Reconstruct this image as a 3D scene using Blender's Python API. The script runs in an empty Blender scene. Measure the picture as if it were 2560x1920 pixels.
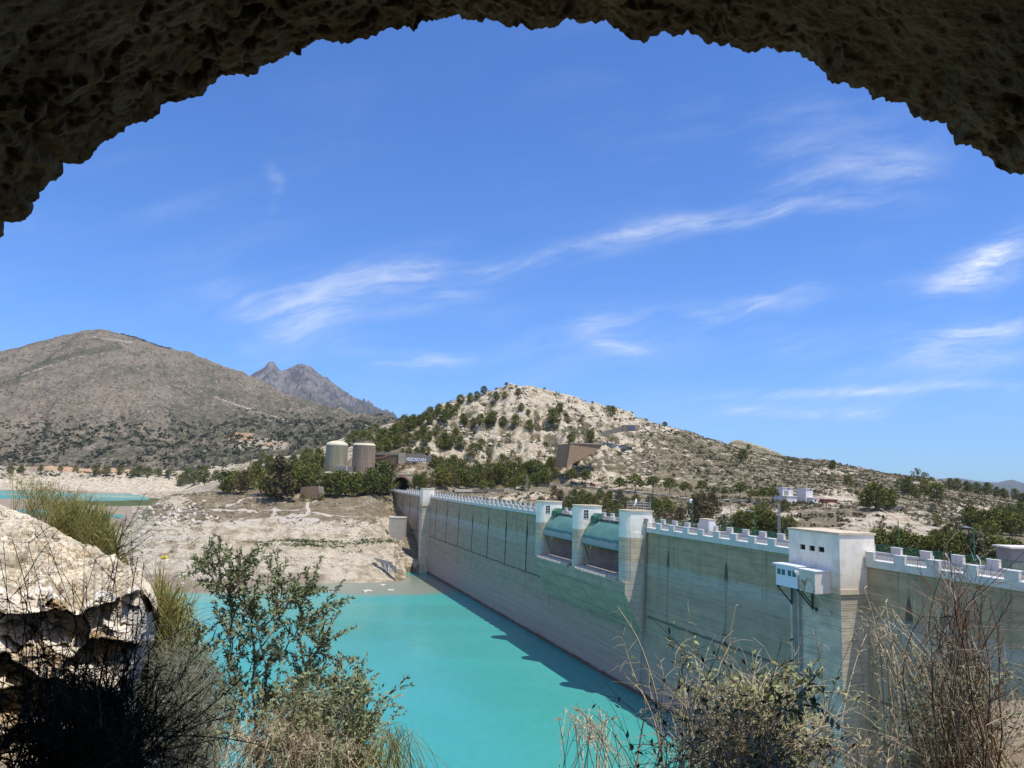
import bpy, bmesh, math, random
import numpy as np
from mathutils import Vector, Matrix, noise as mnoise

random.seed(7)
RNG = np.random.default_rng(11)
SC = bpy.context.scene
COL = SC.collection

# ------------------------------------------------------------------ camera
FPX = 1900.0
ROLL = 0.028
PITCH = math.radians(6.9725)
cam_d = bpy.data.cameras.new("camera")
cam_d.sensor_width = 36.0
cam_d.lens = FPX / 2560.0 * 36.0
cam_d.clip_start = 0.05
cam_d.clip_end = 60000.0
cam = bpy.data.objects.new("camera", cam_d)
COL.objects.link(cam)
_cp, _sp = math.cos(PITCH), math.sin(PITCH)
_R, _U, _Fw = Vector((1, 0, 0)), Vector((0, -_sp, _cp)), Vector((0, _cp, _sp))
_c, _s = math.cos(ROLL), math.sin(ROLL)
_right, _up = _R * _c + _U * _s, _U * _c - _R * _s
cam.matrix_world = Matrix(((_right.x, _up.x, -_Fw.x, 0), (_right.y, _up.y, -_Fw.y, 0), (_right.z, _up.z, -_Fw.z, 0), (0, 0, 0, 1)))
SC.camera = cam

# ------------------------------------------------------------------ sun, sky, exposure
to_sun = Vector((8.96, -5.8, 30.0)).normalized()
SUN_EL = math.asin(to_sun.z)
SUN_AZ = math.atan2(to_sun.x, to_sun.y)          # from +Y towards +X
sun_d = bpy.data.lights.new("sun", 'SUN')
sun_d.energy = 5.0
sun_d.angle = math.radians(0.53)
sun_d.color = (1.0, 0.94, 0.84)
sun = bpy.data.objects.new("sun", sun_d)
sun.rotation_euler = to_sun.to_track_quat('Z', 'Y').to_euler()
COL.objects.link(sun)
SC.view_settings.view_transform = 'Standard'
SC.view_settings.look = 'None'
SC.view_settings.exposure = 0.0
SC.view_settings.gamma = 1.0
SC.cycles.max_bounces = 6
SC.cycles.diffuse_bounces = 3
SC.cycles.glossy_bounces = 2
SC.cycles.transparent_max_bounces = 4
SC.cycles.sample_clamp_indirect = 4.0

# ------------------------------------------------------------------ node helpers
class NT:
    def __init__(self, tree):
        self.t = tree; self.n = tree.nodes; self.l = tree.links
    def put(self, sock, v):
        if v is None: return
        if hasattr(v, 'links'):
            self.l.new(v, sock)
        else:
            if isinstance(v, (tuple, list)) and len(v) == 3 and len(sock.default_value) == 4: v = (*v, 1)
            sock.default_value = v
    def math(self, op, a, b=None, c=None, clamp=False):
        k = self.n.new('ShaderNodeMath'); k.operation = op; k.use_clamp = clamp
        self.put(k.inputs[0], a); self.put(k.inputs[1], b); self.put(k.inputs[2], c)
        return k.outputs[0]
    def vmath(self, op, a, b=None):
        k = self.n.new('ShaderNodeVectorMath'); k.operation = op
        self.put(k.inputs[0], a); self.put(k.inputs[1], b)
        return k.outputs['Value'] if op in ('LENGTH', 'DOT_PRODUCT', 'DISTANCE') else k.outputs[0]
    def sep(self, v):
        k = self.n.new('ShaderNodeSeparateXYZ'); self.put(k.inputs[0], v); return k.outputs
    def comb(self, x, y, z):
        k = self.n.new('ShaderNodeCombineXYZ')
        for i, q in enumerate((x, y, z)): self.put(k.inputs[i], q)
        return k.outputs[0]
    def noise(self, vec, scale=1.0, detail=4.0, rough=0.55, dist=0.0, col=False):
        k = self.n.new('ShaderNodeTexNoise')
        self.put(k.inputs['Vector'], vec); self.put(k.inputs['Scale'], scale); self.put(k.inputs['Detail'], detail)
        self.put(k.inputs['Roughness'], rough); self.put(k.inputs['Distortion'], dist)
        return k.outputs['Color' if col else 'Fac']
    def voro(self, vec, scale=1.0, feat='F1', out='Distance', rnd=1.0):
        k = self.n.new('ShaderNodeTexVoronoi'); k.feature = feat
        self.put(k.inputs['Vector'], vec); self.put(k.inputs['Scale'], scale)
        if 'Randomness' in k.inputs: self.put(k.inputs['Randomness'], rnd)
        return k.outputs[out]
    def scale(self, vec, s):
        return self.vmath('MULTIPLY', vec, s)
    def rng(self, v, a, b, c=0.0, d=1.0, smooth=True):
        k = self.n.new('ShaderNodeMapRange'); k.interpolation_type = 'SMOOTHSTEP' if smooth else 'LINEAR'
        self.put(k.inputs[0], v); self.put(k.inputs[1], a); self.put(k.inputs[2], b); self.put(k.inputs[3], c); self.put(k.inputs[4], d)
        return k.outputs[0]
    def mix(self, f, a, b, mode='MIX'):
        k = self.n.new('ShaderNodeMix'); k.data_type = 'RGBA'; k.blend_type = mode; k.clamp_factor = True
        self.put(k.inputs[0], f); self.put(k.inputs[6], a); self.put(k.inputs[7], b)
        return k.outputs[2]
    def attr(self, name, out='Color'):
        k = self.n.new('ShaderNodeAttribute'); k.attribute_name = name; return k.outputs[out]
    def obj(self):
        return self.n.new('ShaderNodeTexCoord').outputs['Object']
    def pos(self):
        return self.n.new('ShaderNodeNewGeometry').outputs['Position']
    def rand(self):
        return self.n.new('ShaderNodeObjectInfo').outputs['Random']
    def bump(self, h, strength=0.5, dist=0.1):
        k = self.n.new('ShaderNodeBump'); self.put(k.inputs['Height'], h)
        k.inputs['Strength'].default_value = strength; k.inputs['Distance'].default_value = dist
        return k.outputs[0]

MATS = {}
def material(name, fn, rough=0.85, metal=0.0, spec=0.3):
    m = bpy.data.materials.new(name); m.use_nodes = True
    nt = NT(m.node_tree)
    b = m.node_tree.nodes['Principled BSDF']
    b.inputs['Roughness'].default_value = rough
    b.inputs['Metallic'].default_value = metal
    b.inputs['Specular IOR Level'].default_value = spec
    r = fn(nt) if callable(fn) else fn
    col, nor, extra = r if isinstance(r, tuple) and len(r) == 3 and not isinstance(r[0], (int, float)) else (r, None, None)
    nt.put(b.inputs['Base Color'], col)
    if nor is not None: nt.put(b.inputs['Normal'], nor)
    if extra:
        for k, v in extra.items(): nt.put(b.inputs[k], v)
    MATS[name] = m
    return m

def worn(base, dark, scale=1.0, amount=0.6, bump=0.0, bscale=20.0, streak=0.0, coord='obj'):
    """plain paint / concrete with patchy wear"""
    def f(n):
        v = n.obj() if coord == 'obj' else n.pos()
        a = n.noise(v, scale, 6, 0.62)
        c = n.mix(n.math('MULTIPLY', n.rng(a, 0.42, 0.72), amount), base, dark)
        if streak:
            s = n.noise(n.scale(v, (2.2, 2.2, 0.12)), 1.0, 4, 0.6)
            c = n.mix(n.math('MULTIPLY', n.rng(s, 0.5, 0.75), streak), c, dark)
        nor = n.bump(n.noise(v, bscale, 5, 0.6), bump, 0.02) if bump else None
        return c, nor, None
    return f

# ------------------------------------------------------------------ sky
world = bpy.data.worlds.new("World"); SC.world = world; world.use_nodes = True
wn = NT(world.node_tree)
bg = world.node_tree.nodes['Background']
sky = world.node_tree.nodes.new('ShaderNodeTexSky')
sky.sky_type = 'NISHITA'; sky.sun_disc = False
sky.sun_elevation = SUN_EL; sky.sun_rotation = SUN_AZ
sky.altitude = 300; sky.air_density = 1.0; sky.dust_density = 0.35; sky.ozone_density = 4.0
SKY_STRENGTH = 0.14
def cirrus():
    g = wn.n.new('ShaderNodeTexCoord').outputs['Generated']     # view direction
    x, y, z = wn.sep(g)[:3]
    ya = wn.math('MAXIMUM', wn.math('ABSOLUTE', y), 0.05)
    u = wn.math('DIVIDE', x, ya); v = wn.math('DIVIDE', z, ya)
    base = wn.comb(u, v, 0.0)
    warp = wn.noise(base, 3.0, 5, 0.55, col=True)
    warp = wn.vmath('SUBTRACT', warp, (0.5, 0.5, 0.5))
    p1 = wn.vmath('ADD', base, wn.scale(warp, (0.16, 0.10, 0.0)))
    # fibres run up to the right
    ang = math.radians(13)
    pu, pv = wn.sep(p1)[:2]
    a = wn.math('ADD', wn.math('MULTIPLY', pu, math.cos(ang)), wn.math('MULTIPLY', pv, math.sin(ang)))
    b = wn.math('SUBTRACT', wn.math('MULTIPLY', pv, math.cos(ang)), wn.math('MULTIPLY', pu, math.sin(ang)))
    fib = wn.noise(wn.comb(wn.math('MULTIPLY', a, 2.6), wn.math('MULTIPLY', b, 17.0), 3.3), 1.6, 8, 0.66)
    fine = wn.noise(wn.comb(wn.math('MULTIPLY', a, 9.0), wn.math('MULTIPLY', b, 34.0), 1.1), 2.0, 6, 0.7)
    patch = wn.noise(base, 2.3, 4, 0.6)
    tex = wn.math('MULTIPLY', wn.rng(fib, 0.36, 0.70), wn.rng(fine, 0.22, 0.70, 0.35, 1.0))
    total = wn.math('MULTIPLY', wn.math('MULTIPLY', wn.rng(patch, 0.44, 0.78), wn.rng(fib, 0.42, 0.8)), 0.16)
    wv = wn.vmath('ADD', base, wn.scale(warp, (0.06, 0.05, 0.0)))
    for (x0, y0, x1, y1, w, s) in CIRRUS:
        A = Vector((_uv(x0, y0)[0], _uv(x0, y0)[1], 0)); B = Vector((_uv(x1, y1)[0], _uv(x1, y1)[1], 0))
        L = (B - A).length; d = (B - A) / L
        q = wn.vmath('SUBTRACT', wv, tuple(A))
        t = wn.vmath('DOT_PRODUCT', q, tuple(d))
        o = wn.vmath('DOT_PRODUCT', q, (-d.y, d.x, 0))
        hw = 1.6 * w / FPX
        e = wn.math('DIVIDE', o, hw)
        e = wn.math('EXPONENT', wn.math('MULTIPLY', wn.math('MULTIPLY', e, e), -1.0))
        lo = wn.rng(t, -0.02, 0.07); hi = wn.rng(t, L - 0.07, L + 0.03, 1.0, 0.0)
        k = wn.math('MULTIPLY', wn.math('MULTIPLY', e, lo), wn.math('MULTIPLY', hi, s))
        total = wn.math('ADD', total, wn.math('MULTIPLY', k, wn.math('ADD', wn.math('MULTIPLY', tex, 1.25), 0.06)))
    # added veil of cloud in the unseen sky behind the viewer, whitening fill light
    fill_veil = wn.math('MULTIPLY', wn.rng(y, 0.05, -0.55), wn.rng(wn.noise(g, 2.2, 5, 0.6), 0.25, 0.75, 0.16, 0.46))
    total = wn.math('ADD', total, fill_veil)
    return wn.math('MINIMUM', total, 0.9)

def ray(px, py):
    """direction through a pixel of the 2560 px wide photograph (y = depth axis)"""
    x, y = px - 1280.0, py - 960.0
    xx, yy = (x * _c + y * _s) / FPX, -(-x * _s + y * _c) / FPX
    return Vector((xx, _cp - yy * _sp, _sp + yy * _cp))
def _uv(px, py):
    r = ray(px, py); return (r.x / r.y, r.z / r.y)
def at_depth(px, py, Y):
    r = ray(px, py); return r * (Y / r.y)
def at_height(px, py, z):
    r = ray(px, py); return r * (z / r.z)

CIRRUS = [(690, 815, 860, 745, 34, .50), (780, 750, 1240, 690, 42, .31), (640, 800, 900, 720, 40, .22), (1160, 697, 1720, 560, 19, .40), (1640, 575, 2060, 522, 14, .5), (2030, 525, 2190, 488, 13, .32),
          (840, 690, 1160, 655, 24, .35), (850, 872, 960, 905, 16, .5), (930, 905, 1170, 886, 13, .65), (1400, 815, 1620, 800, 28, .42), (1440, 845, 1620, 868, 11, .5),
          (2280, 738, 2600, 590, 24, .54), (2380, 680, 2600, 555, 20, .42), (2300, 725, 2600, 665, 15, .38), (1700, 800, 2060, 715, 16, .42), (2200, 880, 2600, 800, 15, .5), (2210, 905, 2600, 880, 22, .28),
          (1640, 984, 2600, 968, 8, .5), (1780, 1020, 2300, 1040, 9, .38), (655, 415, 690, 470, 10, .5), (692, 465, 676, 530, 8, .48), (1850, 330, 2400, 430, 95, .13), (1880, 470, 2350, 430, 40, .14), (1300, 880, 2100, 760, 50, .10), (1900, 880, 2600, 820, 60, .12), (1500, 1010, 2560, 1000, 40, .12),
          (560, 830, 660, 880, 12, .25), (2040, 925, 2180, 915, 10, .4), (1250, 720, 1330, 1000, 60, .10), (520, 700, 760, 850, 30, .2)]
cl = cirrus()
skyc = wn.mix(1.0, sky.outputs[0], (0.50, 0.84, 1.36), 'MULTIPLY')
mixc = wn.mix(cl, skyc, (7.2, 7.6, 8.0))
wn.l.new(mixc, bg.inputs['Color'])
bg.inputs['Strength'].default_value = SKY_STRENGTH
# ------------------------------------------------------------------ mesh builder
class MB:
    def __init__(self): self.v = []; self.f = []; self.m = []; self.nv = 0; self.cur = 0
    def add(self, verts, faces, mat=None):
        verts = np.asarray(verts, float).reshape(-1, 3)
        self.v.append(verts)
        mi = self.cur if mat is None else mat
        o = self.nv
        for fc in faces: self.f.append(tuple(int(i) + o for i in fc)); self.m.append(mi)
        self.nv += len(verts)
        return self
    def addq(self, verts, quads, mat=None):
        """bulk quads/tris as an int array"""
        verts = np.asarray(verts, float).reshape(-1, 3); self.v.append(verts)
        q = np.asarray(quads) + self.nv
        self.f.extend(map(tuple, q.tolist())); self.m.extend([self.cur if mat is None else mat] * len(q)); self.nv += len(verts)
        return self
    def box(self, x0, x1, y0, y1, z0, z1, mat=None):
        x0, x1 = min(x0, x1), max(x0, x1); y0, y1 = min(y0, y1), max(y0, y1); z0, z1 = min(z0, z1), max(z0, z1)
        v = [(x0, y0, z0), (x1, y0, z0), (x1, y1, z0), (x0, y1, z0), (x0, y0, z1), (x1, y0, z1), (x1, y1, z1), (x0, y1, z1)]
        return self.add(v, [(0, 3, 2, 1), (4, 5, 6, 7), (0, 1, 5, 4), (1, 2, 6, 5), (2, 3, 7, 6), (3, 0, 4, 7)], mat)
    def prism(self, poly, a0, a1, axis=0, mat=None):
        """polygon in the two other axes, extruded along axis"""
        n = len(poly); v = []
        for a in (a0, a1):
            for (p, q) in poly:
                c = [0, 0, 0]; c[axis] = a; o = [i for i in range(3) if i != axis]; c[o[0]] = p; c[o[1]] = q; v.append(c)
        f = [tuple(range(n)), tuple(range(2 * n - 1, n - 1, -1))]
        f += [(i, i + n, (i + 1) % n + n, (i + 1) % n) for i in range(n)]
        return self.add(v, f, mat)
    def tube(self, pts, r0, r1=None, sides=4, cap=False, mat=None):
        pts = np.asarray(pts, float); n = len(pts); r1 = r0 if r1 is None else r1
        d = np.gradient(pts, axis=0); d /= np.linalg.norm(d, axis=1)[:, None] + 1e-9
        ref = np.array([0.13, 0.21, 0.97]) if abs(d[0, 2]) < 0.9 else np.array([0.97, 0.13, 0.2])
        a = np.cross(d, ref); a /= np.linalg.norm(a, axis=1)[:, None] + 1e-9; b = np.cross(d, a)
        r = np.linspace(r0, r1, n)[:, None, None]
        th = np.arange(sides) * 2 * math.pi / sides
        ring = pts[:, None, :] + r * (np.cos(th)[None, :, None] * a[:, None, :] + np.sin(th)[None, :, None] * b[:, None, :])
        i = np.arange(n - 1)[:, None] * sides; j = np.arange(sides)[None, :]; k = (j + 1) % sides
        q = np.stack([i + j, i + k, i + sides + k, i + sides + j], -1).reshape(-1, 4)
        self.addq(ring.reshape(-1, 3), q, mat)
        if cap:
            o = self.nv - n * sides
            self.f.append(tuple(o + t for t in range(sides))[::-1]); self.m.append(self.cur if mat is None else mat)
            self.f.append(tuple(o + (n - 1) * sides + t for t in range(sides))); self.m.append(self.cur if mat is None else mat)
        return self
    def lathe(self, prof, n=24, centre=(0, 0), mat=None, a0=0.0, a1=2 * math.pi):
        full = abs(a1 - a0 - 2 * math.pi) < 1e-6
        m = n if full else n + 1
        th = a0 + (a1 - a0) * np.arange(m) / n
        v = [(centre[0] + r * math.cos(t), centre[1] + r * math.sin(t), z) for (r, z) in prof for t in th]
        f = []
        for i in range(len(prof) - 1):
            for j in range(n if full else n):
                k = (j + 1) % m
                f.append((i * m + j, i * m + k, (i + 1) * m + k, (i + 1) * m + j))
        return self.add(v, f, mat)
    def build(self, name, mats, parent=None, smooth=False):
        me = bpy.data.meshes.new(name)
        V = np.concatenate(self.v) if self.v else np.zeros((0, 3))
        me.from_pydata(V.tolist(), [], self.f)
        for m in (mats if isinstance(mats, (list, tuple)) else [mats]): me.materials.append(MATS[m])
        if any(self.m): me.polygons.foreach_set('material_index', self.m)
        if smooth: me.polygons.foreach_set('use_smooth', [True] * len(me.polygons))
        me.update()
        o = bpy.data.objects.new(name, me); COL.objects.link(o)
        if parent is not None: o.parent = parent
        return o

def recalc(o):
    bm = bmesh.new(); bm.from_mesh(o.data); bmesh.ops.recalc_face_normals(bm, faces=bm.faces); bm.to_mesh(o.data); bm.free(); return o
def bevel(o, w=0.03, seg=1):
    m = o.modifiers.new('bevel', 'BEVEL'); m.width = w; m.segments = seg; m.limit_method = 'ANGLE'; return o
def tag(o, label, cat, group=None):
    o['label'] = label; o['category'] = cat
    if group: o['group'] = group
    return o
def empty(name, label=None, cat=None, loc=(0, 0, 0), rz=0.0, group=None):
    o = bpy.data.objects.new(name, None); COL.objects.link(o); o.location = loc; o.rotation_euler = (0, 0, rz); o.empty_display_size = 0.2
    if label: tag(o, label, cat, group)
    return o
def structure(o, kind='structure'):
    o['kind'] = kind; return o
def dup_tree(o, parent=None):
    c = o.copy(); COL.objects.link(c); c.parent = parent
    for ch in KIDS.get(o.name, []):
        dup_tree(ch, c)
    return c
KIDS = {}

def grid_mesh(name, P, mats, smooth=True, attrs=None):
    """P: (rows, cols, 3)"""
    r, c = P.shape[:2]
    i = (np.arange(r - 1)[:, None] * c + np.arange(c - 1)[None, :]).ravel()
    q = np.stack([i, i + 1, i + c + 1, i + c], -1)
    me = bpy.data.meshes.new(name)
    me.vertices.add(r * c); me.vertices.foreach_set('co', P.reshape(-1, 3).astype(np.float32).ravel())
    me.loops.add(len(q) * 4); me.loops.foreach_set('vertex_index', q.astype(np.int32).ravel())
    me.polygons.add(len(q)); me.polygons.foreach_set('loop_start', np.arange(0, len(q) * 4, 4, dtype=np.int32))
    me.polygons.foreach_set('loop_total', np.full(len(q), 4, dtype=np.int32))
    me.polygons.foreach_set('use_smooth', np.full(len(q), smooth))
    for m in (mats if isinstance(mats, (list, tuple)) else [mats]): me.materials.append(MATS[m])
    me.update(calc_edges=True)
    for k, a in (attrs or {}).items():
        at = me.attributes.new(k, 'FLOAT', 'POINT'); at.data.foreach_set('value', a.astype(np.float32).ravel())
    o = bpy.data.objects.new(name, me); COL.objects.link(o)
    return o

# ------------------------------------------------------------------ numpy noise
_PERM = RNG.permutation(512)
def _h(ix, iy):
    return (_PERM[(ix + _PERM[iy % 512]) % 512] / 511.0)
def vnoise(x, y):
    ix, iy = np.floor(x).astype(int), np.floor(y).astype(int)
    fx, fy = x - ix, y - iy
    fx = fx * fx * fx * (fx * (fx * 6 - 15) + 10); fy = fy * fy * fy * (fy * (fy * 6 - 15) + 10)
    a, b, c, d = _h(ix, iy), _h(ix + 1, iy), _h(ix, iy + 1), _h(ix + 1, iy + 1)
    return (a * (1 - fx) + b * fx) * (1 - fy) + (c * (1 - fx) + d * fx) * fy
def fbm(x, y, oct=5, gain=0.5, lac=2.03):
    s = 0; a = 1; t = 0
    for i in range(oct):
        s = s + a * (vnoise(x + 17.3 * i, y - 9.1 * i) - 0.5); t += a; a *= gain; x = x * lac; y = y * lac
    return s / t * 2
def ridged(x, y, oct=5, gain=0.55, lac=2.05):
    s = 0; a = 1; t = 0
    for i in range(oct):
        s = s + a * (1 - np.abs(2 * vnoise(x + 31.7 * i, y + 5.3 * i) - 1)); t += a; a *= gain; x = x * lac; y = y * lac
    return s / t
def worley(x, y, jit=0.9):
    """F1, F2, three per-cell hashes and the offset from the cell seed"""
    ix, iy = np.floor(x).astype(int), np.floor(y).astype(int)
    f1 = np.full(x.shape, 9.0); f2 = np.full(x.shape, 9.0); ca = np.zeros(x.shape); cb = np.zeros(x.shape); dx1 = np.zeros(x.shape); dy1 = np.zeros(x.shape)
    for a in (-1, 0, 1):
        for b in (-1, 0, 1):
            h1, h2 = _h(ix + a, iy + b), _h(ix + a + 57, iy + b + 131)
            dx, dy = x - (ix + a + 0.5 + (h1 - 0.5) * jit), y - (iy + b + 0.5 + (h2 - 0.5) * jit); d = np.hypot(dx, dy)
            n = d < f1; f2 = np.where(n, f1, np.minimum(f2, d)); f1 = np.where(n, d, f1); ca = np.where(n, h1, ca); cb = np.where(n, h2, cb); dx1 = np.where(n, dx, dx1); dy1 = np.where(n, dy, dy1)
    return f1, f2, ca, cb, dx1, dy1
def terraces(z, q, mix, lo=0.0, hi=0.4):
    f = (z / q) % 1.0; return (sstep(lo, hi, f) - f) * q * mix
def sstep(a, b, x):
    t = np.clip((x - a) / (b - a), 0, 1); return t * t * (3 - 2 * t)
# ------------------------------------------------------------------ dam axis (shared by terrain and dam)
P0 = np.array([24.985, 128.147]); AX = math.radians(-18.83)
DV = np.array([math.sin(AX), math.cos(AX)]); NV = np.array([-math.cos(AX), math.sin(AX)])   # along the crest / upstream
WATER = -35.8
def dam_sn(X, Y):
    dx, dy = X - P0[0], Y - P0[1]
    return dx * DV[0] + dy * DV[1], dx * NV[0] + dy * NV[1]
def dam_xy(s, n):
    return P0[0] + DV[0] * s + NV[0] * n, P0[1] + DV[1] * s + NV[1] * n

def px_of(X, Y, Z):
    d = Y * _cp + Z * _sp; u = -Y * _sp + Z * _cp
    x = FPX * X / d; y = -FPX * u / d
    return 1280 + x * _c - y * _s, 960 + x * _s + y * _c

# ------------------------------------------------------------------ materials for the land
def land(n):
    v = n.pos()
    big = n.noise(v, 0.035, 6, 0.6); mid = n.noise(v, 0.22, 6, 0.62); fine = n.noise(v, 1.3, 5, 0.65)
    pale, veg, ochre, grass, mud, track = (n.attr(k, 'Fac') for k in ('pale', 'veg', 'ochre', 'grass', 'mud', 'track'))
    lime = n.mix(n.rng(mid, 0.34, 0.60), (0.38, 0.30, 0.19), (0.72, 0.625, 0.475))
    lime = n.mix(n.math('MULTIPLY', n.rng(fine, 0.55, 0.72), 0.55), lime, (0.26, 0.205, 0.145))
    strata = n.noise(n.scale(v, (0.05, 0.05, 0.9)), 1.0, 5, 0.7)
    lime = n.mix(n.math('MULTIPLY', n.rng(strata, 0.52, 0.66), 0.35), lime, (0.33, 0.26, 0.18))
    earth = n.mix(n.rng(mid, 0.38, 0.62), (0.215, 0.17, 0.105), (0.33, 0.27, 0.175))
    scrub = n.mix(n.rng(fine, 0.4, 0.62), (0.10, 0.098, 0.052), (0.20, 0.178, 0.105))
    pf = n.math('ADD', pale, n.math('MULTIPLY', n.math('SUBTRACT', mid, 0.5), 1.3))
    c = n.mix(n.rng(pf, 0.36, 0.62), earth, lime)
    vf = n.math('ADD', veg, n.math('ADD', n.math('MULTIPLY', n.math('SUBTRACT', fine, 0.5), 1.5), n.math('MULTIPLY', n.math('SUBTRACT', mid, 0.5), 1.0)))
    c = n.mix(n.rng(vf, 0.50, 0.80), c, scrub)
    oc = n.mix(n.rng(fine, 0.35, 0.65), (0.50, 0.285, 0.14), (0.60, 0.43, 0.28))
    c = n.mix(n.rng(n.math('ADD', ochre, n.math('MULTIPLY', n.math('SUBTRACT', mid, 0.5), 1.2)), 0.45, 0.7), c, oc)
    md = n.mix(n.rng(mid, 0.35, 0.65), (0.34, 0.27, 0.195), (0.42, 0.345, 0.26))
    c = n.mix(n.rng(mud, 0.4, 0.6), c, md)
    gr = n.mix(n.rng(fine, 0.4, 0.6), (0.06, 0.095, 0.025), (0.13, 0.15, 0.055))
    c = n.mix(n.rng(n.math('ADD', grass, n.math('MULTIPLY', n.math('SUBTRACT', fine, 0.5), 1.6)), 0.48, 0.66), c, gr)
    c = n.mix(n.rng(track, 0.3, 0.6), c, (0.66, 0.59, 0.48))
    peb = n.noise(v, 3.6, 3, 0.7)
    c = n.mix(n.math('MULTIPLY', n.rng(peb, 0.55, 0.64), 0.62), c, (0.12, 0.098, 0.07))
    c = n.mix(n.math('MULTIPLY', n.rng(peb, 0.44, 0.34), 0.38), c, (0.70, 0.64, 0.53))
    h = n.math('ADD', n.math('MULTIPLY', mid, 1.6), n.math('MULTIPLY', fine, 0.5))
    return c, n.bump(n.math('ADD', h, n.math('MULTIPLY', peb, 0.35)), 1.0, 1.5), None
material('land', land, 0.95, 0, 0.1)

def mountain_mat(n):
    v = n.pos()
    big = n.noise(v, 0.006, 5, 0.6); mid = n.noise(v, 0.03, 7, 0.66); fine = n.noise(v, 0.16, 5, 0.68)
    ochre, pale = n.attr('ochre', 'Fac'), n.attr('pale', 'Fac')
    c = n.mix(n.rng(big, 0.35, 0.65), (0.212, 0.174, 0.122), (0.295, 0.243, 0.178))
    g = n.math('ADD', n.attr('veg', 'Fac'), n.math('MULTIPLY', n.math('SUBTRACT', mid, 0.5), 1.8))
    c = n.mix(n.math('MULTIPLY', n.rng(g, 0.38, 0.68), 0.85), c, (0.118, 0.115, 0.07))
    c = n.mix(n.math('MULTIPLY', n.rng(fine, 0.50, 0.62), 0.85), c, (0.065, 0.06, 0.04))
    c = n.mix(n.math('MULTIPLY', n.rng(n.noise(v, 0.11, 5, 0.72), 0.54, 0.64), 0.6), c, (0.43, 0.36, 0.28))
    c = n.mix(n.rng(n.math('ADD', pale, n.math('MULTIPLY', n.math('SUBTRACT', fine, 0.5), 1.4)), 0.5, 0.7), c, (0.52, 0.44, 0.33))
    c = n.mix(n.rng(n.math('ADD', ochre, n.math('MULTIPLY', n.math('SUBTRACT', mid, 0.5), 1.2)), 0.5, 0.7), c, (0.50, 0.33, 0.20))
    return c, n.bump(n.math('ADD', n.math('MULTIPLY', mid, 12.0), n.math('MULTIPLY', fine, 4.0)), 0.9, 1.6), None
material('mountain', mountain_mat, 0.95, 0, 0.1)

def peak_mat(n):
    v = n.pos()
    a = n.noise(n.scale(v, (0.008, 0.006, 0.0022)), 1.0, 8, 0.7); b = n.noise(v, 0.012, 6, 0.65)
    z = n.sep(v)[2]
    c = n.mix(n.rng(a, 0.38, 0.62), (0.10, 0.088, 0.078), (0.30, 0.265, 0.235))
    low = n.math('ADD', n.rng(z, 500, 950, 1.0, 0.0), n.math('MULTIPLY', n.math('SUBTRACT', b, 0.5), 2.4))
    c = n.mix(n.math('MULTIPLY', n.rng(low, 0.3, 0.9), 0.85), c, (0.10, 0.10, 0.07))
    return c, n.bump(n.math('MULTIPLY', n.math('ADD', a, b), 60.0), 0.9, 1.5), None
material('peak_rock', peak_mat, 0.95, 0, 0.1)
material('plain', lambda n: n.mix(n.noise(n.pos(), 0.004, 6), (0.16, 0.14, 0.09), (0.28, 0.24, 0.17)), 0.95, 0, 0.1)

def water_mat(n):
    v = n.pos(); x, y, z = n.sep(v)[:3]
    a = n.noise(n.scale(v, (0.02, 0.008, 1)), 1.0, 4, 0.55)
    c = n.mix(n.rng(a, 0.3, 0.7), (0.050, 0.300, 0.270), (0.066, 0.335, 0.300))
    # silt plume along the far shore
    q = n.vmath('ADD', v, n.scale(n.vmath('SUBTRACT', n.noise(v, 0.035, 5, 0.6, col=True), (0.5, 0.5, 0.5)), (26, 14, 0)))
    m = None
    for (ex, ey, rx, ry) in PLUME:
        d = n.vmath('LENGTH', n.vmath('DIVIDE', n.vmath('SUBTRACT', q, (ex, ey, WATER)), (rx, ry, 1e6)))
        k = n.rng(d, 0.70, 1.05, 1.0, 0.0)
        m = k if m is None else n.math('MAXIMUM', m, k)
    c = n.mix(n.math('MULTIPLY', m, 0.92), c, (0.235, 0.235, 0.175))
    w = n.math('ADD', n.noise(n.scale(v, (1.0, 0.45, 1)), 0.9, 6, 0.62), n.math('MULTIPLY', n.noise(n.scale(v, (0.12, 0.07, 1)), 1.0, 5, 0.6), 3.0))
    wind = n.rng(n.noise(n.scale(v, (0.012, 0.03, 1)), 1.0, 4, 0.6), 0.35, 0.65, 0.10, 0.34)
    c = n.mix(n.math('MULTIPLY', n.rng(n.noise(n.scale(v, (0.9, 0.3, 1)), 1.0, 6, 0.7), 0.42, 0.62), 0.13), c, (0.03, 0.22, 0.20))
    return c, n.bump(w, 0.2, 0.3), {'IOR': 1.33, 'Roughness': wind}
def P2(px, py, z=WATER):
    r = at_height(px, py, z); return (r.x, r.y)
_a, _b = P2(790, 1452), P2(960, 1462)
PLUME = [(_a[0], _a[1] + 2, 52, 27), (_b[0] - 2, _b[1] - 2, 30, 22), (P2(540, 1474)[0], P2(540, 1474)[1], 34, 8)]
material('water', water_mat, 0.16, 0, 0.5)

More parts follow.
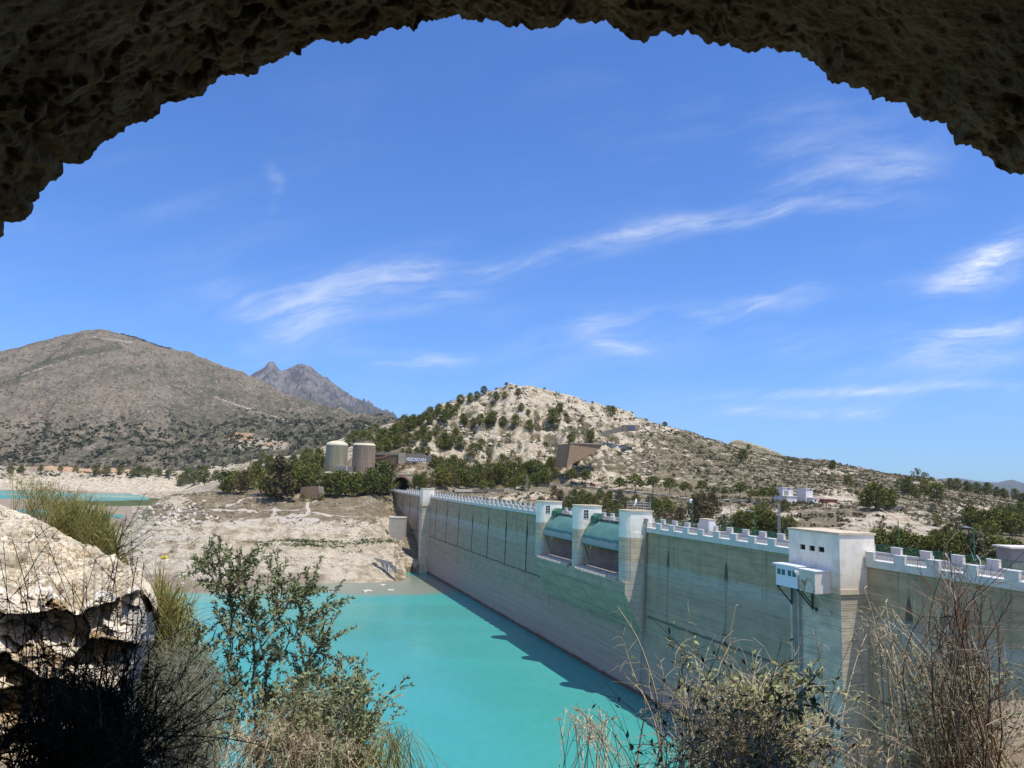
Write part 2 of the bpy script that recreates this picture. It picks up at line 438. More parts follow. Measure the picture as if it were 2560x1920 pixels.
# ------------------------------------------------------------------ main terrain as a height field seen from columns
# per column: (depth, py) on visible ground, (depth, None, z) where it is hidden
K = 1.045
COLS = {
 -350: [(150,None,-40),(420,None,-37),(440,None,-35.3),(500,None,-35.3),(520,None,-38),(560,None,-38),(580,None,-35.4),(740,None,-35.3),(765,None,-38),(930,None,-38),(985,1215),(1080,1188),(1200,1165),(1300,1150),(1500,1140)],
 200: [(150,None,-40),(420,None,-37),(440,None,-35.3),(495,None,-35.3),(510,None,-38),(560,None,-38),(575,None,-35.4),(735,None,-35.3),(755,None,-38),(930,None,-38),(985,1218),(1080,1192),(1200,1172),(1300,1160),(1500,1150)],
 285: [(150,None,-40),(222,None,-38),(234,None,-35.5),(262,None,-33.5),(300,None,-32),(345,None,-34),(430,None,-35.3),(500,None,-35.3),(515,None,-37.2),(540,None,-37.2),(555,None,-35.4),(755,None,-35.2),(775,None,-38),(940,None,-38),(985,1222),(1080,1195),(1200,1178),(1300,1165),(1500,1155)],
 335: [(150,None,-40),(222,None,-38),(231,1456),(250,1408),(268,1368),(287,1330),(304,1310),(322,1312),(345,None,-30),(420,None,-35.2),(700,None,-35.2),(780,None,-35.2),(800,None,-38),(930,None,-38),(985,1225),(1080,1197),(1200,1180),(1300,1168),(1500,1158)],
 400: [(150,None,-40),(222,None,-37),(231,1452),(250,1400),(268,1345),(287,1290),(304,1258),(320,1251),(335,None,-17),(380,None,-30),(420,None,-33),(860,None,-35),(960,1228),(1080,1197),(1200,1182),(1300,1170),(1500,1160)],
 480: [(150,None,-40),(218,None,-37),(227,1457),(250,1395),(263,1352),(277,1310),(297,1272),(316,1248),(330,1236),(350,None,-15),(411,None,-25),(574,None,-29),(880,None,-28),(1000,1222),(1080,1197),(1200,1184),(1300,1172),(1500,1160)],
 560: [(150,None,-40),(215,None,-37),(224,1466),(244,1405),(258,1360),(273,1315),(292,1280),(311,1255),(325,1240),(345,1225),(383,1210),(431,1200),(478,None,-9),(670,None,-14),(957,1198),(1148,1175),(1340,1150),(1500,1140)],
 640: [(150,None,-40),(230,None,-37),(242,1442),(254,1400),(265,1350),(278,1310),(297,1275),(316,1252),(330,1238),(349,1220),(383,1198),(411,1186),(450,1174),(498,None,2),(670,None,-6),(957,1190),(1148,1160),(1340,1140),(1500,1130)],
 740: [(150,None,-40),(236,None,-37),(247,1432),(258,1398),(268,1350),(280,1305),(299,1270),(316,1250),(330,1235),(346,1215),(364,1195),(383,1180),(421,1160),(478,1142),(536,None,8),(766,None,4),(1148,1145),(1340,1130),(1500,1120)],
 850: [(150,None,-40),(242,None,-37),(252,1428),(262,1398),(272,1350),(285,1305),(301,1270),(318,1248),(333,1236),(348,1214),(358,1192),(373,1182),(402,1165),(450,1125),(507,1095),(574,None,22),(766,None,8),(1340,None,30),(1500,None,30)],
 940: [(150,None,-40),(246,None,-37),(256,1426),(266,1395),(277,1350),(290,1300),(306,1265),(320,1248),(332,1240),(346,1226),(352,1192),(362,1172),(375,1152),(402,1120),(450,1090),(498,1065),(536,None,28),(670,None,5),(1500,None,0)],
 985: [(150,None,-40),(248,None,-37),(258,1426),(270,1395),(284,1362),(300,1335),(318,1306),(330,1280),(338,None,-13),(344,None,-9.5),(352,None,-8.4),(371,None,-8.4),(374,1176),(388,1152),(404,1118),(450,1085),(494,1052),(536,None,28),(670,None,5),(1500,None,0)],
 1030: [(150,None,-40),(252,None,-38),(262,None,-35),(285,None,-28),(310,None,-19),(330,None,-12),(344,None,-8.6),(371,None,-8.4),(374,1176),(388,1152),(404,1118),(450,1080),(494,1042),(536,None,30),(670,None,5),(1500,None,0)],
 1062: [(150,None,-40),(252,None,-38),(275,None,-33),(306,None,-24),(330,None,-13),(344,1234),(350,1205),(358,1188),(376,1166),(398,1142),(422,1108),(460,1060),(494,1033),(527,None,34),(670,None,5),(1500,None,0)],
 1150: [(150,None,-44),(240,None,-44),(270,None,-38),(300,None,-28),(340,None,-14),(360,1231),(376,1222),(385,1221),(402,1196),(421,1165),(436,1130),(460,1080),(488,1025),(508,987),(536,None,44),(670,None,10),(1500,None,0)],
 1270: [(150,None,-44),(200,None,-44),(260,None,-38),(310,None,-24),(340,1258),(362,1238),(378,1222),(392,1218),(412,1190),(431,1150),(450,1090),(474,1010),(493,964),(510,None,57),(536,None,54),(670,None,10),(1500,None,0)],
 1400: [(150,None,-44),(200,None,-44),(250,None,-38),(300,None,-25),(335,1262),(362,1240),(380,1216),(395,1212),(407,1195),(426,1160),(445,1110),(469,1050),(498,984),(517,None,52),(670,None,10),(1500,None,0)],
 1500: [(150,None,-44),(190,None,-44),(240,None,-33),(290,1300),(335,1268),(364,1240),(376,1222),(391,1218),(407,1195),(431,1150),(455,1100),(488,1040),(517,1005),(536,None,48),(670,None,10),(1500,None,0)],
 1600: [(110,None,-44),(160,None,-44),(220,None,-35.2),(280,1310),(325,1275),(360,1240),(372,1231),(387,1227),(402,1205),(431,1160),(469,1105),(507,1060),(536,1047),(555,None,36),(670,None,10),(1500,None,0)],
 1720: [(90,None,-44),(150,None,-44),(210,None,-33),(270,1315),(315,1290),(345,1257),(358,1244),(373,1241),(388,1220),(431,1170),(478,1120),(536,1079),(555,None,28),(670,None,8),(1500,None,0)],
 1840: [(80,None,-44),(130,None,-44),(200,None,-32),(250,1330),(297,1300),(326,1262),(338,1251),(355,1248),(378,1225),(431,1180),(498,1140),(545,1121),(574,None,18),(670,None,14),(800,1091),(900,None,18),(1500,None,0)],
 1900: [(80,None,-44),(125,None,-44),(190,None,-31),(240,1332),(287,1305),(316,1272),(330,1262),(346,1258),(369,1236),(431,1187),(510,1148),(575,1133),(600,None,15),(690,None,12),(800,1112),(900,None,8),(1500,None,-5)],
 1960: [(70,None,-44),(120,None,-42),(180,None,-29),(230,1335),(278,1310),(307,1282),(322,1267),(340,1263),(364,1242),(431,1192),(517,1155),(593,1142),(632,None,13),(700,None,9),(800,1134),(900,None,0),(1500,None,-10)],
 2060: [(60,None,-42),(110,None,-38),(160,None,-27),(210,1345),(250,1325),(290,1288),(312,1268),(334,1264),(364,1246),(431,1206),(526,1168),(612,1150),(651,None,12),(860,None,0),(1500,None,-20)],
 2200: [(55,None,-38),(95,None,-35.2),(140,None,-26),(190,1375),(230,1350),(262,1310),(287,1282),(304,1276),(330,1267),(402,1236),(498,1206),(593,1181),(632,None,4),(860,None,-15),(1500,None,-30)],
 2330: [(50,None,-30),(85,None,-30),(130,None,-25),(180,1395),(220,1365),(255,1340),(290,1310),(335,1290),(411,1256),(507,1222),(603,1196),(651,None,-2),(860,None,-20),(1500,None,-40)],
 2450: [(50,None,-28),(80,None,-28),(130,None,-25),(180,1400),(228,1360),(280,1325),(345,1300),(431,1270),(536,1241),(612,1224),(670,None,-12),(860,None,-30),(1500,None,-40)],
 2560: [(50,None,-28),(78,None,-28),(130,None,-25),(180,1405),(228,1370),(290,1330),(364,1305),(460,1280),(555,1256),(622,1243),(670,None,-18),(900,None,-30),(1500,None,-45)],
 2950: [(50,None,-28),(75,None,-26),(130,None,-24),(180,None,-20),(290,None,-16),(460,None,-14),(600,None,-12),(670,None,-16),(900,None,-30),(1500,None,-45)],
}
def horizon_py(px): return 960 + (FPX * math.tan(PITCH) + (px - 1280) * _s) / _c
ROWS = np.concatenate([np.geomspace(60, 215, 70)[:-1], np.geomspace(215, 640, 360)[:-1], np.geomspace(640, 1480, 110)])
cpx = np.array(sorted(COLS)); cu = np.array([_uv(p, horizon_py(p))[0] for p in cpx])
UU = np.linspace(cu[0], cu[-1], 860)
prof = []
for p in cpx:
    ys, zs = [], []
    for k in COLS[p]:
        Yk = k[0] * K if k[0] > 290 else (k[0] * 1.032 if k[0] > 160 else k[0])
        ys.append(Yk); zs.append(k[2] if len(k) == 3 else at_depth(p, k[1], Yk).z)
    prof.append(np.interp(ROWS, ys, zs))
prof = np.array(prof)                                              # columns x rows
BASEZ = np.empty((len(ROWS), len(UU)))
for i in range(len(ROWS)): BASEZ[i] = np.interp(UU, cu, prof[:, i])
def blur(a, w, ax):
    k = np.hanning(w + 2)[1:-1]; k /= k.sum()
    return np.apply_along_axis(lambda v: np.convolve(np.pad(v, (w // 2, w // 2), mode='edge'), k, 'valid'), ax, a)
BASEZ = blur(blur(BASEZ, 15, 1), 5, 0)
GX = UU[None, :] * ROWS[:, None]; GY = np.repeat(ROWS[:, None], len(UU), 1)
PXg, PYg = px_of(GX, GY, BASEZ)
S_, N_ = dam_sn(GX, GY)
dn = fbm(GX / 60, GY / 60, 5); rg = ridged(GX / 34, GY / 34, 5); fn = fbm(GX / 9, GY / 9, 4); sm = fbm(GX / 3.2, GY / 3.2, 3)
tame = 1 - 0.68 * sstep(1430, 1600, PXg - (1200 - PYg) * 0.6)
tame = tame * (1 - 0.55 * sstep(38, 54, BASEZ))
hill = sstep(408, 430, GY) * sstep(1000, 1100, PXg) * (1 - sstep(1750, 2000, PXg) * 0.65)
left = 1 - sstep(960, 1010, PXg)
amp = 0.5 + 0 * GX
rg2 = ridged(GX / 13 + 5, GY / 17, 4); Z = BASEZ + hill * tame * ((rg - 0.55) * 9.0 + (rg2 - 0.55) * 5.0 + fn * 2.0 + sm * 1.1)
up = sstep(-32.5, -26, BASEZ)
Z = Z + left * up * (dn * 1.6 + fn * 0.9 + sm * 0.55) * sstep(232, 262, GY) * (1 - 0.5 * sstep(500, 700, GY))
right = sstep(1080, 1180, PXg) * (1 - hill)
roadband = np.exp(-((BASEZ - np.where(PXg < 1700, -6.0, -9.0)) / 1.2) ** 2) * sstep(350, 370, GY) * (1 - sstep(405, 415, GY))
Z = Z + right * (1 - roadband * 0.9) * (dn * 2.4 + fn * 1.2 + sm * 0.5 + (rg - 0.55) * 2.2)
# rubble spit and steps in the shore
spit = np.exp(-(((PXg - 440) / 55) ** 2 + ((PYg - 1268) / 26) ** 2)) * left * (GY < 400)
Z = Z + spit * (ridged(GX / 5, GY / 5, 4) - 0.4) * 3.2
bank = left * (GY < 420) * sstep(-34, -32, BASEZ)
Z = Z + bank * terraces(Z + fbm(GX / 26, GY / 26, 4) * 2.4, 1.5, 0.62) + bank * sm * 0.25
Z = Z + hill * tame * terraces(Z + fbm(GX / 50, GY / 50, 4) * 7.0, 5.2, 0.55, 0.05, 0.5)
gul = ridged(GX / 10 + GY / 200, GY / 60 + 3, 4); Z = Z + hill * tame * (gul - 0.55) * 6.0
# keep the land out of the lake next to the dam and out of the tunnel
Z = np.where((N_ > -9.5) & (S_ < 168) & (S_ > -125) & (PXg > 1015), np.minimum(Z, -42), Z)
Z = np.where((N_ > -1) & (N_ < 12) & (S_ > 165) & (S_ < 256) & (Z > -8.9), -8.9, Z)
Z = np.where((N_ < 0.5) & (N_ > -11.2) & (S_ > 190) & (S_ < 272), np.minimum(Z, -9.2), Z)
farb = sstep(990, 1060, GY) * (GX < -150)
Z = Z + farb * (terraces(Z + fbm(GX / 90, GY / 90, 4) * 9, 8.0, 0.8, 0.0, 0.3) + (ridged(GX / 45, GY / 70, 4) - 0.55) * 9)
# quiet far shore of the upper lake
Z = np.where(left * (GY > 420) * (GY < 1000) > 0.5, BASEZ + 0.25 * fn * sstep(-36.6, -35.2, BASEZ), Z)
Z = Z - np.where(GX < 0, np.maximum(GY - 1290, 0) * 0.6, 0)
LZ = Z
PXg, PYg = px_of(GX, GY, Z)
def ground_z(X, Y):
    X = np.asarray(X, float); Y = np.asarray(Y, float)
    u = np.clip(X / Y, UU[0], UU[-1]); yy = np.clip(Y, ROWS[0], ROWS[-1])
    fi = np.interp(yy, ROWS, np.arange(len(ROWS))); fj = (u - UU[0]) / (UU[1] - UU[0])
    i = np.clip(fi.astype(int), 0, len(ROWS) - 2); j = np.clip(fj.astype(int), 0, len(UU) - 2); a = fi - i; b = fj - j
    return (LZ[i, j] * (1 - a) * (1 - b) + LZ[i + 1, j] * a * (1 - b) + LZ[i, j + 1] * (1 - a) * b + LZ[i + 1, j + 1] * a * b)
def dam_depth(px):
    """depth at which the sight line over column px crosses the dam"""
    u = _uv(px, horizon_py(px))[0]
    for Y in np.arange(40, 420, 1.0):
        s, n = dam_sn(u * Y, Y)
        if n < -10: return Y if s < 300 else 60
    return 60
def on_ground(px, py, ymin=None):
    """point of the terrain seen at a place in the photograph"""
    r = ray(px, py); lo = max(200 if px < 1040 else dam_depth(px) + 4, ymin or 0)
    Y = np.arange(lo, 1470, 0.5); X = r.x / r.y * Y; zr = r.z / r.y * Y
    hit = np.nonzero(ground_z(X, Y) >= zr)[0]
    k = hit[0] if len(hit) else len(Y) - 1
    return float(X[k]), float(Y[k]), float(ground_z(X[k], Y[k]))

# surface covers (fixed to the ground)
def blob(cx, cy, rx, ry, soft=0.5): return 1 - sstep(1 - soft, 1 + soft, np.sqrt(((PXg - cx) / rx) ** 2 + ((PYg - cy) / ry) ** 2))
near = GY < 640
pale = 0.30 + 0 * GX; veg = 0.30 + 0 * GX; ochre = 0 * GX; grass = 0 * GX; mud = 0 * GX; track = 0 * GX
hill_pale = sstep(1010, 1100, PXg) * (1 - sstep(1560, 1690, PXg)) * (GY > 405) * (1 - sstep(1135, 1190, PYg + (PXg - 1300) * 0.12 * (PXg > 1300)))
low_right = sstep(1420, 1560, PXg) * sstep(1050, 1110, PYg + (1600 - PXg) * 0.18)
pale = np.where(right + hill > 0.3, 0.34, pale); pale = np.maximum(pale, 0.60 * hill_pale * (1 - 0.75 * low_right)); 
veg = np.where(right + hill > 0.3, 0.57, veg); veg = veg * (1 - 0.36 * hill_pale * (1 - low_right)); veg = np.where((PXg > 1750) & (PYg < 1240), 0.58, veg)
for (cx, cy, rx, ry) in [(2240, 1312, 120, 36), (2090, 1246, 55, 26), (1800, 1292, 110, 28), (2420, 1275, 70, 20), (2130, 1330, 60, 20), (1250, 1262, 90, 22), (1560, 1205, 120, 18), (1480, 1190, 70, 16), (2090, 1180, 60, 10), (1650, 1075, 50, 12), (1330, 1240, 60, 10), (1950, 1290, 60, 16), (2330, 1210, 60, 8), (2480, 1300, 60, 12)]:
    b = blob(cx, cy, rx, ry) * (right + hill > 0.2); pale = np.maximum(pale, 0.85 * b); veg = veg * (1 - 0.7 * b)
ledge = [(1190, 1062), (1330, 1070), (1450, 1078), (1520, 1090)], [(1520, 1095), (1640, 1085), (1760, 1130), (1830, 1165)], [(1060, 1080), (1180, 1094), (1300, 1108)]
for ln in ledge:
    for (x0, y0), (x1, y1) in zip(ln[:-1], ln[1:]):
        dx, dy = x1 - x0, y1 - y0; tt = np.clip(((PXg - x0) * dx + (PYg - y0) * dy) / (dx * dx + dy * dy), 0, 1); dd = np.hypot(PXg - x0 - tt * dx, PYg - y0 - tt * dy)
        veg = np.maximum(veg, 0.85 * (1 - sstep(4, 13, dd + 4 * fn)) * (GY > 405)); pale = pale - 0.4 * (1 - sstep(4, 13, dd)) * (GY > 405)
pale = pale + hill_pale * ((gul - 0.55) * 1.9 + (rg2 - 0.55) * 1.3); veg = veg - hill_pale * ((gul - 0.55) * 2.0 + (rg2 - 0.55) * 1.5)
far_r = (GX > 0) & (GY > 645); veg = np.where(far_r, 0.72, veg); pale = np.where(far_r, 0.2, pale)
# left bank
L = (left > 0.5) & (GY < 420)
band = fbm(BASEZ / 1.7 + 40, GX / 70, 3)
shore = sstep(-17.5, -22.5, BASEZ + 2.2 * dn)
pale = np.where(L, 0.31 + 0.59 * shore + 0.75 * band * shore, pale); veg = np.where(L, 0.46 - 0.30 * shore - 0.25 * band * shore, veg)
pale = np.maximum(pale, 0.75 * spit * L); pale = np.where(L & (BASEZ > -13.0) & (PXg < 980), 0.33, pale)
grass = np.maximum(grass, np.where(L, np.exp(-((BASEZ + 25.4 + 0.3 * fn) / 0.75) ** 2) * sstep(590, 720, PXg) * 0.62, 0))
grass = np.maximum(grass, np.where(L, np.exp(-((BASEZ + 29.5) / 0.7) ** 2) * sstep(440, 520, PXg) * (1 - sstep(640, 780, PXg)) * 0.42, 0))
mud = np.maximum(mud, np.where(L, sstep(-32.6, -33.7, BASEZ + 0.5 * fn) * (1 - sstep(700, 900, PXg) * 0.9), 0))
F = (left > 0.5) & (GY > 420) & (GY < 1000)
pale = np.where(F, 0.5, pale); veg = np.where(F, 0.05, veg); mud = np.where(F, 0.8 * (PXg < 330), mud)
grass = np.where(F & (GY > 580), 0.95 * blob(300, 1254, 130, 12, 0.25), grass)
T = (left > 0.5) & (GY > 985)
pale = np.where(T, np.where(PYg > 1195, 0.80, 0.52) + 0.4 * dn, pale); veg = np.where(T, np.where(PYg > 1200, 0.1, 0.42), veg)
ochre = np.where(T, 0.20 + 0.62 * blob(150, 1150, 150, 22) + 0.62 * blob(400, 1160, 80, 14) + 0.5 * blob(250, 1175, 120, 10), ochre)
def tracks(lines, w):
    global track
    for ln in lines:
        pts = [on_ground(*p)[:2] for p in ln]
        for a, b in zip(pts[:-1], pts[1:]):
            ax, ay = a; bx, by = b; L2 = (bx - ax) ** 2 + (by - ay) ** 2 + 1e-6
            t = np.clip(((GX - ax) * (bx - ax) + (GY - ay) * (by - ay)) / L2, 0, 1)
            d = np.hypot(GX - ax - t * (bx - ax) + fn * 0.6, GY - ay - t * (by - ay))
            track = np.maximum(track, 1 - sstep(w * 0.6, w * 1.4, d))
q = lambda *uv: [(u / 2.458, 760 + v / 2.458) for u, v in uv]
tracks([q((1950, 1198), (1890, 1225), (1897, 1268), (1872, 1292)), q((1890, 1340), (2010, 1355), (2085, 1405)), q((1300, 1262), (1500, 1265), (1680, 1262), (1830, 1268)), q((1690, 1265), (1680, 1305), (1600, 1330)), q((1390, 1245), (1500, 1198), (1570, 1178)), q((1900, 1275), (1960, 1290), (2200, 1308)), q((880, 1455), (1300, 1442))], 0.65)
tracks([q((1880, 1290), (1780, 1312), (1600, 1330), (1400, 1350)), q((1750, 1325), (1930, 1330))], 1.9)
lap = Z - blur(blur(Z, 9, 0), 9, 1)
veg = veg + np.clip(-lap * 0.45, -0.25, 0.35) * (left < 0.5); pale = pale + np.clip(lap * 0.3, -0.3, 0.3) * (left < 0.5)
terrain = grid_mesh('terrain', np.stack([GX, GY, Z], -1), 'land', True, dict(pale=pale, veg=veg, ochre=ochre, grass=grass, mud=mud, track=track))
structure(terrain)

# ------------------------------------------------------------------ big brown mountain on the left
mp = [-600, -200, 0, 60, 110, 160, 215, 260, 300, 350, 400, 450, 500, 560, 620, 680, 740, 800, 860, 920, 980, 1040, 1100, 1250]
mc = [1010, 915, 872, 853, 838, 830, 826, 833, 845, 862, 878, 890, 904, 925, 955, 980, 1000, 1020, 1035, 1052, 1070, 1085, 1100, 1120]
bp = [-600, 300, 450, 560, 650, 760, 900, 1250]; bc = [1150, 1165, 1158, 1146, 1134, 1118, 1112, 1120]
MU = np.linspace(_uv(-600, horizon_py(-600))[0], _uv(1250, horizon_py(1250))[0], 620)
MPX = np.interp(MU, [_uv(p, horizon_py(p))[0] for p in mp], mp)
MY = np.concatenate([np.geomspace(1180, 2600, 330), np.geomspace(2620, 4300, 50)])
zc = np.array([at_depth(p, y, 2560).z for p, y in zip(MPX, np.interp(MPX, mp, mc))])
zb = np.array([at_depth(p, y, 1230).z for p, y in zip(MPX, np.interp(MPX, bp, bc))])
t = np.clip((MY - 1230) / (2560 - 1230), -0.04, 1)[:, None]
sh = np.where(t > 0, np.sign(t) * np.abs(t) ** 1.12, t); sh = sh - 0.10 * np.sin(np.clip(t, 0, 1) * math.pi) ** 2 * 0.6
MZ = zb[None, :] + (zc - zb)[None, :] * sh
back = np.clip((MY - 2580) / 1700, 0, 1)[:, None]; MZ = MZ - back * (zc[None, :] + 120)
MZ = MZ - np.clip((1240 - MY) / 50, 0, 1)[:, None] * 90
MX = MU[None, :] * MY[:, None]; MYY = np.repeat(MY[:, None], len(MU), 1)
env = sstep(0, 0.12, t) * (1 - 0.75 * sstep(0.85, 1.0, t))
r1 = ridged(MX / 330 + MYY / 900, MYY / 620 - MX / 1400, 6, 0.55); r2 = ridged(MX / 90, MYY / 110, 4)
MZ = MZ + env * ((r1 - 0.55) * 120 + (r2 - 0.5) * 22 + fbm(MX / 30, MYY / 30, 3) * 6)
mpx, mpy = px_of(MX, MYY, MZ)
mveg = 0.40 + 0.28 * fbm(MX / 260, MYY / 420, 4) + 0.25 * sstep(990, 1080, mpy) * (mpx > 120) - 0.15 * sstep(920, 1020, mpy) * (mpx < 420) + 0 * MX
def mblob(cx, cy, rx, ry): return 1 - sstep(0.5, 1.5, np.sqrt(((mpx - cx) / rx) ** 2 + ((mpy - cy) / ry) ** 2))
for (x0, y0, x1, y1) in [(0, 965, 110, 912), (110, 912, 200, 880), (200, 880, 300, 868)]:
    dx, dy = x1 - x0, y1 - y0; tt = np.clip(((mpx - x0) * dx + (mpy - y0) * dy) / (dx * dx + dy * dy), 0, 1); mveg = mveg + 0.5 * (1 - sstep(2, 12, np.hypot(mpx - x0 - tt * dx, mpy - y0 - tt * dy)))
moch = 0.75 * mblob(600, 1092, 45, 14) + 0.5 * mblob(700, 1112, 70, 10); mpal = 0.75 * mblob(650, 1112, 90, 20) + 0.5 * mblob(470, 1050, 12, 16) + 0.4 * mblob(880, 1040, 40, 6)
for (x0, y0, x1, y1) in [(535, 992, 600, 1015), (600, 1015, 720, 1052), (15, 950, 130, 912), (230, 842, 330, 856)]:
    dx, dy = x1 - x0, y1 - y0; tt = np.clip(((mpx - x0) * dx + (mpy - y0) * dy) / (dx * dx + dy * dy), 0, 1)
    dd = np.hypot(mpx - x0 - tt * dx, mpy - y0 - tt * dy); mpal = np.maximum(mpal, 0.62 * (1 - sstep(1.5, 4.5, dd)))
mountain = grid_mesh('mountain', np.stack([MX, MYY, MZ], -1), 'mountain', True, dict(veg=mveg, ochre=moch, pale=mpal))
structure(mountain)

# ------------------------------------------------------------------ far rocky peak
pp = [440, 560, 605, 620, 632, 645, 650, 655, 661, 668, 673, 680, 688, 695, 705, 716, 728, 740, 750, 760, 770, 782, 795, 812, 830, 855, 880, 920, 960, 1000, 1080, 1200]
pc = [1030, 985, 944, 931, 925, 917, 908, 903, 902, 903, 911, 920, 927, 924, 921, 916, 911, 910, 914, 915, 924, 934, 942, 953, 966, 982, 997, 1018, 1034, 1056, 1085, 1120]
QU = np.linspace(_uv(440, horizon_py(440))[0], _uv(1200, horizon_py(1200))[0], 420)
QPX = np.interp(QU, [_uv(p, horizon_py(p))[0] for p in pp], pp)
QY = np.concatenate([np.linspace(6400, 8600, 150), np.linspace(8650, 11000, 20)])
qz = np.array([at_depth(p, y, 8600).z for p, y in zip(QPX, np.interp(QPX, pp, pc))])
t = np.clip((QY - 6400) / 2200, 0, 1)[:, None]
QX = QU[None, :] * QY[:, None]; QYY = np.repeat(QY[:, None], len(QU), 1)
w = np.clip((t - 0.35) / 0.65, 0, 1) ** 1.5
smooth_q = blur(qz[None, :], 61, 1)
QZ = (smooth_q * (1 - w) + qz[None, :] * w) * (0.10 + 0.90 * t ** 1.35) + 60
QZ = QZ - np.clip((QY - 8620) / 2400, 0, 1)[:, None] * qz[None, :] * 1.2
QZ = QZ + sstep(0, .2, t) * (1 - 0.93 * sstep(0.84, 0.99, t)) * ((ridged(QX / 380, QYY / 1100, 6, 0.6) - 0.5) * 400 + (ridged(QX / 95, QYY / 300, 5) - 0.5) * 95) - 60 * sstep(0.5, 1.0, t)
structure(grid_mesh('peak', np.stack([QX, QYY, QZ], -1), 'peak_rock', True))

# ------------------------------------------------------------------ far blue mountains on the right and the plain between
hp = [1900, 2250, 2330, 2350, 2375, 2400, 2430, 2460, 2496, 2515, 2534, 2560, 2620, 2760, 3000]
hc = [1235, 1222, 1206, 1198, 1195, 1196, 1201, 1205, 1207, 1202, 1200, 1208, 1216, 1200, 1215]
HU = np.linspace(_uv(1900, horizon_py(1900))[0], _uv(3000, horizon_py(3000))[0], 300)
HPX = np.interp(HU, [_uv(p, horizon_py(p))[0] for p in hp], hp)
HY = np.linspace(9000, 15000, 50)
hz = np.array([at_depth(p, y, 14000).z for p, y in zip(HPX, np.interp(HPX, hp, hc))])
t = np.clip((HY - 9000) / 5000, 0, 1)[:, None]
HX = HU[None, :] * HY[:, None]; HYY = np.repeat(HY[:, None], len(HU), 1)
HZ = -130 + (hz[None, :] + 130) * t ** 1.4 - np.clip((HYY - 14100) / 900, 0, 1) * 200
HZ = HZ + sstep(0, .2, t) * (1 - 0.9 * sstep(0.85, 1, t)) * (ridged(HX / 900, HYY / 1500, 5) - 0.55) * 230
structure(grid_mesh('far_hills', np.stack([HX, HYY, HZ], -1), 'peak_rock', True))
m = MB(); R = 15500
m.addq([(-R, 1300, -130), (R, 1300, -130), (R, R, -130), (-R, R, -130)], [(0, 1, 2, 3)])
structure(m.build('ground', 'plain'))

# ------------------------------------------------------------------ water
W = [dam_xy(-122, -2.5), dam_xy(262, -2.5)]
poly = [W[0], W[1], (-100, 1080), (-1100, 1080), (-420, 18), (60, 12)]
m = MB(); m.add([(x, y, WATER) for x, y in poly], [tuple(range(len(poly)))])
structure(m.build('water', 'water'))
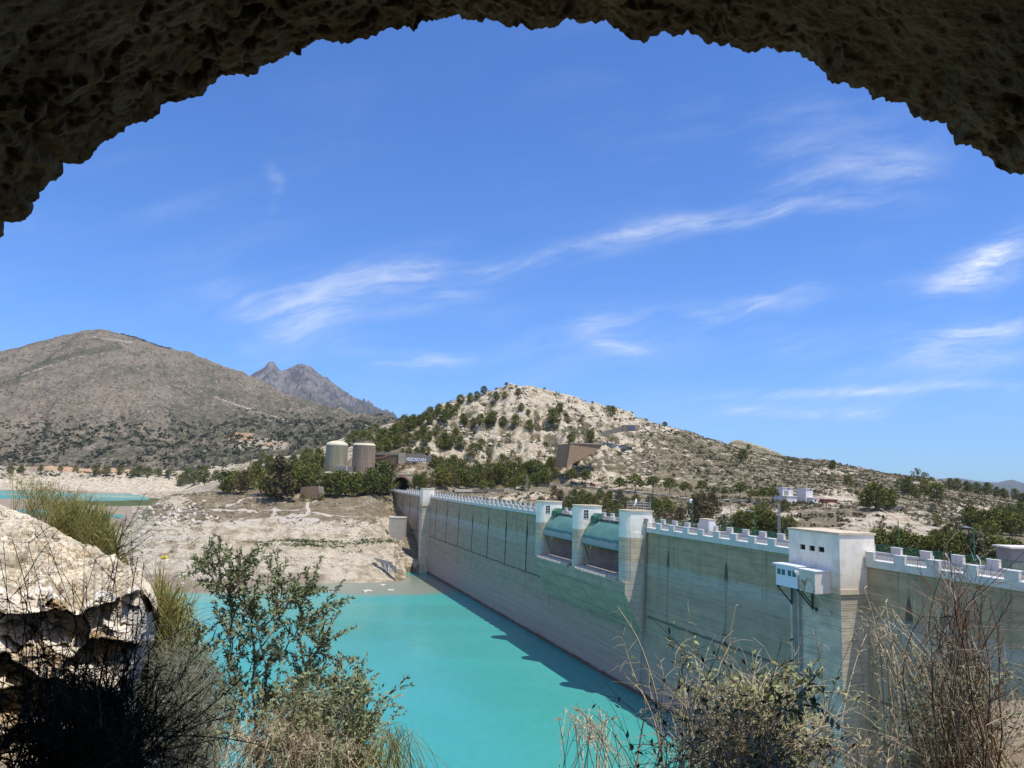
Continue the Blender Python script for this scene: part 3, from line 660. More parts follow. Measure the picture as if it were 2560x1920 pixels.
# ------------------------------------------------------------------ concrete and paint
def dam_concrete(n):
    v = n.obj(); s, y, z = n.sep(v)[:3]
    wob = n.noise(n.scale(v, (0.5, 0.5, 0.25)), 1.0, 4, 0.6)
    zz = n.math('ADD', z, n.math('MULTIPLY', n.math('SUBTRACT', wob, 0.5), 1.0))
    big = n.noise(n.scale(v, (0.05, 0.05, 0.12)), 1.0, 5, 0.6)
    mid = n.noise(n.scale(v, (0.35, 0.35, 0.6)), 1.0, 6, 0.65)
    up = n.mix(n.rng(mid, 0.35, 0.68), (0.43, 0.335, 0.21), (0.31, 0.25, 0.16))
    low = n.mix(n.rng(mid, 0.35, 0.68), (0.38, 0.315, 0.225), (0.30, 0.255, 0.19))
    bluish = n.mix(n.rng(n.noise(n.scale(v, (0.2, 0.2, 1.4)), 1.0, 5, 0.7), 0.4, 0.6), (0.37, 0.345, 0.29), (0.47, 0.445, 0.38))
    rose = n.mix(mid, (0.36, 0.28, 0.225), (0.43, 0.345, 0.28))
    c = n.mix(n.rng(zz, -13.75, -13.45), low, up)
    bl = n.math('MULTIPLY', n.rng(zz, -13.75, -13.5, 1.0, 0.0), n.rng(zz, -17.5, -14.5))
    c = n.mix(n.math('MULTIPLY', bl, 0.7), c, bluish)
    c = n.mix(n.rng(zz, -25.5, -31.0), c, rose)
    grn = n.math('MULTIPLY', n.rng(n.math('ABSOLUTE', n.math('SUBTRACT', s, 28.0)), 24.0, 52.0, 1.0, 0.0), n.rng(zz, -9.0, -26.0, 1.0, 0.0))
    c = n.mix(n.math('MULTIPLY', grn, 0.26), c, (0.225, 0.27, 0.17))
    # board marks and pours
    boards = n.noise(n.scale(v, (0.03, 0.03, 2.6)), 1.0, 4, 0.7)
    c = n.mix(n.math('MULTIPLY', n.rng(boards, 0.48, 0.66), 0.26), c, (0.15, 0.14, 0.115))
    c = n.mix(n.math('MULTIPLY', n.rng(boards, 0.46, 0.34), 0.22), c, (0.52, 0.48, 0.41))
    lift = n.math('DIVIDE', n.math('ADD', z, n.math('MULTIPLY', n.noise(n.scale(v, (0.2, 0, 0)), 1.0, 3), 0.12)), 1.52); dl = n.math('ABSOLUTE', n.math('SUBTRACT', lift, n.math('ROUND', lift)))
    c = n.mix(n.math('MULTIPLY', n.rng(dl, 0.015, 0.05, 1.0, 0.0), n.rng(mid, 0.35, 0.6, 0.08, 0.42)), c, (0.11, 0.10, 0.08))
    # run-off
    st = n.noise(n.scale(v, (0.75, 0.75, 0.03)), 1.0, 5, 0.72)
    topfade = n.rng(zz, -8.6, -19.0, 1.0, 0.12)
    c = n.mix(n.math('MULTIPLY', n.math('MULTIPLY', n.rng(st, 0.53, 0.70), topfade), 0.62), c, (0.10, 0.10, 0.085))
    st2 = n.noise(n.scale(v, (1.1, 1.1, 0.035)), 1.7, 4, 0.7)
    c = n.mix(n.math('MULTIPLY', n.math('MULTIPLY', n.rng(st2, 0.60, 0.74), n.rng(zz, -8.6, -15.0, 1.0, 0.0)), 0.5), c, (0.55, 0.53, 0.48))
    # vertical construction joints
    t = n.math('SUBTRACT', s, n.math('ADD', n.math('MULTIPLY', n.math('GREATER_THAN', s, 30.0), 65.9), -3.3))
    k = n.math('DIVIDE', t, 15.85)
    d = n.math('MULTIPLY', n.math('ABSOLUTE', n.math('SUBTRACT', k, n.math('ROUND', k))), 15.85)
    d = n.math('ADD', d, n.math('MULTIPLY', n.math('SUBTRACT', n.noise(n.scale(v, (0, 0, 0.7)), 1.0, 3), 0.5), 0.14))
    wide = n.math('ADD', 0.09, n.math('MULTIPLY', n.math('MULTIPLY', n.rng(z, -10.5, -13.3), n.rng(z, -15.5, -13.9, 0.45, 1.0)), 0.40))
    wide = n.math('ADD', wide, n.math('MULTIPLY', n.math('GREATER_THAN', s, 45.0), 0.10))
    wide = n.math('MULTIPLY', wide, n.rng(z, -22.9, -22.2, 0.35, 1.0))
    j = n.math('MULTIPLY', n.rng(n.math('SUBTRACT', wide, d), -0.05, 0.07), n.rng(z, -22.9, -22.3, 0.45, 0.92))
    j = n.math('MULTIPLY', j, n.rng(z, -29.5, -27.5, 0.0, 1.0))
    soft = n.math('MAXIMUM', n.math('GREATER_THAN', s, 45.0), n.rng(n.math('ABSOLUTE', n.math('ADD', z, 12.4)), 0.9, 1.6, 0.85, 0.30))
    c = n.mix(n.math('MULTIPLY', j, soft), c, (0.035, 0.037, 0.035))
    hc = n.math('ABSOLUTE', n.math('ADD', n.math('ADD', z, 22.5), n.math('MULTIPLY', n.math('SUBTRACT', n.noise(n.scale(v, (0.35, 0, 0)), 1.0, 4), 0.5), 0.7)))
    hk = n.math('MULTIPLY', n.rng(hc, 0.10, 0.26, 0.75, 0.0), n.math('MAXIMUM', n.math('GREATER_THAN', s, 45.0), n.math('LESS_THAN', s, 3.0)))
    c = n.mix(hk, c, (0.06, 0.06, 0.055))
    # waterline
    c = n.mix(n.rng(zz, -34.9, -35.35), c, (0.135, 0.085, 0.06))
    return c, n.bump(n.math('ADD', n.math('MULTIPLY', boards, 0.8), n.math('MULTIPLY', n.noise(v, 1.4, 5, 0.65), 0.7)), 0.55, 0.12), None
material('dam_concrete', dam_concrete, 0.9, 0, 0.2)

def pier_concrete(n):
    v = n.obj(); s, y, z = n.sep(v)[:3]
    mid = n.noise(v, 0.5, 6, 0.65)
    zz = n.math('ADD', z, n.math('MULTIPLY', n.math('SUBTRACT', n.noise(n.scale(v, (0.6, 0.6, 0.6)), 1.0, 3), 0.5), 0.35))
    paint = n.mix(n.rng(mid, 0.5, 0.75), (0.84, 0.79, 0.69), (0.64, 0.585, 0.49))
    bare = n.mix(n.rng(mid, 0.35, 0.65), (0.60, 0.50, 0.36), (0.46, 0.38, 0.275))
    low = n.mix(n.rng(mid, 0.35, 0.65), (0.52, 0.49, 0.42), (0.42, 0.40, 0.35))
    c = n.mix(n.rng(zz, -9.72, -9.62), bare, paint)
    c = n.mix(n.rng(zz, -13.9, -13.6), low, c)
    jz = n.math('DIVIDE', z, 1.02); dj = n.math('ABSOLUTE', n.math('SUBTRACT', jz, n.math('ROUND', jz)))
    c = n.mix(n.math('MULTIPLY', n.math('MULTIPLY', n.rng(dj, 0.02, 0.05, 1.0, 0.0), n.rng(zz, -9.9, -9.6, 1.0, 0.0)), 0.55), c, (0.16, 0.13, 0.10))
    g = n.noise(n.scale(v, (0.8, 0.8, 0.15)), 1.0, 5, 0.7)
    c = n.mix(n.math('MULTIPLY', n.math('MULTIPLY', n.rng(g, 0.52, 0.72), n.rng(zz, -6.0, -11.0)), 0.5), c, (0.155, 0.165, 0.145))
    return c, n.bump(n.noise(n.scale(v, (0.4, 0.4, 4)), 1.0, 4, 0.7), 0.4, 0.06), None
material('pier_concrete', pier_concrete, 0.88, 0, 0.2)

def algae_concrete(n):
    v = n.obj(); mid = n.noise(n.scale(v, (0.25, 0.25, 0.7)), 1.0, 6, 0.66)
    c = n.mix(n.rng(mid, 0.35, 0.65), (0.315, 0.28, 0.20), (0.385, 0.345, 0.26))
    b = n.noise(n.scale(v, (0.03, 0.03, 2.2)), 1.0, 4, 0.7)
    c = n.mix(n.math('MULTIPLY', n.rng(b, 0.5, 0.64), 0.5), c, (0.15, 0.15, 0.10))
    st = n.noise(n.scale(v, (0.6, 0.6, 0.05)), 1.0, 4, 0.7)
    c = n.mix(n.math('MULTIPLY', n.rng(st, 0.55, 0.7), 0.5), c, (0.17, 0.135, 0.085))
    return c, n.bump(b, 0.4, 0.08), None
material('algae_concrete', algae_concrete, 0.9, 0, 0.2)
def lip_concrete(n):
    v = n.obj(); s = n.sep(v)[0]
    w = n.math('SINE', n.math('MULTIPLY', n.math('ADD', s, n.math('MULTIPLY', n.noise(v, 1.3, 3), 0.8)), 9.0))
    return n.mix(n.rng(w, -0.2, 0.6), (0.30, 0.25, 0.19), (0.66, 0.59, 0.50)), n.bump(w, 0.6, 0.15), None
material('lip_concrete', lip_concrete, 0.85, 0, 0.2)
material('white_render', worn((0.80, 0.775, 0.735), (0.62, 0.555, 0.47), 0.55, 0.55, 0.25, 4.0, 0.18), 0.85, 0, 0.2)
def tower_render(n):
    v = n.obj(); z = n.sep(v)[2]; mid = n.noise(v, 0.7, 6, 0.65)
    c = n.mix(n.rng(mid, 0.42, 0.72), (0.85, 0.785, 0.68), (0.70, 0.625, 0.52))
    st = n.noise(n.scale(v, (2.4, 2.4, 0.16)), 1.0, 4, 0.65)
    c = n.mix(n.math('MULTIPLY', n.rng(st, 0.62, 0.74), 0.5), c, (0.30, 0.26, 0.21))
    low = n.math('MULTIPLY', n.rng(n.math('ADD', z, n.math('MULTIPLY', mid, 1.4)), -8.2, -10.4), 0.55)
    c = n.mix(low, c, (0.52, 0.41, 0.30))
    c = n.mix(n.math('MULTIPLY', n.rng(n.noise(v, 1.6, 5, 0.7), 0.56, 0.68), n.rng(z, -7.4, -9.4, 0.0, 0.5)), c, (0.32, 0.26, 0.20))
    return c, n.bump(n.noise(v, 3.0, 5, 0.6), 0.25, 0.05), None
material('tower_render', tower_render, 0.88, 0, 0.2)
material('parapet_paint', worn((0.60, 0.59, 0.535), (0.42, 0.405, 0.355), 0.8, 0.5, 0.15, 6.0, 0.2), 0.8, 0, 0.25)
material('cap_paint', worn((0.82, 0.80, 0.77), (0.60, 0.57, 0.52), 1.2, 0.4), 0.8, 0, 0.25)
material('pink_render', worn((0.71, 0.655, 0.60), (0.54, 0.485, 0.435), 0.9, 0.5), 0.85, 0, 0.2)
material('roof_slab', worn((0.62, 0.52, 0.38), (0.40, 0.31, 0.21), 0.6, 0.7, 0.2, 5.0), 0.92, 0, 0.1)
material('asphalt', worn((0.20, 0.19, 0.175), (0.28, 0.26, 0.235), 0.3, 0.6, coord='pos'), 0.95, 0, 0.1)
material('pale_road', worn((0.50, 0.45, 0.38), (0.36, 0.31, 0.25), 0.2, 0.6, coord='pos'), 0.95, 0, 0.1)
def gate_paint_shade(n):
    v = n.obj(); z = n.sep(v)[2]; s = n.sep(v)[0]
    mid = n.noise(n.scale(v, (0.5, 0.5, 0.8)), 1.0, 5, 0.6)
    c = n.mix(n.rng(mid, 0.4, 0.7), (0.105, 0.235, 0.195), (0.16, 0.295, 0.25))
    st = n.noise(n.scale(v, (1.6, 0.4, 0.1)), 1.0, 4, 0.65)
    edge = n.math('ADD', z, n.math('MULTIPLY', n.math('SUBTRACT', st, 0.5), 1.1))
    c = n.mix(n.rng(edge, -10.55, -10.75), c, (0.03, 0.13, 0.125))  # dark strip puts the edge of the gate's self-shadow into the colour
    c = n.mix(n.rng(edge, -11.0, -11.35), c, (0.20, 0.265, 0.25))  # shaded lower part of the curve coloured greyer
    seam = n.math('DIVIDE', s, 0.83); ds = n.math('ABSOLUTE', n.math('SUBTRACT', seam, n.math('ROUND', seam)))
    c = n.mix(n.math('MULTIPLY', n.rng(ds, 0.0, 0.06, 1.0, 0.0), 0.25), c, (0.06, 0.12, 0.10))
    return c, None, None
material('gate_paint_shade', gate_paint_shade, 0.55, 0, 0.4)
material('green_steel', worn((0.055, 0.165, 0.105), (0.03, 0.075, 0.05), 2.0, 0.5), 0.55, 0, 0.4)
material('dark_steel', worn((0.035, 0.06, 0.045), (0.02, 0.022, 0.02), 3.0, 0.5), 0.5, 0.2, 0.4)
material('fence_green', worn((0.025, 0.16, 0.075), (0.02, 0.09, 0.05), 2.0, 0.5), 0.5, 0, 0.4)
material('grey_steel', worn((0.42, 0.43, 0.43), (0.26, 0.25, 0.24), 2.5, 0.5), 0.45, 0.4, 0.4)
material('pipe_grey', worn((0.24, 0.25, 0.24), (0.13, 0.12, 0.11), 1.5, 0.5), 0.6, 0.1, 0.3)
material('white_metal', worn((0.80, 0.81, 0.82), (0.62, 0.62, 0.61), 2.0, 0.3), 0.4, 0, 0.4)
material('blue_panel', worn((0.62, 0.70, 0.78), (0.50, 0.57, 0.64), 1.4, 0.3), 0.4, 0, 0.4)
def rusty(n):
    v = n.obj(); a = n.noise(n.scale(v, (1.6, 1.6, 1.0)), 1.0, 6, 0.7); z = n.sep(v)[2]
    c = n.mix(n.rng(a, 0.45, 0.7), (0.55, 0.545, 0.47), (0.42, 0.40, 0.32))
    r = n.math('MULTIPLY', n.rng(a, 0.50, 0.60), n.rng(z, -10.0, -10.7))
    c = n.mix(n.math('MULTIPLY', r, 0.85), c, (0.30, 0.13, 0.045))
    return c, None, None
material('rusty_panel', rusty, 0.6, 0, 0.3)
material('teal_glass', (0.02, 0.09, 0.085), 0.12, 0, 0.6)
material('dark_void', (0.012, 0.012, 0.012), 0.6, 0, 0.2)
material('brown_wall', worn((0.16, 0.12, 0.085), (0.07, 0.055, 0.045), 0.5, 0.8, 0.4, 2.0, 0.4), 0.9, 0, 0.2)

# ------------------------------------------------------------------ the dam (local axes: x along the crest, y upstream, z up)
def dam_empty(name, label, cat, s=0.0, n=0.0, z=0.0, group=None):
    x, y = dam_xy(s, n)
    return empty(name, label, cat, (x, y, z), math.pi / 2 - AX, group)
dam = dam_empty('dam', 'long grey concrete dam with battlemented crest walling the turquoise reservoir', 'dam')
TOP, SILL, SLAB, BOT = -7.0, -7.9, -8.7, -46.0
def body_prof(top): return [(0.0, top), (0.022 * (-8.7 - BOT), BOT), (-38.0, BOT), (-9.0, -13.0), (-8.6, top)]
m = MB()
m.prism(body_prof(SLAB), -122, 3.93, 0); m.prism(body_prof(SLAB), 47.3, 258, 0)
nb = 0.022 * (-8.7 - BOT)
m.prism([(0.17, -16.6), (nb, BOT), (-38, BOT), (-20, -22), (-6.0, -17.6)], 3.93, 47.3, 0)
recalc(m.build('wall', 'dam_concrete', dam))
# spillway bulge under the gates
m = MB()
prof = [(0.3, -16.9), (4.25, -17.0), (4.3, -17.6), (4.1, -18.0), (4.1, -18.9), (0.83, -25.3), (0.5, -25.3)]
m.prism(prof, 3.95, 46.0, 0)
a = [(46.0, p, q) for p, q in prof]; b = [(49.0, 0.4, min(q, -18.0)) for p, q in prof]
L = len(prof); m.add(a + b, [(i, (i + 1) % L, L + (i + 1) % L, L + i) for i in range(L)])
recalc(m.build('spillway_bulge', 'algae_concrete', dam))
m = MB()
for s0, s1 in ((7.3, 23.85), (27.3, 43.95)):
    m.prism([(4.5, -17.3), (4.62, -17.0), (4.3, -16.55), (3.6, -16.33), (2.0, -16.40), (-2, -16.7), (-6, -17.5), (-6, -18), (3, -18)], s0, s1, 0)
recalc(m.build('spillway_lip', 'lip_concrete', dam))
m = MB()
for s0, s1 in ((7.23, 23.9), (27.2, 44.0)):
    m.prism([(-6.0, -17.5), (-20, -22.5), (-20.0, -24), (-6.0, -19)], s0, s1, 0)
    m.box(s0, s1, -19.0, -18.4, -22, -9.2)
m.build('spillway_chute', 'brown_wall', dam)
# road deck and slab edge
m = MB()
m.box(-122, 260, -7.6, -0.02, -8.75, -8.15)
m.build('road', 'asphalt', dam)
m = MB()
SEGS = [(-122, -45.45), (-36.95, 3.9), (47.35, 166.4), (171.0, 256)]
for s0, s1 in SEGS: m.prism([(-0.02, SLAB), (0.30, SLAB), (0.36, SLAB + 0.08), (0.36, SILL), (0.0, SILL), (0, SLAB + 0.05)], s0, s1, 0)
for s0, s1 in ((7.25, 23.88), (27.25, 43.98)): m.box(s0, s1, -1.85, -1.45, -9.5, SILL)
parapet = m.build('parapet', 'parapet_paint', dam); recalc(parapet)
m = MB(); m.box(-122, 258, -8.0, -7.6, -9.4, SILL + 0.12); dparapet = m.build('downstream_parapet', 'pink_render', dam)
def merlon_mesh(y0, y1, h0, mats):
    m = MB(); m.box(-1.41, 0, y0, y1, h0 + 0.003, TOP - 0.06, 0); m.box(-1.44, 0.03, y0 - 0.03, y1 + 0.03, TOP - 0.06, TOP, 1)
    return m
proto_u = merlon_mesh(0.02, 0.355, SILL, 0).build('merlon', ['parapet_paint', 'cap_paint'], parapet)
proto_b = merlon_mesh(-1.83, -1.47, SILL, 0).build('merlon', ['parapet_paint', 'cap_paint'], parapet)
proto_d = merlon_mesh(-7.98, -7.62, SILL + 0.12, 0).build('merlon', ['pink_render', 'cap_paint'], dparapet)
first = {}
def put_merlon(proto, s, parent):
    if proto.name not in first: first[proto.name] = 1; o = proto
    else: o = proto.copy(); COL.objects.link(o); o.parent = parent
    o.location = (s, 0, 0)
def inseg(s0, s1, segs): return any(a - 0.2 <= s0 and s1 <= b + 0.2 for a, b in segs)
for k in range(-62, 20):
    s = 0.21 - 4.13 * k
    if s < -78: continue
    if inseg(s - 1.41, s, SEGS): put_merlon(proto_u, s, parapet)
    elif inseg(s - 1.41, s, ((7.2, 23.9), (27.2, 44.0))): put_merlon(proto_b, s, parapet)
    if s < 256: put_merlon(proto_d, s, dparapet)
# half merlon against the valve tower
m = MB(); m.box(-46.6, -45.47, 0.02, 0.355, SILL + 0.003, TOP - 0.06, 0); m.box(-46.62, -45.47, 0, 0.385, TOP - 0.06, TOP, 1); m.build('merlon', ['parapet_paint', 'cap_paint'], parapet)
# steel railings in the gaps
for s0, s1 in ((-78, -45.5), (-37, 3.9), (47.4, 110)):
    m = MB()
    m.box(s0, s1, -0.06, -0.02, TOP - 0.22, TOP - 0.16); m.box(s0, s1, -0.06, -0.02, -7.60, -7.56)
    for s in np.arange(s0, s1, 0.19): m.box(s, s + 0.035, -0.055, -0.025, -7.88, TOP - 0.2)
    m.build('railing', 'grey_steel', dam)
m = MB(); m.box(-122, 256, -1.5, -0.03, -8.15, -7.96); m.build('kerb', 'cap_paint', dam)

# ------------------------------------------------------------------ gate piers
def pier(s0, first_one):
    p = MB(); r = 1.65; cs = s0 + r; n0 = 3.05
    def outline(rr, ex=0.0, back=-1.1):
        th = np.linspace(-1.13, 1.13, 17); R_ = rr / math.sin(1.13)
        return [(cs + R_ * math.sin(-t), n0 + R_ * (math.cos(t) - math.cos(1.13)) * 1.15) for t in th[::-1]][::-1] + [(cs - rr, back - ex), (cs + rr, back - ex)]
    o = outline(r); n = len(o)
    lev = [-5.28, -16.6]
    v = [(x, y, z) for z in lev for x, y in o]; p.add(v, [(i, i + n, (i + 1) % n + n, (i + 1) % n) for i in range(n)] + [tuple(range(n)), tuple(range(2 * n - 1, n - 1, -1))])
    # rounded foot of the nose
    o2 = outline(0.9); v = [(x, y, -16.6) for x, y in o] + [(cs + (x - cs) * 1.0, min(y, 4.12), -17.6) for x, y in o]
    p.add(v, [(i, i + n, (i + 1) % n + n, (i + 1) % n) for i in range(n)] + [tuple(range(2 * n - 1, n - 1, -1))])
    b = recalc(p.build('gate_pier', 'pier_concrete', dam))
    q = MB(); q.box(s0 + 0.002, s0 + 2 * r - 0.002, -18.4, -1.1, -24, -9.25); q.build('pier_wall', 'pier_concrete', b)
    q = MB(); o = outline(r + 0.16, 0.16); q.add([(x, y, z) for z in (-5.28, -5.06) for x, y in o], [(i, i + n, (i + 1) % n + n, (i + 1) % n) for i in range(n)] + [tuple(range(n)), tuple(range(2 * n - 1, n - 1, -1))]); recalc(q.build('roof', 'roof_slab', b))
    return b
piers = [pier(s, i == 0) for i, s in enumerate((3.93, 23.9, 44.0))]
for b, s0 in zip(piers[1:], (23.9, 44.0)):
    q = MB(); q.box(s0 - 0.03, s0 + 0.02, 1.75, 2.75, -7.62, -5.95); d = q.build('door', 'dark_void', b)
    q = MB()
    for z in (-7.62, -7.12, -6.55, -5.97): q.box(s0 - 0.06, s0 - 0.031, 1.72, 2.78, z - 0.03, z + 0.03)
    for y in (1.72, 2.25, 2.72): q.box(s0 - 0.062, s0 - 0.031, y, y + 0.06, -7.65, -5.94)
    q.build('door_bars', 'white_metal', d)
# lower flank of the right pier, down to where it runs into the wall
m = MB(); m.prism([(-0.2, -8.72), (3.04, -8.72), (3.04, -17.0), (4.09, -17.0), (4.09, -18.9), (0.83, -25.3), (-0.2, -25.3)], 3.86, 3.95, 0)
recalc(m.build('pier_flank', 'pier_concrete', piers[0]))
m = MB(); m.tube([(3.5, 0.3, -6.6), (3.5, 0.32, -7.4), (3.52, 0.42, -14), (3.6, 1.3, -34.6)], 0.13, 0.13, 6); m.box(3.25, 3.8, 0.05, 0.6, -7.0, -6.4); m.build('drain_pipe', 'pipe_grey', piers[0])

# ------------------------------------------------------------------ radial gates
def gate(s0, s1):
    C = (-5.4, -14.3); R = 9.05; a0, a1 = math.radians(13.5), math.radians(45.5)
    th = np.linspace(a0, a1, 15); m = MB()
    outer = [(C[0] + R * math.cos(t), C[1] + R * math.sin(t)) for t in th]; inner = [(C[0] + (R - 0.22) * math.cos(t), C[1] + (R - 0.22) * math.sin(t)) for t in th][::-1]
    m.prism(outer + inner, s0, s1, 0)
    g = recalc(m.build('gate', 'gate_paint_shade', dam))
    m = MB()
    for s in (s0 - 0.0 + 0.08, s1 - 0.14):
        o2 = [(C[0] + (R + 0.06) * math.cos(t), C[1] + (R + 0.06) * math.sin(t)) for t in th]; i2 = [(C[0] + (R - 0.6) * math.cos(t), C[1] + (R - 0.6) * math.sin(t)) for t in th][::-1]
        m.prism(o2 + i2, s - 0.06, s + 0.06, 0)
    for t in np.linspace(a0, a1, 5):
        y, z = C[0] + (R - 0.45) * math.cos(t), C[1] + (R - 0.45) * math.sin(t); m.box(s0 + 0.2, s1 - 0.2, y - 0.12, y + 0.12, z - 0.12, z + 0.12)
    m.build('gate_rib', 'green_steel', g)
    for s in (s0 + 1.4, s1 - 1.4):
        m = MB()
        for t in (a0 + 0.05, (a0 + a1) / 2, a1 - 0.05):
            m.tube([(s, C[0] + (R - 0.3) * math.cos(t), C[1] + (R - 0.3) * math.sin(t)), (s + (0.9 if s < s0 + 3 else -0.9) * -1, C[0], C[1])], 0.24, 0.2, 6)
        m.build('gate_arm', 'green_steel', g)
    m = MB()
    for s in (s0 + 0.35, s0 + 1.0, s1 - 1.0):
        t = np.linspace(a0 - 0.26, a0, 6)
        m.tube([(s, C[0] + (R - 0.15) * math.cos(k), C[1] + (R - 0.15) * math.sin(k)) for k in t] if s < s0 + 0.6 else [(s, C[0] + (R - 0.3) * math.cos(a0), C[1] + (R - .3) * math.sin(a0)), (s, 1.6, -16.5)], 0.13, 0.13, 5)
    m.build('gate_guide', 'green_steel', g)
    m = MB(); y, z = C[0] + R * math.cos(a1), C[1] + R * math.sin(a1)
    m.prism([(y - 0.9, z + 0.1), (y + 0.75, z - 0.25), (y + 0.55, z + 0.75), (y - 0.2, z + 1.35), (y - 0.9, z + 1.35)], s1 - 2.6, s1 - 0.5, 0)
    m.box(s1 - 3.3, s1 - 2.6, y - 0.6, y + 0.35, z + 0.05, z + 0.55)
    recalc(m.build('hoist_box', 'green_steel', g))
    m = MB()
    for s in np.arange(s0 + 0.5, s1 - 3.2, 0.62):
        h = 0.16 + 0.2 * random.random(); m.box(s, s + 0.3, y - 0.25, y + 0.12, z, z + h)
        m.tube([(s, y + 0.1, z + 0.2), (s + 0.3, y - 0.1, z + 0.45), (s + 0.6, y + 0.1, z + 0.2)], 0.05, 0.05, 4)
    m.build('hoist_chain', 'dark_steel', g)
gate(27.35, 43.85); gate(7.38, 23.75)

# ------------------------------------------------------------------ valve towers
def valve_tower(s0, s1, front, label, windows):
    t = dam_empty('valve_tower', label, 'tower', s0, 0)
    w = s1 - s0; m = MB()
    m.box(0, w, -1.1, front, -11.1, -5.3); wall = m.build('wall', 'tower_render', t)
    m = MB(); m.box(-0.12, w + 0.12, -1.25, front + 0.12, -5.3, -5.06); m.build('roof', 'roof_slab', t)
    m = MB(); m.box(-0.11, w + 0.11, 0.0, front + 0.11, -11.65, -11.1); m.build('ledge', 'roof_slab', t)
    m = MB(); m.box(0.05, w - 0.05, 0.0, front - 0.06, -45, -11.65); m.build('buttress', 'dam_concrete_local', t)
    for (c, ww, z0, z1) in windows:
        m = MB(); m.box(c - ww / 2, c + ww / 2, front - 0.28, front - 0.2, z0, z1, 0)
        m.box(c - ww / 2, c + ww / 2, front - 0.2, front + 0.004, z0 - 0.04, z0, 1); m.box(c + ww / 2, c + ww / 2 + 0.04, front - 0.2, front + 0.004, z0, z1, 1)
        m.build('window', ['dark_void', 'roof_slab'], t)
    return t, wall
def buttress_mat(n):
    v = n.obj(); z = n.sep(v)[2]; mid = n.noise(v, 0.6, 6, 0.65)
    c = n.mix(n.rng(mid, 0.36, 0.66), (0.60, 0.535, 0.42), (0.45, 0.40, 0.32))
    c = n.mix(n.math('MULTIPLY', n.rng(n.math('ADD', z, n.math('MULTIPLY', mid, 0.8)), -13.4, -13.0), 0.5), c, (0.34, 0.29, 0.20))
    b = n.noise(n.scale(v, (0.12, 0.12, 5.0)), 1.0, 4, 0.7)
    c = n.mix(n.math('MULTIPLY', n.rng(b, 0.50, 0.62), 0.42), c, (0.20, 0.17, 0.13))
    return c, n.bump(b, 0.8, 0.14), None
material('dam_concrete_local', buttress_mat, 0.9, 0, 0.2)
tw, tww = valve_tower(-45.3, -37.0, 3.7, 'big pale rendered tower block with three small windows, on the right part of the dam', [(45.3 - 39.44, 0.85, -7.38, -6.82), (45.3 - 40.99, 0.88, -7.38, -6.82), (45.3 - 42.5, 0.9, -7.38, -6.82)])
# cut real window openings
for c in (5.86, 4.31, 2.8):
    cm = MB(); cm.box(c - 0.45, c + 0.45, 3.42, 3.9, -7.38, -6.82)
bmw = bmesh.new()
def wall_with_holes(front, x0, x1, z0, z1, holes):
    xs = sorted({x0, x1, *[h[0] for h in holes], *[h[1] for h in holes]}); zs = sorted({z0, z1, *[h[2] for h in holes], *[h[3] for h in holes]})
    m = MB()
    for a, b in zip(xs[:-1], xs[1:]):
        for c, d in zip(zs[:-1], zs[1:]):
            if any(h[0] <= a and b <= h[1] and h[2] <= c and d <= h[3] for h in holes): continue
            m.add([(a, front, c), (b, front, c), (b, front, d), (a, front, d)], [(0, 3, 2, 1)])
    return m
holes = [(c - w / 2, c + w / 2, -7.38, -6.82) for c, w in ((5.86, 0.85), (4.31, 0.88), (2.8, 0.9))]
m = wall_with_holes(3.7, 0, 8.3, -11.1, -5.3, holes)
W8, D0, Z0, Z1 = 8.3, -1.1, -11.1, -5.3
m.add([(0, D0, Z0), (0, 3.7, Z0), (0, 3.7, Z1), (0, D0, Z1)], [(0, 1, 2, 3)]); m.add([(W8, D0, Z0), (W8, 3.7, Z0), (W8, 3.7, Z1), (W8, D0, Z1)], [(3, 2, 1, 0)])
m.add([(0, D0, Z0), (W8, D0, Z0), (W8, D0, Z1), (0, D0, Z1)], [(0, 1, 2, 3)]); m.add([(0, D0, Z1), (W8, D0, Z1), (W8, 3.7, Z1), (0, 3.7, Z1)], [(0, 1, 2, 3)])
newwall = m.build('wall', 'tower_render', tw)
bpy.data.objects.remove(tww); newwall.name = 'wall'
m = MB(); m.tube([(7.2, 3.62, -11.6), (7.2, 3.75, -34)], 0.11, 0.11, 6); m.tube([(6.6, 3.62, -11.6), (6.6, 3.8, -36)], 0.17, 0.17, 6); m.tube([(6.25, 3.62, -11.6), (6.25, 3.75, -36)], 0.07, 0.07, 5)
for z in np.arange(-14, -34, -2.2): m.box(6.1, 7.35, 3.6, 3.7, z, z + 0.09)
m.tube([(7.75, 3.7, -11.6), (7.75, 3.7, -36)], 0.05, 0.05, 4); m.tube([(7.45, 3.7, -11.6), (7.45, 3.7, -36)], 0.05, 0.05, 4)
m.build('pipe', 'pipe_grey', tw)
valve_tower(166.5, 170.9, 3.3, 'narrow pale rendered tower at the far end of the dam, near the tunnel', [])

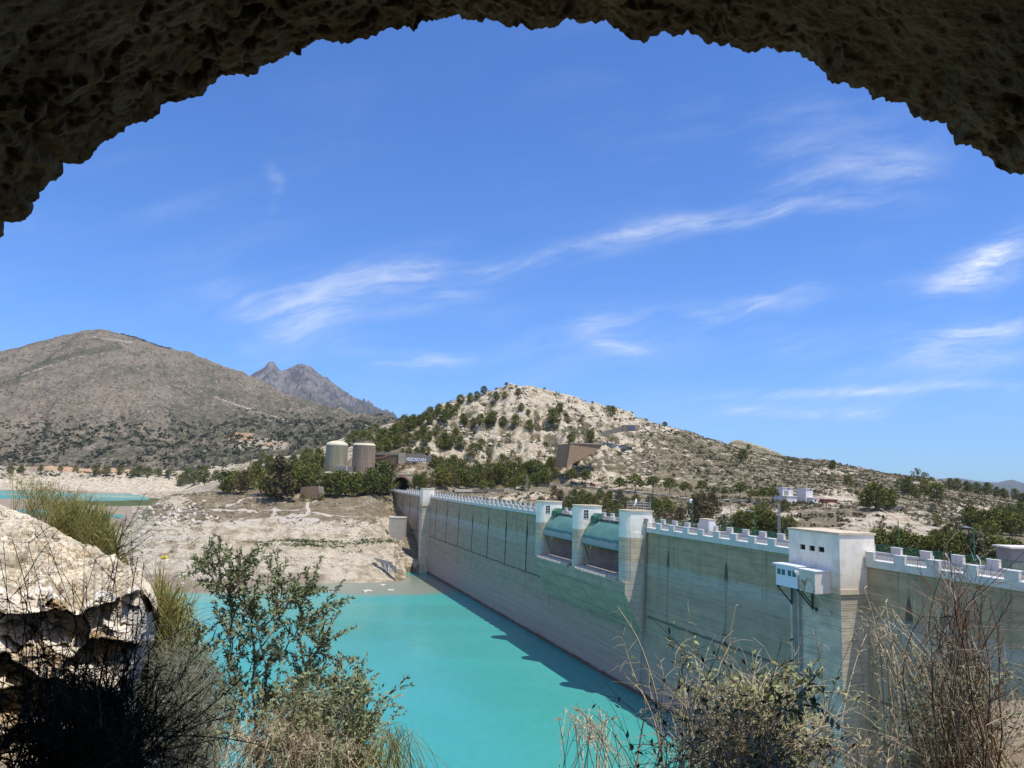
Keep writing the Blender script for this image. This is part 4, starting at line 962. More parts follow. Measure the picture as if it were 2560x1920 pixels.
# cabins hung on the tower
cab = dam_empty('monitoring_cabin', 'small white metal cabin with green windows bracketed onto the tower wall', 'cabin', -41.05, 3.7)
w = 3.66; d = 2.15
m = MB(); m.box(0, w, 0.02, d, -11.6, -9.25); m.build('wall', 'blue_panel', cab)
m = MB(); m.box(-0.08, w + 0.28, 0.02, d + 0.25, -9.22, -9.12); m.box(-0.08, w + 0.28, d + 0.24, d + 0.28, -9.27, -9.1)
for x in np.arange(0, w + 0.2, 0.42): m.box(x, x + 0.06, 0.05, d + 0.24, -9.119, -9.07)
m.build('roof', 'white_metal', cab)
for i, x0 in enumerate((0.17, 0.93, 2.0, 2.76)):
    m = MB(); m.box(x0, x0 + 0.64, d + 0.012, d + 0.03, -10.35, -9.68); f = m.build('window', 'teal_glass', cab)
    m = MB()
    for a, b, c, e in ((x0 - 0.05, x0 + 0.69, -9.68, -9.62), (x0 - 0.05, x0 + 0.69, -10.41, -10.35), (x0 - 0.05, x0, -10.35, -9.68), (x0 + 0.64, x0 + 0.69, -10.35, -9.68)): m.box(a, b, d + 0.004, d + 0.05, c, e)
    m.build('frame', 'white_metal', f)
for x in (0.0, 1.8, w - 0.06): m = MB(); m.box(x, x + 0.06, d + 0.003, d + 0.035, -11.6, -9.25); m.build('corner_strip', 'white_metal', cab)
for x in (0.1, w - 0.1):
    m = MB(); m.tube([(x, d - 0.05, -11.68), (x, 0.05, -13.8)], 0.11, 0.11, 4); m.box(x - 0.09, x + 0.09, 0.02, d, -11.78, -11.6); m.box(x - 0.09, x + 0.09, 0.0, 0.14, -13.9, -11.6)
    m.build('bracket', 'dark_steel', cab)
box = dam_empty('equipment_box', 'older rust stained metal box beside the white cabin on the tower wall', 'equipment box', -43.87, 3.7)
w = 2.5; d = 2.15
m = MB(); m.box(0, w, 0.02, d, -11.7, -9.36); m.build('wall', 'rusty_panel', box)
m = MB(); m.box(-0.02, 0.0, 0.05, d, -11.7, -9.36); m.build('side_panel', 'pink_render', box)
m = MB(); m.box(-0.1, w + 0.1, 0.02, d + 0.1, -9.355, -9.28)
for x in np.arange(0, w, 0.3): m.box(x, x + 0.05, 0.05, d + 0.09, -9.279, -9.24)
m.build('roof', 'white_metal', box)
for x in (0.06, w - 0.2):
    m = MB(); m.tube([(x, d - 0.1, -11.75), (x, 0.05, -13.85)], 0.09, 0.09, 4); m.box(x - 0.1, x + 0.1, 0.0, 0.16, -14.0, -13.6); m.box(x - .08, x + .08, 0.02, d, -11.8, -11.7)
    m.build('bracket', 'grey_steel' if x < 1 else 'dark_steel', box)
m = MB(); m.lathe([(0.0, -9.55), (0.13, -9.6), (0.16, -9.75), (0.1, -9.9), (0, -9.95)], 10, (w + 0.35, d + 0.2)); m.tube([(w + 0.35, d + 0.02, -9.5), (w + 0.35, d + 0.2, -9.5), (w + .35, d + .2, -9.6)], 0.04, 0.04, 5)
m.tube([(w + 0.4, d + 0.1, -9.9), (w + 0.25, d + 0.12, -10.4), (w + 0.4, d + 0.12, -10.6), (w + 0.5, d + 0.1, -10.3)], 0.02, 0.02, 4)
camr = m.build('dome_camera', 'white_metal', None); x, y = dam_xy(-43.87, 3.7); camr.location = (x, y, 0); camr.rotation_euler = (0, 0, math.pi / 2 - AX); tag(camr, 'white dome camera fixed between the white cabin and the rusty box', 'camera')
# ------------------------------------------------------------------ small things on the dam
m = MB()
def fence_panel():
    f = dam_empty('green_fence', 'green steel mesh fence along the downstream side of the dam road', 'fence')
    m = MB()
    for z in (-6.95, -7.75): m.box(-76, 256, -8.2, -8.15, z, z + 0.05)
    m.build('rail', 'fence_green', f)
    m = MB()
    for s in np.arange(-76, 60, 0.17): m.box(s, s + 0.04, -8.185, -8.16, -7.72, -6.96)
    for s in np.arange(60, 256, 0.4): m.box(s, s + 0.26, -8.185, -8.16, -7.72, -6.96)
    m.build('mesh_panel', 'fence_green', f)
    m = MB(); m.box(-0.08, 0, -8.25, -8.14, -7.9, -6.85); p0 = m.build('post', 'fence_green', f)
    for k, s in enumerate(np.arange(-76, 256, 4.13)):
        p = p0 if k == 0 else p0.copy()
        if k: COL.objects.link(p); p.parent = f
        p.location = (s - 2.22, 0, 0)
fence_panel()
NTH = ['first', 'second', 'third', 'fourth', 'fifth', 'sixth', 'seventh', 'eighth', 'ninth', 'tenth', 'eleventh', 'twelfth', 'thirteenth', 'fourteenth', 'fifteenth', 'sixteenth', 'seventeenth', 'eighteenth', 'nineteenth', 'twentieth',
       'twenty first', 'twenty second', 'twenty third', 'twenty fourth', 'twenty fifth', 'twenty sixth', 'twenty seventh', 'twenty eighth', 'twenty ninth', 'thirtieth', 'thirty first', 'thirty second', 'thirty third', 'thirty fourth', 'thirty fifth', 'thirty sixth', 'thirty seventh', 'thirty eighth', 'thirty ninth', 'fortieth'] + ['forty ' + k for k in ('first', 'second', 'third', 'fourth', 'fifth', 'sixth', 'seventh', 'eighth', 'ninth')] + ['fiftieth'] + ['fifty ' + k for k in ('first', 'second', 'third', 'fourth', 'fifth', 'sixth', 'seventh', 'eighth', 'ninth')]
def lamp(s, h, label, n=-8.55, arm=True, z0=-8.6, mat='fence_green', g='lamp posts along the dam road'):
    t = dam_empty('lamp_post', label, 'lamp post', s, n, z0, g)
    m = MB(); m.tube([(0, 0, 0), (0, 0, h)], 0.075, 0.055, 6); m.build('pole', mat, t)
    if arm:
        m = MB(); m.tube([(0, 0, h - 0.05), (0, 0.5, h + 0.06), (0, 1.0, h + 0.08)], 0.04, 0.035, 5); m.prism([(0.75, h + 0.02), (1.5, h + 0.08), (1.5, h + 0.16), (0.75, h + 0.16)], -0.13, 0.13, 0); recalc(m.build('lamp_head', 'grey_steel', t))
    return t
lamp(-41.4, 4.7, 'bare topped green pole just right of the big tower block', arm=False)
lamp(-51.4, 4.55, 'green lamp post nearest the right edge of the photo')
lamp(-14.1, 4.4, 'green lamp post in front of the big round pine clump, left of the tower block')
lamp(-8.0, 4.6, 'thin green pole between the white cabinet and the lamp post, no lamp head', arm=False)
lamp(31.2, 4.4, 'grey green lamp post rising beside the dish antenna pier')
lamp(53.9, 4.4, 'lamp post rising behind the middle gate pier')
lamp(60.2, 4.9, 'lamp post rising behind the left gate pier', arm=False)
lamp(249, 4.2, 'pale lamp post left in front of the tunnel mouth', -2.9, mat='grey_steel'); lamp(249.5, 4.2, 'pale lamp post right in front of the tunnel mouth', -8.4, mat='grey_steel')
t = dam_empty('camera_mast', 'green mast carrying a white dome camera, behind the white cabinet', 'mast', 3.3, -8.55, -8.6)
m = MB(); m.tube([(0, 0, 0), (0, 0, 5.4)], 0.09, 0.07, 6); m.build('pole', 'fence_green', t)
m = MB(); m.lathe([(0, 5.7), (0.25, 5.62), (0.32, 5.4), (0.28, 5.15), (0.15, 4.95), (0, 4.9)], 10, (0.45, 0)); m.tube([(0, 0, 5.35), (0.4, 0, 5.5)], 0.06, 0.05, 5); m.build('dome', 'white_metal', t)
c = dam_empty('electric_cabinet', 'white rendered cabinet standing taller than the battlements on the dam road', 'cabinet', -4.7, -7.55, -8.15)
m = MB(); m.box(0, 2.7, -0.35, 1.0, 0, 2.05); m.build('body', 'pink_render', c); m = MB(); m.box(-.06, 2.76, -.4, 1.06, 2.05, 2.2); m.build('lid', 'roof_slab', c); m = MB(); m.box(-0.02, -0.003, 0.1, 0.8, 0.1, 1.7); m.build('door', 'white_metal', c)
# dish, rail and mast on the right gate pier
r = dam_empty('roof_railing', 'grey tube railing standing on the roof of the right gate pier', 'railing', 3.93, 0, -5.06)
m = MB()
for z in (0.45, 0.9, 1.3): m.tube([(0.3, -0.9, z), (3.0, -0.9, z)], 0.035, 0.035, 4); m.tube([(3.0, -0.9, z), (3.0, 2.2, z)], 0.035, 0.035, 4); m.tube([(0.3, -0.9, z), (0.3, 0.6, z)], 0.035, 0.035, 4)
m.build('rail', 'grey_steel', r)
for (x, y) in ((0.3, -0.9), (1.2, -0.9), (2.1, -0.9), (3.0, -0.9), (3.0, 0.1), (3.0, 1.1), (3.0, 2.2), (0.3, 0.6)): m = MB(); m.tube([(x, y, 0), (x, y, 1.32)], 0.04, 0.04, 4); m.build('post', 'grey_steel', r)
d = dam_empty('dish_antenna', 'white dish antenna on the roof of the right gate pier', 'antenna', 5.0, 1.3, -5.06)
m = MB(); m.tube([(0, 0, 0), (0, 0, 1.0)], 0.05, 0.05, 5); m.build('pole', 'grey_steel', d)
m = MB(); m.lathe([(0.0, 0.0), (0.3, 0.05), (0.55, 0.17), (0.72, 0.34)], 14); dd = m.build('dish', 'white_metal', d); dd.location = (0, 0.05, 1.2); dd.rotation_euler = (math.radians(-75), 0, math.radians(-35))
a = dam_empty('aerial_mast', 'thin grey aerial mast rising from the right gate pier roof', 'mast', 4.1, -0.7, -5.06); m = MB(); m.tube([(0, 0, 0), (0, 0, 4.1)], 0.04, 0.02, 5); m.build('pole', 'grey_steel', a)
# bent posts of an old fence behind the right parapet
for k, (px, pyb, pyt) in enumerate([(2332, 1408, 1380), (2373, 1412, 1383), (2452, 1425, 1390)]):
    s, n = dam_sn(*at_depth(px, pyb, 70).xy); x, y = at_depth(px, pyb, 74).xy
    b = at_depth(px, pyb, 77 - k); b.z = -8.3
    o = empty('fence_post', ['short white post standing behind the battlements, left of the bent ones', 'white post with a bent top behind the battlements', 'bent white post half hidden by the reddish twig bush'][k], 'post', b, 0, 'old fence posts')
    m = MB(); h = 1.5; m.tube([(0, 0, 0), (0, 0, h), (-0.35, 0, h + 0.55)] if k else [(0, 0, 0), (0.1, 0, h + 0.2)], 0.05, 0.045, 5); m.build('pole', 'white_metal', o)

# people on the dam road
material('cloth_dark', (0.03, 0.035, 0.05), 0.9); material('cloth_red', (0.35, 0.03, 0.035), 0.9); material('cloth_blue', (0.06, 0.09, 0.18), 0.9); material('skin', (0.45, 0.27, 0.18), 0.6); material('hair', (0.03, 0.02, 0.015), 0.8)
def person(s, n, label, top, stride=0.14, z=-8.14, rz=0.0):
    t = dam_empty('person', label, 'person', s, n, z, 'people walking on the dam'); t.rotation_euler.z += rz
    J = {'pel': ((0, 0, .95), .15), 'ch': ((0, 0, 1.25), .16), 'nk': ((0, 0, 1.47), .06), 'hd': ((.02, 0, 1.6), .095), 'tp': ((.02, 0, 1.72), .07),
         'sl': ((0, .19, 1.40), .07), 'el': ((-.05, .25, 1.13), .05), 'hl': ((.05, .25, .88), .04), 'sr': ((0, -.19, 1.40), .07), 'er': ((.02, -.25, 1.13), .05), 'hr': ((.12, -.25, .9), .04),
         'kl': ((stride, .1, .5), .07), 'al': ((stride * 1.2, .1, .08), .05), 'tl': ((stride * 1.2 + .16, .1, .04), .045), 'kr': ((-stride * .6, -.1, .5), .07), 'ar': ((-stride * 1.5, -.1, .08), .05), 'tr': ((-stride * 1.5 + .16, -.1, .04), .045)}
    E = [('pel', 'ch'), ('ch', 'nk'), ('nk', 'hd'), ('hd', 'tp'), ('ch', 'sl'), ('sl', 'el'), ('el', 'hl'), ('ch', 'sr'), ('sr', 'er'), ('er', 'hr'), ('pel', 'kl'), ('kl', 'al'), ('al', 'tl'), ('pel', 'kr'), ('kr', 'ar'), ('ar', 'tr')]
    def skin(name, keys, mats, grow=0.0):
        ks = list(keys); me = bpy.data.meshes.new(name); me.from_pydata([J[k][0] for k in ks], [(ks.index(a), ks.index(b)) for a, b in E if a in ks and b in ks], [])
        o = bpy.data.objects.new(name, me); COL.objects.link(o); o.parent = t; me.materials.append(MATS[mats])
        sk = o.modifiers.new('skin', 'SKIN'); ss = o.modifiers.new('sub', 'SUBSURF'); ss.levels = 1; ss.render_levels = 1
        for i, k in enumerate(ks): me.skin_vertices[0].data[i].radius = (J[k][1] + grow,) * 2
        me.skin_vertices[0].data[0].use_root = True
        return o
    skin('body', J, 'skin'); skin('trousers', ['pel', 'kl', 'al', 'kr', 'ar'], 'cloth_dark', 0.02); skin('shirt', ['ch', 'pel', 'sl', 'el', 'sr', 'er'], top, 0.022)
    m = MB(); m.lathe([(0.0, 1.79), (0.08, 1.76), (0.11, 1.68), (0.1, 1.6)], 8, (0.0, 0)); m.build('hair', 'hair', t)
person(133.5, -1.4, 'person in dark clothes on the far dam road, left of the red shirted walker', 'cloth_dark')
person(124.9, -1.3, 'person in a red top walking on the far dam road', 'cloth_red'); person(101.3, -1.2, 'person in dark clothes leaning at the parapet gap nearest the gates', 'cloth_blue', 0.05, rz=1.4)
person(183, -1.3, 'person on the dam road between the narrow tower and the tunnel', 'cloth_dark')

# ------------------------------------------------------------------ tunnel portal
material('portal_render', worn((0.52, 0.45, 0.35), (0.36, 0.30, 0.22), 0.4, 0.6, 0.2, 3.0, coord='pos'), 0.9); material('brick_red', worn((0.30, 0.135, 0.075), (0.19, 0.085, 0.05), 1.2, 0.6, 0.3, 6.0), 0.9)
tp = dam_empty('tunnel_portal', 'rendered road tunnel portal with a red brick arch at the far end of the dam', 'tunnel', 256.2, -5.5, -8.2)
m = MB(); r, wd, top, dp = 4.25, 5.9, 7.9, 15.0
th = np.linspace(0, math.pi, 25); arc = [(r * math.cos(t), 2.4 + r * math.sin(t)) for t in th]
ins = [(r, 0)] + arc + [(-r, 0)]
outp = [(wd, 0)] + [(wd if math.cos(t) > 0.6 else (-wd if math.cos(t) < -0.6 else wd * math.cos(t) / 0.6), top if abs(math.cos(t)) <= 0.8 else max(0, 2.4 + (top - 2.4) * min(1, math.sin(t) / 0.6))) for t in th] + [(-wd, 0)]
n = len(ins); v = [(0, y, z) for y, z in ins] + [(0, y, z) for y, z in outp] + [(dp, y, z) for y, z in ins] + [(dp, y, z) for y, z in outp]
f = [(i, i + 1, n + i + 1, n + i) for i in range(n - 1)] + [(n + i, n + i + 1, 3 * n + i + 1, 3 * n + i) for i in range(n - 1)]
m.add(v, f); m.build('wall', 'portal_render', tp)
m = MB(); m.add([(a, y, z) for a in (0.0, 60.0) for y, z in ins], [(i, n + i, n + i + 1, i + 1) for i in range(n - 1)] + [tuple(range(2 * n - 1, n - 1, -1))]); m.build('lining', 'brown_wall', tp)
m = MB()
a0 = [((r + 0.02) * math.cos(t), 2.4 + (r + 0.02) * math.sin(t)) for t in th]
for i, t in enumerate(np.linspace(0.0, math.pi, 23)):
    d = 0.75 if i % 2 else 0.5; tt = math.pi / 44
    q = [(rr * math.cos(t + k), 2.4 + rr * math.sin(t + k)) for rr, k in ((r - .05, -tt), (r + d, -tt), (r + d, tt), (r - .05, tt))]; m.prism(q, -0.18, 0.5, 0)
recalc(m.build('brick_arch', 'brick_red', tp))
m = MB(); m.box(-0.2, dp, -wd - 0.2, wd + 0.2, top - 0.0, top + 0.35); m.build('cornice', 'portal_render', tp)

# ------------------------------------------------------------------ silos
def silo_mat(col, dark):
    def f(n):
        v = n.obj(); z = n.sep(v)[2]
        st = n.noise(n.scale(v, (1.1, 1.1, 0.05)), 1.0, 5, 0.68); b = n.noise(n.scale(v, (0.08, 0.08, 1.6)), 1.0, 4, 0.6)
        c = n.mix(n.rng(st, 0.40, 0.64), col, dark); c = n.mix(n.math('MULTIPLY', n.rng(b, 0.5, 0.62), 0.4), c, dark)
        return c, n.bump(b, 0.3, 0.08), None
    return f
material('silo_green', silo_mat((0.36, 0.33, 0.215), (0.24, 0.235, 0.155)), 0.9); material('silo_brown', silo_mat((0.35, 0.265, 0.185), (0.20, 0.155, 0.11)), 0.9); material('silo_cap', worn((0.62, 0.56, 0.41), (0.45, 0.40, 0.29), 0.5, 0.5), 0.9)
def silo(pxl, pxr, pyt, pyb, Y, mat, label, lid):
    a, b = at_depth(pxl, (pyt + pyb) / 2, Y), at_depth(pxr, (pyt + pyb) / 2, Y); R = (b.x - a.x) / 2 * 0.99; cx = (a.x + b.x) / 2
    zt, zb = at_depth((pxl + pxr) / 2, pyt, Y - R).z, at_depth((pxl + pxr) / 2, pyb, Y - R).z; h = zt - zb
    t = empty('silo', label, 'silo', (cx, Y, zb)); m = MB(); m.lathe([(R, -6), (R, 0), (R * 1.0, h * 0.86)], 40); m.build('wall', mat, t, True)
    m = MB()
    if lid: m.lathe([(R + 0.06, h * 0.858), (R + .06, h * 0.865), (R * 0.88, h * 0.925), (R * 0.8, h * 0.925)], 40); m.build('roof', 'silo_cap', t); m = MB(); m.lathe([(R * 0.78, h * 0.9), (R * 0.78, h), (R * 0.80, h), (R * .8, h * 1.01), (0, h * 1.01)], 32); m.build('hatch', 'silo_brown', t)
    else: m.lathe([(R + 0.05, h * 0.855), (R + 0.05, h * 0.87)] + [(R * math.cos(k), h * 0.87 + h * 0.135 * math.sin(k)) for k in np.linspace(0.1, math.pi / 2, 8)], 40); m.build('roof', 'silo_cap', t, True)
    m = MB(); m.lathe([(R + 0.5, 0.0), (R + 0.5, 0.35), (R, 0.9)], 40); m.build('base_ring', 'silo_cap', t)
    return t
silo(814, 868.5, 1101, 1184, 386, 'silo_green', 'greenish concrete silo with a domed roof, left of the pair', False)
silo(881, 937.5, 1101, 1186, 380, 'silo_brown', 'brownish concrete silo with a flat stepped lid, right of the pair', True)
def house(label, cat, px0, px1, pyt, pyb, Y, depth, wall, name='building', lean=0.0, parts=None, rz=0.0, ground=-3.0, roof=None, rt=0.25, over=0.15):
    a, b = at_depth(px0, pyb, Y), at_depth(px1, pyb, Y); zt = at_depth((px0 + px1) / 2, pyt, Y).z; zb = (a.z + b.z) / 2
    w = b.x - a.x; h = zt - zb
    t = empty(name, label, cat, (a.x, Y, zb), rz)
    m = MB(); m.box(0, w, 0, depth, ground, h); m.build('wall', wall, t)
    if roof: m = MB(); m.box(-over, w + over, -over, depth + over, h, h + rt); m.build('roof', roof, t)
    return t, w, h
t, w, h = house('low grey hopper building squeezed between the two silos', 'building', 838, 880, 1166, 1190, 374, 9, 'hop_grey' if material('hop_grey', worn((0.27, 0.25, 0.22), (0.16, 0.15, 0.13), 0.4, 0.6, 0.2, 3.0), 0.9) else '', roof=None)
m = MB()
for x in np.linspace(0.4, w * 0.6, 6): m.prism([(x - 0.35, h), (x + 0.35, h), (x, h + 0.7)], 0.3, 3, 1)
m.build('hopper_ridge', 'hop_grey', t); m = MB(); m.box(w * 0.62, w * 0.70, -0.3, 0.0, -3, h + 0.1); m.box(w * .74, w, -0.05, 0.0, -2.5, h * 0.45); m.build('pillar', 'silo_cap', t)

# masonry walls
def rubble(c1, c2, c3, scale=1.6):
    def f(n):
        v = n.obj(); e = n.voro(v, scale, 'DISTANCE_TO_EDGE'); k = n.voro(v, scale, 'F1', 'Color')
        r = n.sep(k)[0]; c = n.mix(r, c1, c2); c = n.mix(n.rng(e, 0.02, 0.09, 1.0, 0.0), c, c3)
        return c, n.bump(n.rng(e, 0.0, 0.12), 0.6, 0.08), None
    return f
material('brown_masonry', rubble((0.34, 0.235, 0.145), (0.255, 0.17, 0.105), (0.16, 0.115, 0.075)), 0.95); material('grey_masonry', rubble((0.30, 0.265, 0.215), (0.22, 0.195, 0.16), (0.14, 0.125, 0.105)), 0.95)
material('tan_masonry', rubble((0.46, 0.39, 0.30), (0.37, 0.31, 0.235), (0.24, 0.20, 0.15)), 0.95)
def mesh_from_pix(name, label, cat, faces, mat, parent=None, part=None, thick=4.0):
    """faces: outlines given as (px, py, depth) corners on the real wall planes"""
    t = parent or empty(name, label, cat, at_depth(*faces[0][0]))
    o = Vector(t.location); m = MB()
    for fc in faces:
        pts = [at_depth(*p) - o for p in fc]; n = len(pts)
        bk = [p + Vector((0, thick, 0)) for p in pts]
        m.add([tuple(p) for p in pts + bk], [tuple(range(n)), tuple(range(2 * n - 1, n - 1, -1))] + [(i, i + n, (i + 1) % n + n, (i + 1) % n) for i in range(n)])
    return t, recalc(m.build(part or 'wall', mat, t))
t, o = mesh_from_pix('bastion', 'tall brown stone bastion wall with a sloping corner on the hillside above the road', 'wall', [[(1426, 1108, 418), (1506, 1111, 428), (1500, 1121, 428), (1416, 1168, 414)]], 'brown_masonry', thick=7)
mesh_from_pix('', '', '', [[(1425.8, 1108.5, 418.5), (1398, 1112, 432), (1386, 1168, 430), (1416, 1168.5, 414.5)]], 'brown_masonry', t, 'side_wall', 3)
mesh_from_pix('', '', '', [[(1425, 1106.2, 417.5), (1508, 1109, 428), (1508, 1111.5, 428), (1425, 1108.6, 417.5)]], 'tan_masonry', t, 'coping', 7.5)
t, o = mesh_from_pix('ruined_hut', 'small stone hut with a blue doorway on the ridge above the bastion', 'hut', [[(1557, 1062, 466), (1600, 1063, 468), (1598, 1076, 468), (1556, 1078, 466)]], 'grey_masonry', thick=5)
material('blue_door', worn((0.10, 0.13, 0.22), (0.2, 0.2, 0.2), 1.0, 0.5), 0.8)
mesh_from_pix('', '', '', [[(1570, 1066, 465.8), (1585, 1066.5, 465.8), (1585, 1076, 465.8), (1570, 1076, 465.8)]], 'blue_door', t, 'door', 0.3); mesh_from_pix('', '', '', [[(1588, 1063.5, 465.6), (1600, 1064, 465.6), (1598, 1076, 465.6), (1588, 1076, 465.6)]], 'tan_masonry', t, 'pillar', 0.5)
mesh_from_pix('terrace_wall', 'old stone terrace wall running left from the hut with the blue door', 'wall', [[(1502, 1080, 462), (1555, 1066, 464), (1555, 1079, 464), (1505, 1090, 462)]], 'grey_masonry', thick=3)
# ruined works beside the silos: dark retaining wall, stair, lettered wall
t, o = mesh_from_pix('retaining_wall', 'dark stone retaining wall with a stair, right of the silos', 'wall', [[(938, 1131, 384), (996, 1132, 384), (996, 1160, 384), (938, 1160, 384)]], 'brown_wall', thick=5)
mesh_from_pix('', '', '', [[(938, 1144, 383.7), (955, 1143, 383.7), (968, 1136, 383.7), (973, 1136, 383.7), (973, 1138, 383.7), (957, 1146, 383.7), (938, 1147, 383.7)]], 'brick_red', t, 'stair', 0.6)
mesh_from_pix('', '', '', [[(938, 1130, 383.8), (996, 1131, 383.8), (996, 1138, 383.8), (938, 1137, 383.8)]], 'grey_masonry', t, 'coping', 5.5)
mesh_from_pix('buttress_pillar', 'square pale stone pillar between the dark retaining wall and the lettered wall', 'pillar', [[(996, 1131, 382), (1012, 1132, 382), (1012, 1158, 382), (996, 1160, 382)]], 'tan_masonry', thick=5)
t, o = mesh_from_pix('lettered_wall', 'low stone wall painted with big white block letters above the tunnel', 'wall', [[(1012, 1134, 384), (1060, 1134, 384), (1061, 1139, 384), (1078, 1139, 384), (1076, 1154, 384), (1012, 1155, 384)]], 'grey_masonry', thick=3)
material('letter_white', worn((0.80, 0.82, 0.88), (0.6, 0.62, 0.68), 1.0, 0.4), 0.8)
a, b = at_depth(1014, 1152, 383.7), at_depth(1064.5, 1150.5, 383.7); zt = at_depth(1040, 1142.3, 383.7).z
cu_ = bpy.data.curves.new('lettering', 'FONT'); cu_.body = 'VESOSOAN'; cu_.extrude = 0.03; cu_.size = 1.0; cu_.offset = 0.03
tmp = bpy.data.objects.new('lettering', cu_); COL.objects.link(tmp); bpy.context.view_layer.update()
dg = bpy.context.evaluated_depsgraph_get(); me = bpy.data.meshes.new_from_object(tmp.evaluated_get(dg)); bpy.data.objects.remove(tmp)
co = np.array([v.co[:] for v in me.vertices]); mn, mx = co.min(0), co.max(0)
lt = bpy.data.objects.new('lettering', me); COL.objects.link(lt); me.materials.clear(); me.materials.append(MATS['letter_white'])
lt.parent = t; W_ = b.x - a.x; H_ = zt - (a.z + b.z) / 2
lt.rotation_euler = (math.pi / 2, 0, 0); lt.scale = (W_ / (mx[0] - mn[0]), H_ / (mx[1] - mn[1]), 1)
lt.location = Vector((a.x - mn[0] * lt.scale.x, 383.9, a.z)) - Vector(t.location)
t, o = mesh_from_pix('ruined_wall', 'broken brown brick wall half hidden among the pines on the left shore', 'wall', [[(752, 1218, 331), (772, 1216, 331), (801, 1217, 331), (806, 1240, 331), (790, 1247, 331), (748, 1250, 331)]], 'brown_masonry', thick=2)
mesh_from_pix('', '', '', [[(795, 1216, 330.8), (806, 1220, 330.8), (806, 1240, 330.8), (797, 1246, 330.8)]], 'tan_masonry', t, 'corner_pillar', 2.4)
mesh_from_pix('road_wall', 'long low retaining wall of the road behind the far battlements', 'wall', [[(1140, 1224.5, 377), (1262, 1222, 384), (1258, 1231, 384), (1140, 1231, 377)]], 'grey_masonry', thick=1.0)
# concrete remains on the shore by the dam
def rock_mesh(name, mat, size, seed, parent=None, sub=2, flat=1.0):
    bm = bmesh.new(); bmesh.ops.create_icosphere(bm, subdivisions=sub, radius=1)
    for v in bm.verts:
        n = mnoise.noise(v.co * 1.7 + Vector((seed, seed * 2.1, 0))); n2 = mnoise.noise(v.co * 4.1 + Vector((seed, 3, seed)))
        v.co *= 1 + 0.45 * n + 0.16 * n2; v.co = Vector((v.co.x * size[0], v.co.y * size[1], v.co.z * size[2]))
    me = bpy.data.meshes.new(name); bm.to_mesh(me); bm.free(); me.materials.append(MATS[mat]); o = bpy.data.objects.new(name, me); COL.objects.link(o); o.parent = parent; return o
material('shore_concrete', worn((0.46, 0.42, 0.35), (0.33, 0.30, 0.25), 0.5, 0.6, 0.3, 2.0), 0.9); material('pale_stone', worn((0.60, 0.54, 0.45), (0.42, 0.37, 0.30), 0.9, 0.6, 0.5, 3.0), 0.95)
g = at_depth(990, 1330, 303)
t = empty('concrete_block', 'square weathered concrete block standing on the slope in the dam shadow', 'block', (g.x, 303, g.z)); m = MB(); m.box(-2.9, 3.3, 0, 5.5, -3, 5.4); m.build('body', 'shore_concrete', t); m = MB(); m.box(-3.0, 3.4, -0.1, 5.6, 5.4, 5.7); m.build('top_slab', 'pale_stone', t)
t, o = mesh_from_pix('broken_wall', 'broken slanting concrete wall with torn openings at the water edge', 'wall', [[(934, 1393, 268), (980, 1405, 262), (981, 1414, 262), (944, 1405, 267)], [(950, 1404, 266), (957, 1406, 265.2), (958, 1420, 265), (953, 1414, 265.5)], [(962, 1406, 264.4), (970, 1408, 263.4), (968, 1430, 263), (960, 1422, 264)], [(974, 1408, 263), (990, 1416, 261), (993, 1431, 261), (972, 1433, 262)]], 'shore_concrete', thick=1.6)
for k, (px, py, sz) in enumerate([(919, 1479, (1.6, 1.0, 0.55)), (958, 1463.5, (1.0, 0.7, 0.35)), (977, 1476, (1.1, 0.7, 0.3))]):
    p = at_height(px, py, WATER); o = rock_mesh('rock', 'pale_stone', sz, 3.1 * k + 1); o.location = (p.x, p.y, WATER + 0.1)
    tag(o, ['larger pale rock breaking the water in the silty shallows', 'small pale rock in the silty water nearest the broken wall', 'flat pale rock in the silty water, right of the larger rock'][k], 'rock', 'rocks in the shallows')
# rubble of the spit
material('rubble', worn((0.56, 0.50, 0.41), (0.36, 0.31, 0.24), 0.7, 0.6, 0.5, 2.0), 0.95)
for k in range(70):
    px, py = 440 + random.gauss(0, 48), 1276 + random.gauss(0, 22)
    if py < 1252: continue
    x, y, z = on_ground(px, py); s = random.uniform(0.35, 1.25); o = rock_mesh('boulder', 'rubble', (s * 1.3, s, s * 0.7), k * 1.7, sub=1); o.location = (x, y, z + 0.1); o.rotation_euler = (random.random(), random.random(), random.random() * 6)
    tag(o, 'pale broken boulder in the rubble heap on the left spit', 'boulder', 'boulders of the rubble spit')
# buoy lying on the mud
material('buoy_yellow', (0.70, 0.52, 0.02), 0.5)
x, y, z = on_ground(411, 1398); b = empty('buoy', 'yellow buoy lying on the mud of the left shore', 'buoy', (x, y, z + 0.1))
m = MB(); m.lathe([(0, -1.0), (0.35, -0.95), (0.5, -0.6), (0.52, 0.6), (0.35, 0.95), (0, 1.0)], 12); o = m.build('float', 'buoy_yellow', b, True); o.rotation_euler = (0, math.pi / 2, 0.2); o.location = (0, 0, 0.45)
m = MB(); m.lathe([(0.53, -0.12), (0.56, -0.1), (0.56, 0.1), (0.53, 0.12)], 12); o = m.build('band', 'dark_steel', b); o.rotation_euler = (0, math.pi / 2, 0.2); o.location = (0, 0, 0.45)

